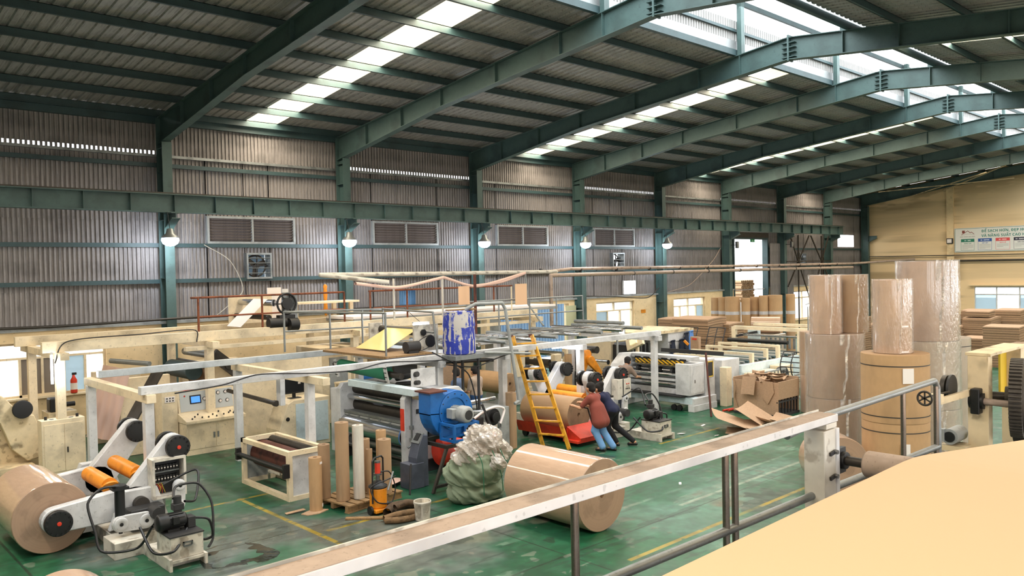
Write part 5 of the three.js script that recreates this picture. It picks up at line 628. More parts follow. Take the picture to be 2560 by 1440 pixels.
  const y = thing('yellow_arm', 'orange folding arm standing behind the second reel stand', 'machine arm', [19.8, 0, -17.6]); const al = (a, b) => { const A = V(a[0], a[1], 0), d = Math.atan2(b[1] - a[1], b[0] - a[0]), pts = []; for (let i = 0; i <= 8; i++) { const q = d + Math.PI / 2 + Math.PI * i / 8; pts.push([a[0] + 0.16 * Math.cos(q), a[1] + 0.16 * Math.sin(q)]); } for (let i = 0; i <= 6; i++) { const q = d - Math.PI / 2 + Math.PI * i / 6; pts.push([b[0] + 0.08 * Math.cos(q), b[1] + 0.08 * Math.sin(q)]); } return pts; }; part('arm', ext(al([19.75, 1.5], [19.45, 0.85]), 'z', -17.75, -17.6, [], 0.01), M.orange, y); part('arm', ext(al([19.8, 1.3], [20.25, 0.85]), 'z', -17.6, -17.5, [], 0.01), M.orange, y); part('post', [bx(19.5, 20.2, 0, 0.95, -18.0, -17.78, 0.01)], M.dark, y);
  reel('paper_roll', 'thin kraft roll standing beside the orange arm', [19.1, 0, -17.9], [19.1, 1.55, -17.9], 0.12, 'plain', { cat: 'paper roll' }); reel('paper_roll', 'thin kraft roll standing against the yellow ladder', [13.2, 0, -14.3], [13.2, 1.35, -14.3], 0.13, 'plain2', { cat: 'paper roll' });
  const wb = thing('white_cabinet_machine', 'white machine cabinet with a large dark opening behind the ladder', 'machine', [17.6, 0, -19.2]); part('cabinet', bx(17.0, 17.9, 0, 2.1, -19.6, -18.7, 0.02), M.white, wb); part('cream_door', bx(17.3, 17.85, 0.9, 1.9, -18.7, -18.68), M.cream, wb); part('top_hood', bx(15.8, 17.9, 2.05, 2.2, -19.6, -18.6, 0.02), M.white, wb); part('end_plate', bx(16.6, 16.7, 1.2, 2.0, -18.7, -18.6), M.white, wb); part('dark_roller', cyl([14.2, 1.65, -19.0], [16.6, 1.6, -18.2], 0.06, 12), M.black, wb);
  reel('paper_reel', 'kraft reel running in the machine behind the yellow ladder', [15.85, 1.0, -19.0], [15.85, 1.0, -17.2], 0.32, 'plain'); 
  const kw = thing('kraft_web_wall', 'upright kraft web and reel behind the two standing workers', 'paper web', [14.9, 0, -19.4]); part('web', bx(14.85, 15.9, 0.3, 1.9, -19.35, -19.33), M.kraft, kw); part('dark_guard', bx(13.6, 14.8, 0, 1.6, -19.9, -19.8), M.black, kw); part('stand', bx(14.8, 14.9, 0, 2, -19.5, -19.3), M.cream, kw);
}
// white column cabinet under the ladder foot and machine parts between blower and ladder
{ const t = thing('valve_cabinet', 'light grey cabinet with a round ring on its front, left of the ladder', 'cabinet', [12.6, 0, -14.4]); part('body', bx(12.35, 13.05, 0, 1.05, -15.0, -14.2, 0.015), M.grayPaint, t); part('ring', new THREE.TorusGeometry(0.085, 0.018, 8, 24).translate(12.68, 0.62, -14.2), M.steel, t); part('ring_disc', disc([12.68, 0.62, -14.2], [0, 0, 1], 0.05, 0.02), M.steel, t);
  const s = thing('coupling_station', 'clutter of chrome shafts, couplings and cords behind the film sack', 'machine', [11.9, 0, -14.2]); part('shaft', cyl([11.2, 1.08, -14.4], [12.4, 1.05, -14.0], 0.05, 12), M.chrome, s); part('shaft', cyl([11.6, 1.2, -14.6], [13.2, 1.15, -14.9], 0.05, 12), M.chrome, s); part('coupling', [disc([12.2, 0.95, -13.9], [0, 0, 1], 0.2, 0.1), disc([12.2, 0.95, -13.8], [0, 0, 1], 0.12, 0.1)], M.black, s); part('pump_body', bx(11.5, 11.9, 0.75, 1.0, -14.1, -13.8, 0.03), M.dark, s); part('bed', bx(11.4, 12.4, 0, 0.75, -14.6, -13.9, 0.02), M.whiteDirty, s); part('cord_bundle', tube([[11.6, 1.0, -13.8], [11.9, 1.15, -13.75], [12.2, 1.2, -13.7], [12.45, 1.1, -13.72], [12.3, 0.8, -13.7]], 0.03, 20, 6), M.whitePaper, s); part('lever', bar([11.8, 1.3, -13.75], [12.0, 0.8, -13.7], 0.06, 0.04), M.dark, s);
  const c = thing('wooden_locker', 'cream locker with a worn top behind the blue blower', 'cabinet', [12.6, 0, -17.3]); part('body', ext([[12.3, 0], [12.95, 0], [12.95, 1.5], [12.85, 1.58], [12.4, 1.58], [12.3, 1.5]], 'z', -17.5, -17.15, [], 0.01), M.cream, c); part('door', bx(12.36, 12.9, 0.2, 1.4, -17.15, -17.135), M.cream, c);
  const r = thing('rack_bench', 'cream rack with a blue motor and green cloth behind the duct', 'rack', [12.3, 0, -19]); part('shelf', [bx(11.4, 13.0, 1.3, 1.35, -19.5, -18.7)], M.cream, r); part('shelf', bx(11.4, 13.0, 0.9, 0.95, -19.5, -18.7), M.cream, r); for (const x of [11.45, 12.95]) for (const z of [-19.45, -18.75]) part('leg', bx(x - 0.04, x + 0.04, 0, 1.35, z - 0.04, z + 0.04), M.cream, r); part('motor', [cyl([11.9, 1.5, -18.9], [12.3, 1.5, -18.9], 0.13, 18), disc([12.3, 1.5, -18.9], [1, 0, 0], 0.15, 0.06)], M.blue, r); part('cloth', ext([[12.0, 0.95], [12.6, 0.95], [12.7, 1.0], [12.3, 1.15], [12.1, 1.05]], 'z', -18.95, -18.7), M.greenCloth, r);
}
// ---------------------------------------------------------------- scrap bin and torn board
function bent(w, h, f, n = 14) { const g = new THREE.PlaneGeometry(w, h, n, n), p = g.attributes.position; for (let i = 0; i < p.count; i++) p.setZ(i, f(p.getX(i) / w, p.getY(i) / h)); g.computeVertexNormals(); return g; }
{
  const t = thing('scrap_bin', 'big cardboard sided pallet bin full of torn brown board', 'bin', [21.4, 0, -12.15]); part('side_board', bx(20.8, 20.83, 0.06, 0.98, -12.87, -11.45), M.kraft, t); part('side_board', bx(20.8, 22.0, 0.5, 1.0, -11.46, -11.43), M.kraft, t); part('side_board', bx(21.97, 22.0, 0.06, 1.05, -12.87, -11.45), M.kraft, t); part('side_board', bx(20.8, 22.0, 0.06, 1.05, -12.87, -12.84), M.kraft, t);
  for (let k = 0; k < 7; k++) part('cage_bar', bx(20.9 + k * 0.17, 20.93 + k * 0.17, 0.05, 0.9, -11.5, -11.47), M.dark, t); part('cage_base', bx(20.8, 22.0, 0, 0.07, -12.87, -11.43), M.dark, t); part('cage_rail', bx(20.8, 22.0, 0.4, 0.44, -11.5, -11.46), M.dark, t);
  for (let k = 0; k < 22; k++) part('torn_board', bent(rr(0.3, 0.6), rr(0.15, 0.4), (x, y) => 0.15 * x * x + 0.08 * Math.sin(y * 5)).rotateX(-1.4 + rr(-0.5, 0.5)).rotateY(rr(0, 6.3)).translate(rr(21.0, 21.8), rr(0.86, 1.04), rr(-12.65, -11.65)), k % 3 ? M.kraft : M.board, t);
  part('hanging_flap', bent(0.42, 0.5, (x, y) => 0.25 * x * x - 0.12 * y).rotateY(-Math.PI / 2).translate(20.72, 0.85, -12.3), M.kraft, t); part('hanging_flap', ext([[-11.9, 1.0], [-11.6, 1.0], [-11.55, 0.7], [-11.75, 0.35], [-11.9, 0.5]], 'x', 20.77, 20.785), M.kraft, t); part('edge_strip', tube([[20.76, 1.0, -12.85], [20.72, 0.7, -12.75], [20.76, 0.45, -12.8], [20.74, 0.15, -12.7]], 0.02, 14, 5), M.kraft2, t);
  const sheet = (x, z, w, h, ry, rx, label, f) => solo('torn_sheet', bent(w, h, f).rotateX(-Math.PI / 2 + rx).rotateY(ry).translate(x, 0.02 + Math.abs(Math.sin(rx)) * h / 2, z), M.kraft, label, 'cardboard sheet', null, [x, 0, z]);
  sheet(18.5, -11.55, 1.7, 0.9, 0.7, 0.35, 'large torn board sheet tipped up in front of the scrap bin', (x, y) => 0.25 * x * x + 0.05); sheet(18.9, -11.1, 1.6, 0.7, 0.9, 0.1, 'curled board sheet lying in front of the tipped one', (x, y) => 0.5 * x * x * 0.6 + 0.1 * y * y); sheet(19.6, -11.6, 1.2, 0.8, 0.2, 0.5, 'folded board sheet leaning at the foot of the scrap bin', (x, y) => 0.5 * x * x); sheet(19.7, -11.1, 1.5, 0.35, 1.1, 0.25, 'narrow board strip lying across the torn sheets', (x, y) => 0.3 * y * y); sheet(18.2, -11.2, 0.9, 0.5, 0.5, 0.05, 'flat board scrap nearest the aisle', (x, y) => 0.12 * x * x); sheet(20.2, -11.05, 1.1, 0.5, 0.3, 0.2, 'small board sheet beside the wrapped reels', (x, y) => 0.3 * x * x);
  const cg = thing('mesh_trolley', 'grey steel mesh trolley behind the scrap bin', 'trolley', [22.9, 0, -12.3]); for (const y of [0.3, 1.0]) { part('rail', [bx(22.3, 23.6, y, y + 0.05, -12.75, -12.7), bx(22.3, 23.6, y, y + 0.05, -11.75, -11.7)], M.grayPaint, cg); } for (let k = 0; k < 7; k++) part('bar', bx(22.3 + k * 0.21, 22.33 + k * 0.21, 0.0, 1.02, -12.74, -12.71), M.grayPaint, cg); for (let k = 0; k < 5; k++) part('bar', bx(22.3, 22.33, 0.0, 1.02, -12.7 + k * 0.24, -12.67 + k * 0.24), M.grayPaint, cg);
  solo('fork_bar', [cyl([20.6, 0.05, -13.1], [21.9, 0.05, -12.95], 0.035, 8)], M.red, 'red steel bar lying on the floor behind the scrap bin', 'bar'); solo('fork_bar', [cyl([20.7, 0.05, -12.98], [21.7, 0.05, -12.9], 0.03, 8)], M.red, 'shorter red steel bar lying nearer the scrap bin', 'bar');
  solo('leaning_pole', cyl([19.75, 0, -12.95], [20.35, 1.75, -13.5], 0.03, 10), M.rustDark, 'brown pole leaning on the end of the slitting machine', 'pole');
  for (const [x, z, s] of [[14.9, -10.9, 0.1], [16.2, -11.2, 0.08], [17.6, -11.4, 0.12], [17.2, -12.2, 0.2], [15.6, -9.9, 0.1], [13.2, -9.4, 0.07], [18.5, -12.4, 0.12], [12.0, -11.4, 0.06]]) solo('paper_scrap', bent(s, s * 0.7, (x, y) => 0.03 * x).rotateX(-Math.PI / 2).rotateY(x).translate(x, 0.012, z), M.whitePaper, 'small pale paper scrap lying on the green floor', 'paper scrap', 'paper scraps on the floor', [x, 0, z]);
}
// ---------------------------------------------------------------- standing film wrapped reels on the right
const wrapMat = new THREE.MeshPhysicalMaterial({ color: 0xffffff, roughness: 0.08, transmission: 0.96, thickness: 0, ior: 1.35, bumpMap: rep(bumpT, 4, 1), bumpScale: 0.02 });
function filmSkirt(t, x, z, r, y0, y1) { const g = new THREE.CylinderGeometry(r + 0.02, r + 0.02, y1 - y0, 72, 12, true), p = g.attributes.position; for (let i = 0; i < p.count; i++) { const a = Math.atan2(p.getZ(i), p.getX(i)), y = p.getY(i), k = 1 + 0.012 * Math.sin(a * 17 + y * 3) + 0.01 * (fbm(a / 6.283 + 0.5, y * 0.3 + 0.5, 12, 2, 44) - 0.5); p.setXYZ(i, p.getX(i) * k, y, p.getZ(i) * k); } g.computeVertexNormals(); part('stretch_film', g.translate(x, (y0 + y1) / 2, z), wrapMat, t, 'clear stretch film'); }
function stand(label, x, z, r, y0, y1, kind, o = {}) { const t = reel('standing_reel', label, [x, y0, z], [x, y1, z], r, kind, { group: 'standing reels', core: 0.05, ...o }); if (o.film) filmSkirt(t, x, z, r, y0 + 0.01, y1 + 0.015); return t; }
{
  let t = stand('wide kraft reel with dark bands at the floor, behind the tube handrail', 15.84, -6.28, 0.6, 0, 1.29, 'plain', { bands: [1.12] }); tag(t, 15.84 - 0.5, 0.82, -6.28 + 0.38, 0.16, 0.24, -0.92); part('yellow_label', along(new THREE.BoxGeometry(0.3, 0.24, 0.006).applyMatrix4(new THREE.Matrix4().makeRotationY(-1.05)), [15.84 - 0.57, 0.56, -6.28 + 0.22], [15.84 - 0.57, 1.56, -6.28 + 0.22]), M.whitePaper, t, 'label with yellow header'); part('label_header', along(new THREE.BoxGeometry(0.3, 0.06, 0.008).applyMatrix4(new THREE.Matrix4().makeRotationY(-1.05)), [15.84 - 0.571, 0.66, -6.28 + 0.221], [15.84 - 0.571, 1.66, -6.28 + 0.221]), M.yellow, t);
  t = stand('wide kraft reel with a white label, second in its stack behind the handrail', 15.84, -6.28, 0.605, 1.292, 2.58, 'plain', { bands: [0.12, 1.07] }); tag(t, 15.84 - 0.45, 2.2, -6.28 + 0.42, 0.2, 0.28, -0.8);
  t = stand('slim film wrapped reel on top of the wide kraft stack', 15.8, -6.3, 0.345, 2.582, 3.98, 'film', { film: true }); tag(t, 15.62, 3.1, -6.0, 0.14, 0.03, -0.5); tag(t, 15.62, 2.62, -6.0, 0.16, 0.03, -0.5);
  stand('grey film wrapped reel at the floor, right of the wide kraft stack', 17.3, -6.2, 0.585, 0, 1.36, 'grey', { film: true }); stand('grey film wrapped reel, middle of the tallest stack', 17.3, -6.2, 0.58, 1.362, 2.72, 'grey', { film: true }); stand('tall grey film wrapped reel crowning the tallest stack', 17.3, -6.2, 0.565, 2.722, 4.32, 'film2', { film: true });
  stand('wide film wrapped reel at the floor behind the wide kraft stack', 17.3, -8.15, 0.6, 0, 1.38, 'film2', { film: true }); stand('wide film wrapped reel second in its stack, crinkled film on top', 17.3, -8.15, 0.6, 1.382, 2.77, 'film2', { film: true }); stand('slim film wrapped reel high on the rear stack', 17.1, -8.25, 0.335, 2.772, 4.06, 'film', { film: true }); stand('brown reel behind the slim reel on the rear stack', 17.75, -7.95, 0.32, 2.772, 4.05, 'plain2', { film: true });
  stand('lower slim film wrapped reel next to the scrap bin', 22.3, -11.2, 0.32, 0, 1.1, 'film', { film: true }); stand('upper slim film wrapped reel next to the scrap bin', 22.3, -11.2, 0.32, 1.102, 2.35, 'plain2', { film: true }); stand('lower slim film wrapped reel between the scrap bin and the wide stacks', 19.67, -9.36, 0.325, 0, 1.12, 'film', { film: true }); stand('upper slim film wrapped reel between the scrap bin and the wide stacks', 19.67, -9.36, 0.315, 1.122, 2.46, 'film', { film: true });
  stand('grey brown reel at the floor behind the tallest stack', 20.4, -7.0, 0.6, 0, 1.3, 'grey'); stand('grey brown reel with a dark band behind the tallest stack', 20.4, -7.0, 0.61, 1.302, 2.52, 'grey', { bands: [1.02] }); stand('slim reel on top behind the tallest stack', 20.3, -7.05, 0.35, 2.522, 3.88, 'grey');
  reel('paper_reel', 'film wrapped reel lying on the floor beside the slotted white post', [14.65, 0.53, -6.8], [15.22, 0.53, -7.38], 0.53, 'film', { core: 0.05 });
}
// ---------------------------------------------------------------- board stacks and reels along the wall
function boards(label, x, z, w, d, y0, n, grp, wav = 0.02, ry = 0) {
  const t = thing('board_stack', label, 'board stack', [x, y0, z], grp); const th = 0.05; for (let k = 0; k < n; k++) { const ox = rr(-0.02, 0.02), oz = rr(-0.02, 0.02), g = new THREE.BoxGeometry(w, th * rr(0.85, 0.97), d, 6, 1, 6), p = g.attributes.position; for (let i = 0; i < p.count; i++) p.setY(i, p.getY(i) + wav * Math.sin(p.getX(i) * 2.2 + 1) * (k / n)); g.computeVertexNormals(); part('sheet_bundle', g.rotateY(ry).translate(x + ox, y0 + th * (k + 0.5), z + oz), k === n - 1 ? M.kraft : (k % 2 ? M.board : M.kraft2), t); } return t;
}
{
  boards('tall stack of brown board sheets with a wavy top behind the strip cages', 27.6, -18.6, 1.3, 1.7, 0, 45, 'board stacks by the wall', 0.05); boards('stack of brown board sheets left of the tall wavy stack', 28.3, -20.3, 1.1, 0.9, 0, 43, 'board stacks by the wall', 0.03); boards('lower stack of board sheets right of the tall wavy stack', 28.6, -17.9, 1.1, 0.8, 0, 40, 'board stacks by the wall', 0.03);
  const ord = ['first', 'second', 'third', 'fourth', 'fifth', 'sixth', 'seventh', 'eighth', 'ninth', 'tenth', 'eleventh', 'twelfth'];
  M.tape = new THREE.MeshPhysicalMaterial({ color: 0xe9ecf2, roughness: 0.12, metalness: 0.2, transmission: 0.5, thickness: 0 });
  const tier = (list, where, y2) => list.forEach(([x, z, r], i) => { reel('stored_reel', 'lower kraft reel ' + where + ', ' + ord[i] + ' from the left', [x, 0, z], [x, 1.34, z], r, 'plain2', { group: 'lower tier ' + where }); const u = reel('stored_reel', 'upper kraft reel ' + where + ', ' + ord[i] + ' from the left', [x, 1.345, z], [x, y2 + 0.03 * (i % 3), z], r, 'plain', { group: 'upper tier ' + where }); part('binding_tape', cyl([x, 2.05, z], [x, 2.2, z], r + 0.008, 40, r + 0.008, true), M.tape, u, 'shiny clear tape'); });
  tier([[33.15, -21.4, 0.21], [33.05, -20.93, 0.22], [32.9, -20.35, 0.33], [33.15, -19.8, 0.2], [33.7, -19.65, 0.22], [33.6, -19.15, 0.2]], 'in the left group before the doorway', 2.82); tier([[34.1, -19.4, 0.24], [34.0, -18.8, 0.33], [34.5, -18.3, 0.2]], 'in the right group before the doorway', 2.9);
  reel('stored_reel', 'glossy kraft reel lying on its side before the upright stored reels', [31.6, 1.72, -18.6], [32.1, 1.72, -17.5], 0.36, 'film'); const cr = thing('wrapped_bale', 'grey film wrapped bale under the reel lying on its side', 'bale', [31.9, 0, -18]); part('bale', bx(31.4, 32.4, 0, 1.36, -18.6, -17.4, 0.05), RM.grey[0], cr);
  // paper cores stacked in the doorway
  const cm = new THREE.MeshPhysicalMaterial({ color: 0xb79a7a, roughness: 0.9 }); for (let i = 0; i < 7; i++) for (let j = 0; j < 7; j++) { if ((i * 7 + j * 3) % 11 === 0) continue; const x = 42.0 + j * 0.2 + (i % 2) * 0.1, y = 2.35 + i * 0.17; const c = thing('paper_core', 'hollow brown paper core in the pile seen through the doorway', 'paper core', [x, y, -25.3], 'paper cores beyond the doorway'); part('core_tube', [lathe([x, y, -26.6], [x, y, -25.3], [[0.07, 0], [0.09, 0], [0.09, 1.3], [0.07, 1.3], [0.07, 0]], 14)], cm, c); } const rk = thing('core_rack', 'timber rack holding the pile of paper cores outside', 'rack', [42.7, 0, -26]); part('deck', bx(41.8, 43.6, 2.18, 2.26, -26.6, -25.3), M.wood, rk); for (const x of [41.85, 43.5]) for (const z of [-26.5, -25.4]) part('leg', bx(x - 0.05, x + 0.05, -0.25, 2.18, z - 0.05, z + 0.05), M.wood, rk);
  // stacks far right, below the gable window
  const far = [[40.5, -13.6, 1.2, 1.3, 0, 26], [41.2, -12.4, 1.4, 1.2, 0, 34], [41.0, -12.4, 0.9, 1.0, 1.74, 5], [42.5, -14.6, 1.2, 1.4, 0, 30], [43.6, -13.2, 1.3, 1.3, 0, 38], [42.8, -11.6, 1.4, 1.1, 0, 40], [44.5, -11.4, 1.2, 1.4, 0, 37], [38.4, -11.6, 1.2, 1.2, 0, 20], [37.2, -12.9, 1.1, 1.1, 0, 21], [36.8, -10.2, 1.3, 1.3, 0, 33], [46.5, -13.8, 1.2, 1.4, 0, 34], [36.5, -13.9, 1, 1, 0, 30], [45.5, -15.4, 1.4, 1.2, 0, 30]];
  far.forEach((f, i) => boards('brown board stack under the gable window, ' + (ord[i] ?? 'thirteenth') + ' of that group', f[0], f[1], f[2], f[3], f[4], f[5], 'board stacks under the gable window', 0.03));
  const far2 = [[40, -18.2, 1.2, 1.3, 28], [41.5, -17, 1.2, 1.2, 24], [38.5, -17.2, 1.2, 1.2, 34], [43, -18.5, 1.2, 1.2, 20]]; far2.forEach((f, i) => boards('board stack behind the sheeter by the steel bracing, ' + ord[i] + ' from the left', f[0], f[1], f[2], f[3], 0, f[4], 'board stacks by the bracing', 0.06));
  const bx2 = thing('cardboard_carton', 'large brown carton at the right picture edge beside the yellow frame', 'carton', [33, 0, -8]); part('carton_body', bx(32.3, 33.6, 0, 1.15, -8.9, -7.6, 0.01), M.kraft, bx2); part('lid_board', bx(32.2, 33.7, 1.15, 1.3, -9.0, -7.5, 0.01), M.board, bx2);
}
// ---------------------------------------------------------------- foreground: walkway handrail, slotted post, paper web, gear machine
{
  const t = thing('channel_handrail', 'white steel channel handrail with a dusty tan top crossing the foreground', 'handrail', [2.5, 3.3, -2.36]);
  part('channel', [bx(0.6, 4.92, 3.312, 3.358, -2.43, -2.3, 0.004)], M.white, t); part('dust_layer', bx(0.6, 4.9, 3.357, 3.361, -2.428, -2.304), M.dustTop, t, 'thick tan dust'); part('lip', bx(0.6, 4.91, 3.358, 3.372, -2.43, -2.422), M.whiteDirty, t);
  part('end_bracket', [bx(4.76, 4.9, 3.28, 3.312, -2.42, -2.3)], M.whiteDirty, t);
  const s = mat(0x9a8f84, 0.28, 0.95, fine, 4), r = thing('tube_railing', 'stainless tube railing with double posts under the channel handrail', 'railing', [4.5, 2.2, -2.36]);
  part('top_rail', pipe([[4.4, 3.29, -2.37], [4.9, 3.34, -2.37], [6.74, 3.36, -2.37], [6.8, 3.3, -2.37], [6.82, 2.4, -2.37]], 0.024, 14), M.galv, r); part('lower_rail', pipe([[1.9, 2.9, -2.37], [4.7, 2.87, -2.37], [6.82, 2.83, -2.37]], 0.024, 14), M.galv, r);
  for (const x of [2.55, 3.74, 3.83, 6.12, 6.77]) part('post', cyl([x, 2.0, -2.37], [x, 3.315 + (x > 5 ? 0.03 : 0), -2.37], 0.019, 14), s, r);
  const p = thing('slotted_post', 'white steel post with two bolt slots at the end of the channel handrail', 'post', [4.8, 2.0, -2.36]); part('post_body', [bx(4.7, 4.87, 2.0, 3.28, -2.42, -2.285, 0.006)], M.whiteDirty, p); part('post_flange', bx(4.845, 4.885, 2.0, 3.28, -2.42, -2.275, 0.004), M.white, p); for (const y of [3.13, 2.98]) { part('slot', bar([4.76, y, -2.277], [4.83, y + 0.01, -2.277], 0.012, 0.022), M.dark, p); part('bolt', cyl([4.82, y + 0.008, -2.28], [4.82, y + 0.008, -2.255], 0.014, 8), M.steel, p); } part('tie_rod', cyl([4.72, 2.86, -2.28], [4.72, 2.84, -1.7], 0.014, 8), M.darkSteel, p);
  const w = thing('paper_web', 'wide cream paper web running over a roller in the right foreground', 'paper web', [4.5, 3.1, -0.9]); const g = new THREE.BufferGeometry(), P = [], xs = [1.2, 2.5, 3.8, 4.6, 4.8, 4.88, 4.95, 5.02, 5.1, 5.3, 6.2, 7.2, 8.0, 8.35], yy = (x) => { const a = x <= 4.95 ? 3.15 + (x - 4.95) * 0.012 : 3.15 - 0.114 * (x - 4.95); return a - 0.006 * Math.exp(-Math.pow((x - 4.95) / 0.1, 2)); }; const zs = [-1.86, -1.2, -0.5, 0.2, 0.95]; for (let i = 0; i < xs.length - 1; i++) for (let j = 0; j < 4; j++) { const a = [xs[i], yy(xs[i]), zs[j]], b = [xs[i + 1], yy(xs[i + 1]), zs[j]], c = [xs[i + 1], yy(xs[i + 1]), zs[j + 1]], d = [xs[i], yy(xs[i]), zs[j + 1]]; P.push(...a, ...c, ...b, ...a, ...d, ...c); } g.setAttribute('position', new THREE.Float32BufferAttribute(P, 3)); g.computeVertexNormals(); part('sheet', g, M.paper, w);
  const k = thing('guide_roller', 'beige dusty roller tube carrying the cream paper web', 'roller', [4.95, 3.06, -1]); part('tube', [lathe([4.95, 3.062, -2.14], [4.95, 3.062, 1.05], [[0, 0], [0.074, 0], [0.082, 0.012], [0.082, 3.18], [0, 3.19]], 32)], M.dustTop, k); part('journal', cyl([4.95, 3.062, -2.3], [4.95, 3.062, -2.13], 0.03, 16), M.darkSteel, k); part('bearing', [disc([4.95, 3.062, -2.3], [0, 0, 1], 0.055, 0.04, 18)], M.black, k); part('journal', cyl([4.95, 3.062, 1.04], [4.95, 3.062, 1.25], 0.03, 16), M.darkSteel, k); part('bearing_stand', bx(4.85, 5.05, 1.5, 3.12, 1.15, 1.25), M.whiteDirty, k); part('bearing_plate', bx(4.86, 5.0, 2.98, 3.14, -2.32, -2.29), M.dark, k);
}
{ // gear machine at the right edge
  const t = thing('gear_machine', 'cream framed drive with a big dark toothed gear wheel at the right edge', 'machine', [8.9, 0, -2.5]); part('frame_upright', bx(8.38, 8.5, 0, 3.4, -2.65, -2.47, 0.006), M.creamDirty, t); part('frame_upright', bx(9.4, 9.52, 0, 3.4, -2.65, -2.47, 0.006), M.creamDirty, t); part('frame_top', bx(8.38, 9.55, 3.4, 3.43, -2.67, -2.45, 0.004), M.creamDirty, t); part('yellow_guard', bx(9.2, 9.4, 2.9, 3.38, -2.62, -2.6), M.yellow, t); part('frame_base', bx(8.3, 9.6, 0, 0.12, -2.7, -1.4, 0.006), M.creamDirty, t); part('frame_upright', bx(8.38, 8.5, 0, 2.7, -1.6, -1.45, 0.006), M.creamDirty, t);
  const R = 0.37, n = 56, sh = new THREE.Shape(); for (let i = 0; i < n; i++) for (const [q, r] of [[0, R - 0.028], [0.22, R - 0.028], [0.36, R], [0.64, R], [0.78, R - 0.028]]) { const a = (i + q) / n * 2 * Math.PI; i === 0 && q === 0 ? sh.moveTo(r * Math.cos(a), r * Math.sin(a)) : sh.lineTo(r * Math.cos(a), r * Math.sin(a)); } for (let k = 0; k < 6; k++) { const a = k * Math.PI / 3, h = new THREE.Path(); for (let i = 0; i <= 16; i++) { const q = i / 16 * 2 * Math.PI, px = 0.2 + 0.075 * Math.cos(q), py = 0.05 * Math.sin(q), x = px * Math.cos(a) - py * Math.sin(a), y = px * Math.sin(a) + py * Math.cos(a); i ? h.lineTo(x, y) : h.moveTo(x, y); } sh.holes.push(h); }
  const q = new THREE.Matrix4().makeRotationY(0.2), gp = [8.64, 3.0, -2.3]; M.gearSteel = mat(0x55504a, 0.6, 0.5, grime, 3); const G = (g) => g.applyMatrix4(q).translate(...gp); part('gear_wheel', G(new THREE.ExtrudeGeometry(sh, { depth: 0.1, bevelEnabled: true, bevelSize: 0.003, bevelThickness: 0.003, bevelSegments: 1 }).translate(0, 0, -0.05)), M.gearSteel, t, 'dark cast gear wheel'); part('gear_rim', G(lathe([0, 0, 0.053], [0, 0, 0.08], [[0.28, 0], [0.28, 0.02], [0.335, 0.02], [0.335, 0]], 48)), M.gearSteel, t); part('gear_hub', G(cyl([0, 0, -0.1], [0, 0, 0.16], 0.1, 28)), M.gearSteel, t); part('gear_shaft', G(cyl([0, 0, -0.35], [0, 0, 0.6], 0.045, 18)), M.darkSteel, t); part('pinion', [cyl([8.95, 2.62, -2.4], [8.95, 2.62, -2.2], 0.12, 20)], M.dark, t);
  part('drive_shaft', cyl([8.36, 2.98, -2.56], [8.36, 2.95, -1.3], 0.032, 18), M.dustTop, t); part('pillow_bearing', [cyl([8.36, 2.98, -2.62], [8.36, 2.98, -2.5], 0.075, 20), bx(8.28, 8.39, 2.86, 3.1, -2.6, -2.52, 0.01)], M.black, t); part('shaft_collar', cyl([8.36, 2.955, -1.75], [8.36, 2.95, -1.6], 0.06, 18), M.darkSteel, t);
  part('slide_bracket', [bar([7.85, 3.02, -2.72], [8.4, 3.06, -2.6], 0.03, 0.06), bx(7.75, 7.85, 3.02, 3.09, -2.78, -2.68)], M.creamDirty, t); part('spindle', cyl([7.45, 3.1, -2.72], [8.1, 3.08, -2.72], 0.01, 8), M.darkSteel, t); const hw = part('hand_wheel', new THREE.TorusGeometry(0.06, 0.01, 8, 24).rotateY(Math.PI / 2).translate(7.45, 3.1, -2.7), M.darkSteel, t); for (let k = 0; k < 3; k++) part('spoke', bar([7.45, 3.1 - 0.06 * Math.cos(k * 1.05), -2.7 - 0.06 * Math.sin(k * 1.05)], [7.45, 3.1 + 0.06 * Math.cos(k * 1.05), -2.7 + 0.06 * Math.sin(k * 1.05)], 0.012, 0.012), M.darkSteel, hw); part('sprocket', cyl([8.2, 3.1, -2.8], [8.2, 3.1, -2.76], 0.12, 28), M.darkSteel, t); part('sprocket', cyl([8.2, 3.1, -2.74], [8.2, 3.1, -2.72], 0.13, 28), M.dark, t); part('motor', [cyl([8.22, 2.63, -2.76], [8.5, 2.63, -2.76], 0.075, 22), bx(8.2, 8.26, 2.58, 2.7, -2.86, -2.8)], M.grayPaint, t); part('motor_grille', disc([8.22, 2.63, -2.76], [-1, 0, 0], 0.05, 0.01), M.black, t); part('motor_shelf', [bx(8.2, 8.45, 2.5, 2.55, -2.84, -2.62), bx(8.3, 8.38, 2.0, 2.5, -2.8, -2.72)], M.creamDirty, t);
  const f = sthing('walkway_floor', 'steel walkway under the foreground railing', 'walkway', [4, 2, -2]); part('deck_plate', bx(-2.0, 9.8, 1.92, 2.0, -2.5, 2.6), M.darkSteel, f); for (const x of [-1.8, 3.0, 9.6]) part('support', bx(x - 0.08, x + 0.08, 0, 1.92, -2.4, -2.24), M.whiteDirty, f);
}
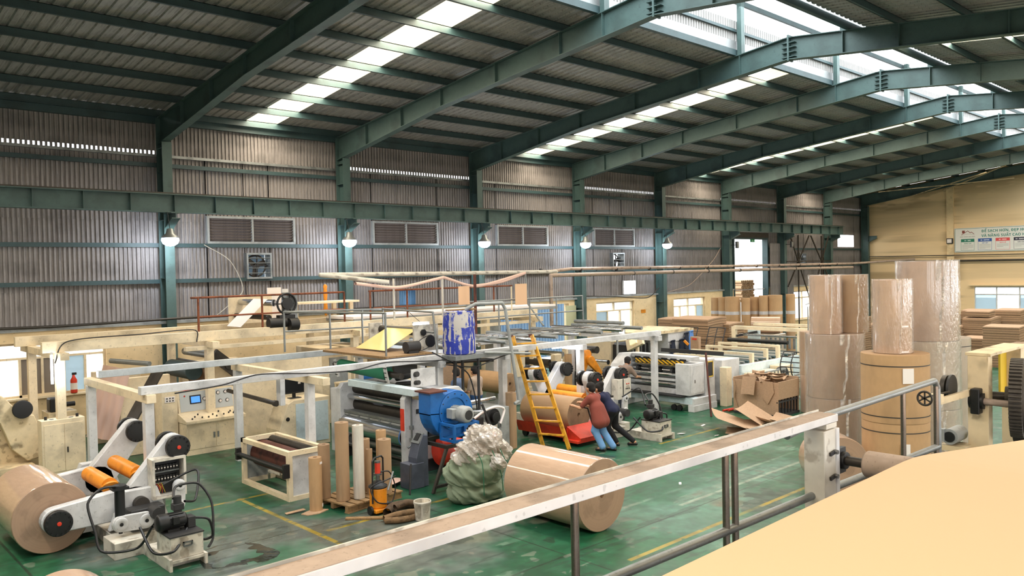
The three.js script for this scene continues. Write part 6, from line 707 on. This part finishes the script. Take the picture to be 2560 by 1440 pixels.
// ---------------------------------------------------------------- lamps
function highBay(x, i) {
  const z = -23.3, t = thing('high_bay_lamp', 'round white high bay lamp hung from the crane girder, ' + ['first', 'second', 'third', 'fourth', 'fifth'][i] + ' from the left', 'lamp', [x, 5.25, z]);
  part('housing', lathe([x, 5.44, z], [x, 5.72, z], [[0.23, 0], [0.22, 0.04], [0.12, 0.12], [0.08, 0.26], [0, 0.28]], 28), M.galv, t); part('hanger', [cyl([x, 5.7, z], [x, 6.19, z - 0.15], 0.008, 6)], M.dark, t);
  part('lamp_bulb', lathe([x, 5.2, z], [x, 5.5, z], [[0, 0], [0.11, 0.02], [0.2, 0.08], [0.24, 0.17], [0.225, 0.25], [0, 0.25]], 24), new THREE.MeshPhysicalMaterial({ color: 0xffffff, emissive: new THREE.Color(10, 12.5, 17), roughness: 0.3 }), t, 'glowing diffuser');
  const l = new THREE.PointLight(new THREE.Color(0.82, 0.9, 1.0), 20, 0, 2); l.position.set(x, 5.32, z); l.castShadow = true; l.shadow.radius = 8; scene.add(l);
}
[8.49, 14.34, 20.3, 26.11, 32.0].forEach(highBay);
function tubeLamp(a, b, label, k = 5, c = [1, 1.04, 1.08]) { const t = thing('tube_lamp', label, 'lamp', a); part('lamp_tube', cyl(a, b, 0.028, 12), new THREE.MeshPhysicalMaterial({ color: 0xffffff, emissive: new THREE.Color(c[0] * k, c[1] * k, c[2] * k) }), t, 'glowing tube'); const up = [0, 0.045, 0], o = (p) => [p[0], p[1] + 0.045, p[2]]; part('batten', bar(o(a), o(b), 0.05, 0.035, [0, 1, 0], 0.02), M.white, t); const l = new THREE.PointLight(0xf4f8ff, 6, 0, 2); l.position.set((a[0] + b[0]) / 2, (a[1] + b[1]) / 2 - 0.07, (a[2] + b[2]) / 2); l.castShadow = true; l.shadow.radius = 4; scene.add(l); return t; }
tubeLamp([15.5, 2.2, -15.1], [16.6, 2.19, -15.1], 'lit tube lamp under the gantry beam right of the ladder', 6); tubeLamp([12.45, 2.95, -17.2], [12.95, 2.94, -17.2], 'short lit lamp behind the golden web', 6).children.forEach(() => {}); { const h = scene.children.filter((o) => o.name === 'tube_lamp_001')[0]; part('hanger', cyl([12.7, 2.98, -17.2], [12.7, 3.36, -17.95], 0.008, 6), M.dark, h); } const standLamp = tubeLamp([24.3, 2.98, -12.35], [24.3, 3.25, -11.45], 'tilted lit tube lamp on a thin pole left of the tall reels', 6); part('pole', cyl([24.3, 0, -12.3], [24.3, 3.0, -12.3], 0.02, 8), M.galv, standLamp); part('pole_foot', bx(24.1, 24.5, 0, 0.03, -12.5, -12.1), M.galv, standLamp); tubeLamp([4.55, 2.05, -19.65], [4.55, 2.68, -19.65], 'bright hanging lamp tube before the filmed window', 8);
{ const t = thing('flood_lamp', 'square white floodlight on the corrugated wall above the cables', 'lamp', [30.5, 3.05, -24.4]); part('housing', bx(30.05, 31.0, 3.05, 3.72, -24.54, -24.46, 0.02), M.white, t); part('lamp_lens', bx(30.1, 30.95, 3.07, 3.67, -24.46, -24.44), new THREE.MeshPhysicalMaterial({ color: 0xffffff, emissive: new THREE.Color(6, 6.4, 7.2) }), t, 'glowing square lens'); const l = new THREE.RectAreaLight(0xf2f6ff, 5, 0.85, 0.6); l.position.set(30.5, 3.37, -24.42); l.lookAt(30.5, 3.37, 0); scene.add(l);
  const small = (x, y, z, label, dz) => { const q = thing('small_floodlight', label, 'lamp', [x, y, z]); part('housing', bx(x - 0.12, x + 0.12, y - 0.18, y + 0.18, z, z + 0.1, 0.02), M.black, q); part('lens', bx(x - 0.09, x + 0.09, y - 0.14, y + 0.14, z + 0.1, z + 0.11), M.galv, q); part('bracket', bar([x, y, z], [x + (dz ? 0.06 : 0), y, z - 0.35], 0.03, 0.03), M.black, q); };
  small(38.75, 5.45, -23.66, 'small black floodlight left of the tall doorway'); small(44.75, 5.52, -23.66, 'small black floodlight right of the tall doorway');
  const q = thing('small_floodlight', 'small black floodlight on the gable pilaster beside the banner', 'lamp', [56.3, 5.6, -18.8]); part('housing', bx(56.36, 56.48, 5.45, 5.8, -19.0, -18.62, 0.02), M.black, q); part('lens', bx(56.34, 56.36, 5.5, 5.75, -18.95, -18.68), M.whitePaper, q);
  const cv = document.createElement('canvas'); cv.width = 256; cv.height = 96; const c = cv.getContext('2d'); c.fillStyle = '#1f9c5c'; c.fillRect(0, 0, 256, 96); c.fillStyle = '#e8f5ea'; c.font = 'bold 64px sans-serif'; c.textAlign = 'center'; c.fillText('EXIT', 128, 72); const tx = new THREE.CanvasTexture(cv); tx.colorSpace = THREE.SRGBColorSpace;
  const e = thing('exit_sign', 'green exit sign hanging in the top of the tall doorway', 'sign', [41.9, 5.6, -24.5]); part('sign_box', bx(41.68, 42.12, 5.66, 5.82, -24.55, -24.5), M.greenCloth, e); part('sign_face', new THREE.PlaneGeometry(0.42, 0.15).translate(41.9, 5.74, -24.497), new THREE.MeshPhysicalMaterial({ map: tx, roughness: 0.5 }), e, 'green and white print', true);
  const n = thing('notice_plate', 'small orange notice on the yellow plinth right of the bright window', 'sign', [31.5, 2.1, -24.43]); part('plate', bx(31.35, 31.7, 2.1, 2.27, -24.45, -24.435), M.orange, n);
}
// ---------------------------------------------------------------- banner
{
  const cv = document.createElement('canvas'); cv.width = 1536; cv.height = 440; const c = cv.getContext('2d'); c.fillStyle = '#d9d8d2'; c.fillRect(0, 0, 1536, 440); c.strokeStyle = '#2b7267'; c.lineWidth = 6; c.strokeRect(10, 12, 1516, 416);
  c.fillStyle = '#7a3a30'; c.fillRect(130, 46, 46, 50); c.strokeStyle = '#7a2f28'; c.lineWidth = 9; c.beginPath(); c.moveTo(120, 120); c.lineTo(225, 55); c.lineTo(265, 92); c.lineTo(285, 78); c.lineTo(330, 116); c.stroke(); c.lineWidth = 4; c.strokeStyle = '#9b8c84'; c.beginPath(); c.moveTo(115, 135); c.bezierCurveTo(200, 100, 270, 110, 340, 138); c.stroke(); c.fillStyle = '#9a938b'; for (const [x, w] of [[92, 58], [158, 70], [236, 44], [288, 56]]) c.fillRect(x, 158, w, 9); c.textAlign = 'left';
  c.fillStyle = '#1f7466'; c.font = 'bold 66px sans-serif'; 
  const MARK = { 'Ể': ['Ê', 'hook'], 'Ạ': ['A', 'dot'], 'Ơ': ['O', 'horn'], 'Ẹ': ['E', 'dot'], 'Ấ': ['Â', 'acute'], 'Ọ': ['O', 'dot'], 'Ắ': ['Ă', 'acute'], 'Ế': ['Ê', 'acute'], 'Ẽ': ['E', 'tilde'] };   // letters the font lacks: a base letter and its mark
  const viet = (str, x, y, h, centre) => { const gs = [...str].map((q) => MARK[q] ?? [q, '']), ws = gs.map(([q]) => c.measureText(q).width); let p = centre ? x - ws.reduce((a, b) => a + b, 0) / 2 : x; const al = c.textAlign; c.textAlign = 'left'; c.strokeStyle = c.fillStyle; c.lineWidth = h * 0.09; gs.forEach(([q, m], i) => { c.fillText(q, p, y); const w = ws[i], mx = p + w / 2; c.beginPath(); if (m === 'dot') { c.arc(mx, y + h * 0.2, h * 0.07, 0, 7); c.fill(); } else if (m === 'horn') { c.moveTo(p + w * 0.72, y - h * 0.62); c.quadraticCurveTo(p + w * 1.02, y - h * 0.62, p + w * 0.98, y - h * 0.84); c.stroke(); } else if (m === 'acute') { c.moveTo(mx + h * 0.04, y - h * 0.92); c.lineTo(mx + h * 0.2, y - h * 1.04); c.stroke(); } else if (m === 'hook') { c.moveTo(mx + h * 0.1, y - h * 1.06); c.quadraticCurveTo(mx + h * 0.28, y - h * 1.06, mx + h * 0.18, y - h * 0.92); c.stroke(); } else if (m === 'tilde') { c.moveTo(mx - h * 0.2, y - h * 0.84); c.quadraticCurveTo(mx - h * 0.06, y - h * 0.98, mx, y - h * 0.88); c.quadraticCurveTo(mx + h * 0.08, y - h * 0.8, mx + h * 0.2, y - h * 0.92); c.stroke(); } p += w; }); c.textAlign = al; };
  viet('ĐỂ SẠCH HƠN, ĐẸP HƠN', 450, 92, 66); viet('VÀ NĂNG SUẤT CAO HƠN', 450, 176, 66);
  [['#14725a', '01 - SERI', 'SÀNG LỌC'], ['#1f4f96', '02 - SEITON', 'SẮP XẾP'], ['#d24a4a', '03 - SEISO', 'SẠCH SẼ'], ['#1b1630', '04 - SEIKETSU', 'SĂN SÓC'], ['#6b3f8f', '', '']].forEach(([k, a, b], i) => { const x = 112 + i * 284; c.fillStyle = k; c.fillRect(x, 204, 220, 54); c.strokeStyle = k; c.lineWidth = 4; c.strokeRect(x, 204, 220, 204); c.fillStyle = '#fff'; c.font = 'bold 26px sans-serif'; c.textAlign = 'center'; c.fillText(a, x + 110, 240); c.fillStyle = k; viet(b, x + 110, 294, 26, true); c.fillStyle = '#8c8a85'; for (let r = 0; r < 4 - (i > 1); r++) c.fillRect(x + 18, 312 + r * 22, r === 3 - (i > 1) ? 100 : 184, 5); });
  const tx = new THREE.CanvasTexture(cv); tx.colorSpace = THREE.SRGBColorSpace; const t = thing('wall_banner', 'wide pale banner with green Vietnamese lettering and coloured cards on the gable', 'banner', [56.5, 4.9, -16]); part('banner_board', bx(56.52, 56.56, 4.88, 6.42, -18.56, -13.18), M.whitePaper, t); part('banner_print', new THREE.PlaneGeometry(5.38, 1.54).rotateY(-Math.PI / 2).translate(56.515, 5.65, -15.87), new THREE.MeshPhysicalMaterial({ map: tx, roughness: 0.6 }), t, 'printed face', true); part('hanger', [bx(56.56, 56.62, 6.3, 6.36, -18.4, -18.3), bx(56.56, 56.62, 6.3, 6.36, -13.5, -13.4)], M.dark, t);
}
// ---------------------------------------------------------------- pipes, cables, bracing
{
  const t = thing('wall_pipe', 'upper long grey steam pipe along the side wall', 'pipe', [35, 4.3, -23.2]); part('pipe_run', pipe([[14.5, 4.28, -23.15], [23.5, 4.22, -23.2], [25, 4.33, -23.2], [38, 4.3, -23.2], [52, 4.3, -23.2], [56.4, 4.5, -21]], 0.07, 12), M.dustTop, t); for (let x = 16; x < 54; x += 2.4) part('pipe_clip', cyl([x, 4.28, -23.2], [x + 0.06, 4.28, -23.2], 0.085, 12), M.dark, t);
  for (let x = 20.72; x < 54; x += 6) part('pipe_hanger', bar([x, 4.25, -23.2], [x, 4.25, -24.0], 0.04, 0.05), M.greenDark, t);
  const u = thing('wall_pipe', 'lower long grey steam pipe along the side wall', 'pipe', [38, 4.1, -23.05]); part('pipe_run', pipe([[23.6, 2.0, -23.0], [23.6, 4.08, -23.0], [38, 4.08, -23.05], [51.5, 4.06, -23.0]], 0.08, 12), M.dustTop, u); for (let x = 26; x < 51; x += 3) part('pipe_clip', cyl([x, 4.08, -23.03], [x + 0.06, 4.08, -23.03], 0.095, 12), M.dark, u);
  const a = thing('overhead_pipe', 'pale overhead pipe with sagging hoses above the front gantry', 'pipe', [14, 4.2, -19]); part('pipe_run', pipe([[12.6, 4.06, -18.5], [10.9, 4.3, -19.2], [14.8, 4.27, -19.4], [20.4, 4.24, -19.6], [23.5, 4.22, -23.0]], 0.06, 12), M.whiteDirty, a); for (const p of [[[11.6, 4.05, -18.6], [13.2, 3.9, -18.9], [14.9, 4.15, -19]], [[14.9, 4.15, -19], [16.2, 3.85, -19], [18.2, 4.2, -19]], [[16.0, 3.85, -19], [17.2, 3.95, -19], [18.3, 4.22, -19]]]) part('sagging_hose', tube(p, 0.045, 24, 8), M.pinkPaper, a); for (const x of [13.1, 14.85]) part('pipe_post', cyl([x, 2.98, -19.0], [x, 4.15, -19.0], 0.03, 8), M.whiteDirty, a); part('pipe_post', pipe([[18.3, 4.2, -19], [18.4, 3.2, -19], [18.4, 2.5, -18.3]], 0.03), M.galv, a); part('rusty_post', bx(14.84, 14.9, 2.45, 4.22, -17.55, -17.49), M.rustDark, a);
  for (const [x0, x1, y0, y1, l] of [[14.5, 14.9, 3.36, 3.89, 'blank cream board hanging beside the rusty post'], [16.72, 17.2, 3.26, 3.9, 'blank cream board tied to the railing above the ladder']]) { const b = thing('hanging_board', l, 'board', [x0, y0, -17.8]); part('board', bx(x0, x1, y0, y1, -17.82, -17.8), M.paper, b); part('hook', cyl([(x0 + x1) / 2, y1 - 0.02, -17.83], [(x0 + x1) / 2, y1 + 0.05, -17.95], 0.01, 6), M.dark, b); }
  const cable = (label, p, r = 0.015, m = M.rubber) => solo('cable', tube(p, r, 60, 6), m, label, 'cable');
  cable('bundle of dark cables sagging along the top of the yellow plinth', [[3, 3.1, -24.35], [6, 3.06, -24.35], [9, 3.12, -23.9], [13, 3.08, -24.35], [18, 3.1, -24.35]], 0.04, M.darkSteel); cable('cable sagging from the girder to the wall between the second and third columns', [[9.9, 5.3, -24.4], [10.7, 4.8, -24.4], [11.1, 3.9, -24.4], [10.6, 3.4, -24.4], [10.2, 3.1, -24.4]], 0.012, M.whiteDirty); cable('black cable looping along the front gantry beam', [[5.3, 2.25, -14.55], [6.2, 2.3, -14.58], [6.9, 2.42, -14.58], [8.0, 2.33, -14.56], [9.0, 2.29, -14.56], [9.8, 2.38, -14.56], [11.2, 2.3, -14.5], [12.4, 2.4, -14.3]], 0.014); cable('black cable running along the rear cream gantry beam', [[4.6, 2.5, -19.6], [4.9, 2.95, -19.72], [6.5, 3.0, -19.74], [7.7, 3.02, -19.74], [7.75, 2.72, -19.72]], 0.014); cable('cables drooping over the plinth by the far columns', [[26.9, 3.1, -24.2], [29, 3.0, -24.2], [31.5, 2.85, -24.2], [32.5, 3.3, -24.2]], 0.025, M.darkSteel); cable('pale cable hanging across the wall left of the tall doorway', [[33.5, 3.05, -24.42], [35.5, 3.4, -24.42], [37.6, 4.6, -24.42], [38.4, 5.3, -24.42]], 0.02, M.dustTop); cable('thin cable strung across the gable below the banner', [[56.42, 4.75, -24], [56.42, 4.7, -19], [56.42, 4.66, -13], [56.42, 4.75, -8]], 0.03, M.dark); cable('dark cable dropping beside the blue drum', [[11.0, 2.5, -14.5], [11.6, 2.15, -14.35], [11.9, 1.9, -14.3], [12.05, 1.3, -14.25], [12.15, 0.6, -14.3]], 0.016); cable('second dark cable under the drum platform', [[11.3, 2.2, -14.4], [12.0, 2.1, -14.2], [12.6, 2.25, -14.1], [13.6, 2.3, -14.5]], 0.014);
  const g = thing('gable_pipe', 'dark pipe running across the gable wall below the banner', 'pipe', [56.4, 4.2, -14]); part('pipe_run', cyl([56.4, 4.35, -22], [56.4, 4.28, -8], 0.06, 10), M.darkSteel, g); part('pipe_bracket', [bx(56.4, 56.58, 4.28, 4.34, -18.1, -18.0)], M.dark, g);
  for (const [x, l] of [[44.72, 'far bay']]) { const b = sthing('wall_bracing', 'crossed steel bracing between the far wall columns', 'bracing', [x + 3, 0, -23.9]); for (const [p, q] of [[[44.9, 3.0, -23.95], [47.6, 6.1, -23.95]], [[50.5, 3.0, -23.95], [47.8, 6.1, -23.95]], [[45.2, 6.1, -23.95], [47.7, 2.0, -23.95]], [[50.2, 6.1, -23.95], [47.7, 2.0, -23.95]], [[44.8, 4.5, -23.95], [50.6, 4.5, -23.95]], [[46.2, 0.1, -23.95], [46.2, 6.1, -23.95]], [[49.2, 0.1, -23.95], [49.2, 6.1, -23.95]]]) part('brace', bar(p, q, 0.06, 0.06), M.darkSteel, b); }
  const rb = sthing('roof_bracing', 'crossed rods under the roof near the gable', 'bracing', [52, 9, -18]); for (const [p, q] of [[[50.8, 8.7, -21], [56, 9.3, -15]], [[50.8, 9.3, -15], [56, 8.7, -21]], [[50.8, 9.6, -14], [56, 8.9, -19]]]) part('brace', bar(p, q, 0.05, 0.05), M.creamDirty, rb);
  const fe = thing('fire_extinguisher', 'red fire extinguisher on the window sill at the left', 'extinguisher', [6.18, 1.2, -24.2]); part('cylinder', lathe([6.18, 1.2, -24.42], [6.18, 1.7, -24.42], [[0, 0], [0.08, 0], [0.085, 0.02], [0.085, 0.36], [0.04, 0.44], [0.03, 0.5], [0, 0.5]], 18), M.red, fe); part('label', cyl([6.18, 1.3, -24.42], [6.18, 1.48, -24.42], 0.0865, 18, 0.0865, true), M.whitePaper, fe); part('valve', bx(6.14, 6.25, 1.7, 1.76, -24.45, -24.39), M.black, fe);
  // room beyond the plinth opening: blue fence and cabinets
  const bf = sthing('fence_outside', 'blue corrugated screen in the room beyond the plinth opening', 'screen', [24, 0, -28]); part('sheet', corrugated(19.5, 30, 0, 3.4, 0.2, 0.04, (u, v, d) => [u, v, -28 - d]), mat(0x7fa6cf, 0.5), bf); part('blue_patch', corrugated(17.0, 18.1, 2.9, 3.8, 0.08, 0.03, (u, v, d) => [u, v, -24.75 - d]), mat(0x6d9cc9, 0.5), bf);
  const oc = thing('annex_cabinet', 'dark blue and grey switch cabinets seen through the plinth opening', 'cabinet', [22.6, 0, -26]); part('cabinet', bx(21.7, 22.6, 0, 2.6, -26.3, -25.8, 0.02), M.slate, oc); part('cabinet', bx(22.8, 23.6, 0, 2.3, -26.6, -26.1, 0.02), M.grayPaint, oc); part('door', bx(22.2, 22.5, 0.9, 2.2, -25.8, -25.78), M.blueCloth, oc);
  const od = thing('annex_console', 'console with a small screen seen through the plinth opening', 'console', [24, 0, -25.8]); part('desk', bx(23.7, 25.4, 0, 1.15, -26.2, -25.5, 0.03), M.slate, od); part('monitor_box', bx(23.9, 24.5, 1.15, 1.75, -26.1, -25.7, 0.02), M.dark, od); part('screen', bx(24.0, 24.4, 1.3, 1.62, -25.7, -25.69), new THREE.MeshPhysicalMaterial({ color: 0x99aabb, emissive: new THREE.Color(0.3, 0.5, 0.6) }), od);
  const dl = sthing('door_2', 'pale green door leaf at the plinth opening', 'door', [26.2, 0, -24.4]); part('leaf', bx(25.95, 26.6, 0, 2.7, -24.42, -24.38), mat(0xb9b894, 0.6), dl); part('handle', bx(26.02, 26.08, 1.1, 1.2, -24.38, -24.34), M.galv, dl);
}
// ---------------------------------------------------------------- people
function blob(bones, cell = 0.016, k = 0.03) {   // bones: [ax,ay,az,ra, bx,by,bz,rb]
  const lo = [1e9, 1e9, 1e9], hi = [-1e9, -1e9, -1e9]; for (const b of bones) for (const o of [0, 4]) for (let i = 0; i < 3; i++) { lo[i] = Math.min(lo[i], b[o + i] - b[o + 3] - 0.05); hi[i] = Math.max(hi[i], b[o + i] + b[o + 3] + 0.05); }
  const c = [0, 1, 2].map((i) => (lo[i] + hi[i]) / 2), half = Math.max(...[0, 1, 2].map((i) => hi[i] - lo[i])) / 2, n = Math.min(120, Math.ceil(2 * half / cell)), mc = new MarchingCubes(n, new THREE.MeshBasicMaterial(), false, false, 200000); mc.isolation = 0; mc.reset();
  const F = mc.field, hs = n / 2; for (let z = 0; z < n; z++) for (let y = 0; y < n; y++) for (let x = 0; x < n; x++) {
    const p = [c[0] + (x - hs) / hs * half, c[1] + (y - hs) / hs * half, c[2] + (z - hs) / hs * half]; let s = 0.5; 
    for (const b of bones) { const dx = b[4] - b[0], dy = b[5] - b[1], dz = b[6] - b[2], px = p[0] - b[0], py = p[1] - b[1], pz = p[2] - b[2], L = dx * dx + dy * dy + dz * dz; const t = L > 1e-9 ? Math.max(0, Math.min(1, (px * dx + py * dy + pz * dz) / L)) : 0; const d = Math.hypot(px - t * dx, py - t * dy, pz - t * dz) - (b[3] + (b[7] - b[3]) * t); if (d > 0.35) continue; const h = Math.max(k - Math.abs(s - d), 0) / k; s = Math.min(s, d) - h * h * k * 0.25; }
    F[x + y * n + z * n * n] = -s;
  }
  mc.update(); const m = mc.count ?? mc.geometry.drawRange.count, g = new THREE.BufferGeometry(), P = new Float32Array(mc.positionArray.slice(0, m * 3)), N = new Float32Array(mc.normalArray.slice(0, m * 3)); for (let i = 0; i < P.length; i += 3) for (let j = 0; j < 3; j++) P[i + j] = c[j] + P[i + j] * half; for (let i = 0; i < N.length; i += 3) { const l = Math.hypot(N[i], N[i + 1], N[i + 2]) || 1; N[i] /= l; N[i + 1] /= l; N[i + 2] /= l; }
  g.setAttribute('position', new THREE.BufferAttribute(P, 3)); g.setAttribute('normal', new THREE.BufferAttribute(N, 3)); return g;
}
const cloth = (hex) => mat(hex, 0.92, 0, fine, 6), skin = mat(0xc08f6e, 0.6), hairM = mat(0x17110e, 0.85);
// pose in a local frame: x across (person's left +), y up, z forward; yaw turns forward from +z
function person(label, at, yaw, J, look, cell = 0.016) {
  const cy = Math.cos(yaw), sy = Math.sin(yaw), W = (p) => [at[0] + p[0] * cy + p[2] * sy, at[1] + p[1], at[2] - p[0] * sy + p[2] * cy], cap = (a, ra, b, rb) => [...W(a), ra, ...W(b), rb];
  const t = thing('person', label, 'person', at), mid = (a, b, s) => a.map((v, i) => lerp(v, b[i], s)), { hip, chest, neck, head } = J; const hl = mid(hip, hip, 0), sh = 0.17 * (look.w ?? 1), out = (p, d) => [p[0] + d, p[1], p[2]];
  const body = [cap(out(hip, -0.07), 0.115, out(hip, 0.07), 0.115), cap(hip, 0.12, chest, 0.125), cap(out(chest, -0.1), 0.085, out(chest, 0.1), 0.085), cap(chest, 0.07, neck, 0.05), cap(neck, 0.048, head, 0.05), cap([head[0], head[1] - 0.02, head[2]], 0.085, [head[0], head[1] + 0.05, head[2] - 0.02], 0.092), cap([head[0], head[1] - 0.07, head[2] + 0.045], 0.045, [head[0], head[1] - 0.03, head[2] + 0.05], 0.05)];
  const fw = J.face ?? [0, 0, 1]; body.push(cap([head[0] + fw[0] * 0.085, head[1] - 0.005, head[2] + fw[2] * 0.085], 0.014, [head[0] + fw[0] * 0.105, head[1] - 0.03, head[2] + fw[2] * 0.105], 0.017)); for (const s of [-1, 1]) body.push(cap([head[0] + s * 0.088, head[1] - 0.01, head[2] - 0.01], 0.018, [head[0] + s * 0.092, head[1] - 0.035, head[2] - 0.005], 0.012));
  const shirt = [cap(out(chest, -0.1), 0.108, out(chest, 0.1), 0.108), cap(chest, 0.145, mid(hip, chest, 0.25), 0.135), cap(chest, 0.1, mid(chest, neck, 0.6), 0.072)], pants = [cap(out(hip, -0.07), look.long ? 0.11 : 0.128, out(hip, 0.07), look.long ? 0.11 : 0.128)], shoes = []; if (look.long) { for (const s of [-1, 1]) shirt.push(cap(out(mid(hip, chest, 0.4), s * 0.05), 0.155, [hip[0] + s * 0.085, hip[1] - 0.17, hip[2] - 0.03], 0.168)); } else for (const s of [-1, 1]) shirt.push(cap(out(mid(hip, chest, 0.35), s * 0.04), 0.125, [hip[0] + s * 0.07, hip[1] + 0.02, hip[2]], 0.135));
  for (const s of [-1, 1]) {
    const [sp, el, wr] = J.arms[s < 0 ? 0 : 1], [kn, an, toe] = J.legs[s < 0 ? 0 : 1]; const hp = out(hip, s * 0.085); const shd = [chest[0] + s * sh, chest[1] + 0.05, chest[2]];
    body.push(cap(shd, 0.055, el, 0.04), cap(el, 0.04, wr, 0.028)); shirt.push(cap(shd, 0.082, mid(shd, el, look.sleeve ?? 0.75), 0.062)); if (look.sleeve > 1) shirt.push(cap(el, 0.058, mid(el, wr, 0.8), 0.045));
    const d = V(...wr).sub(V(...el)).normalize(), side = V(d.z, 0, -d.x).normalize(), pm = wr.map((v, i) => v + d.toArray()[i] * 0.07); body.push(cap(wr, 0.03, pm, 0.036)); for (let f = 0; f < 4; f++) { const o = side.clone().multiplyScalar((f - 1.5) * 0.019), b0 = pm.map((v, i) => v + o.toArray()[i]), l = 0.045 + 0.012 * (f === 1 || f === 2), b1 = b0.map((v, i) => v + d.toArray()[i] * l), b2 = [b1[0] + d.x * 0.02, b1[1] - 0.025, b1[2] + d.z * 0.02]; body.push(cap(b0, 0.0105, b1, 0.0095), cap(b1, 0.0095, b2, 0.0085)); } const th = side.clone().multiplyScalar(0.05); body.push(cap(wr.map((v, i) => v + d.toArray()[i] * 0.02), 0.014, wr.map((v, i) => v + d.toArray()[i] * 0.06 + th.toArray()[i]), 0.01));
    body.push(cap(hp, 0.085, kn, 0.055), cap(kn, 0.055, an, 0.036), cap(an, 0.036, toe, 0.026)); pants.push(cap(hp, look.long ? 0.1 : 0.108, kn, look.leg ?? 0.075), cap(kn, look.leg ?? 0.075, mid(kn, an, 0.93), look.cuff ?? 0.062)); shoes.push([...W([an[0], an[1] - 0.045, an[2] - 0.04]), 0.036, ...W([toe[0], toe[1] - 0.012, toe[2] + 0.02]), 0.036]);
  }
  part('body', blob(body, cell, 0.025), skin, t); part('shirt', blob(shirt, cell, 0.05), cloth(look.shirt), t, look.shirtName); part('trousers', blob(pants, cell, 0.04), cloth(look.pants), t, look.pantsName);
  const hh = [cap([head[0] - fw[0] * 0.02, head[1] + 0.045, head[2] - 0.025 * fw[2]], 0.104, [head[0] - fw[0] * 0.03, head[1] - 0.01, head[2] - 0.045 * fw[2]], 0.09)]; if (look.bun) { const b = [head[0] - fw[0] * 0.1, head[1] + look.bun, head[2] - 0.09 * fw[2]]; hh.push(cap(b, 0.06, b, 0.06)); hh.push(cap([head[0], head[1], head[2] - 0.05 * fw[2]], 0.08, b, 0.05)); } part('hair', blob(hh, 0.014, 0.03), hairM, t, 'black hair'); shoes.forEach((s) => part('shoe', blob([s], 0.012, 0.01), look.shoeM ?? M.black, t));
  return t;
}
// two women pushing the reel cart towards the machine
person('woman in a rust red smock and jeans pushing the reel cart', [14.45, 0, -12.42], Math.PI + 0.12, { hip: [0, 0.86, 0.12], chest: [0, 1.19, 0.3], neck: [0, 1.36, 0.36], head: [0.0, 1.46, 0.39], arms: [[0, [-0.26, 1.02, 0.5], [-0.16, 1.05, 0.72]], [0, [0.26, 1.0, 0.5], [0.2, 1.02, 0.72]]], legs: [[[-0.1, 0.46, 0.12], [-0.12, 0.08, -0.18], [-0.12, 0.04, -0.02]], [[0.1, 0.47, 0.2], [0.1, 0.09, -0.02], [0.1, 0.045, 0.14]]] }, { shirt: 0x8a4438, shirtName: 'rust red smock', pants: 0x6f9ccb, pantsName: 'light blue jeans', long: true, bun: -0.03, leg: 0.088, cuff: 0.078 });
person('woman in a navy top and black trousers with a high bun, pushing beside her', [15.1, 0, -12.5], Math.PI + 0.25, { hip: [0, 0.84, 0.16], chest: [0, 1.13, 0.4], neck: [0, 1.28, 0.49], head: [0.0, 1.36, 0.55], arms: [[0, [-0.25, 0.96, 0.6], [-0.2, 1.0, 0.84]], [0, [0.26, 0.94, 0.58], [0.24, 0.98, 0.8]]], legs: [[[-0.1, 0.46, 0.16], [-0.13, 0.1, -0.34], [-0.13, 0.05, -0.2]], [[0.1, 0.47, 0.28], [0.1, 0.09, 0.02], [0.1, 0.045, 0.18]]] }, { shirt: 0x1c2140, shirtName: 'navy top', pants: 0x121216, pantsName: 'black trousers', bun: 0.12, leg: 0.08, cuff: 0.06 });
person('man in a taupe shirt bending over the slitting machine', [18.75, 0, -15.35], Math.PI / 2 + 0.1, { hip: [0, 0.9, 0], chest: [0, 1.25, 0.14], neck: [0, 1.42, 0.22], head: [0.0, 1.5, 0.3], arms: [[0, [-0.27, 1.04, 0.34], [-0.2, 1.0, 0.58]], [0, [0.27, 1.06, 0.34], [0.2, 1.1, 0.56]]], legs: [[[-0.1, 0.48, 0.04], [-0.11, 0.08, -0.06], [-0.11, 0.04, 0.1]], [[0.1, 0.48, 0.02], [0.11, 0.08, -0.02], [0.11, 0.04, 0.14]]] }, { shirt: 0x9b8578, shirtName: 'taupe shirt', pants: 0x2b3040, pantsName: 'dark trousers' });
const standing = { hip: [0, 0.9, 0], chest: [0, 1.26, 0.02], neck: [0, 1.45, 0.04], head: [0.0, 1.55, 0.08], arms: [[0, [-0.25, 1.0, 0.08], [-0.2, 0.98, 0.32]], [0, [0.25, 1.0, 0.06], [0.22, 0.96, 0.3]]], legs: [[[-0.1, 0.48, 0.03], [-0.11, 0.08, 0], [-0.11, 0.04, 0.16]], [[0.1, 0.48, 0.03], [0.11, 0.08, 0], [0.11, 0.04, 0.16]]] };
person('worker in a grey blue shirt and jeans standing behind the blower, back turned', [13.75, 0, -17.0], Math.PI + 0.3, standing, { shirt: 0x6c7f9f, shirtName: 'grey blue shirt', pants: 0x3f5f92, pantsName: 'blue jeans', sleeve: 1.2 });
person('worker in a beige shirt and jeans standing beside the grey blue shirt', [14.35, 0, -16.95], Math.PI + 0.1, standing, { shirt: 0xc9b3a0, shirtName: 'beige shirt', pants: 0x4a6ea6, pantsName: 'blue jeans' });
renderer.render(scene, camera);
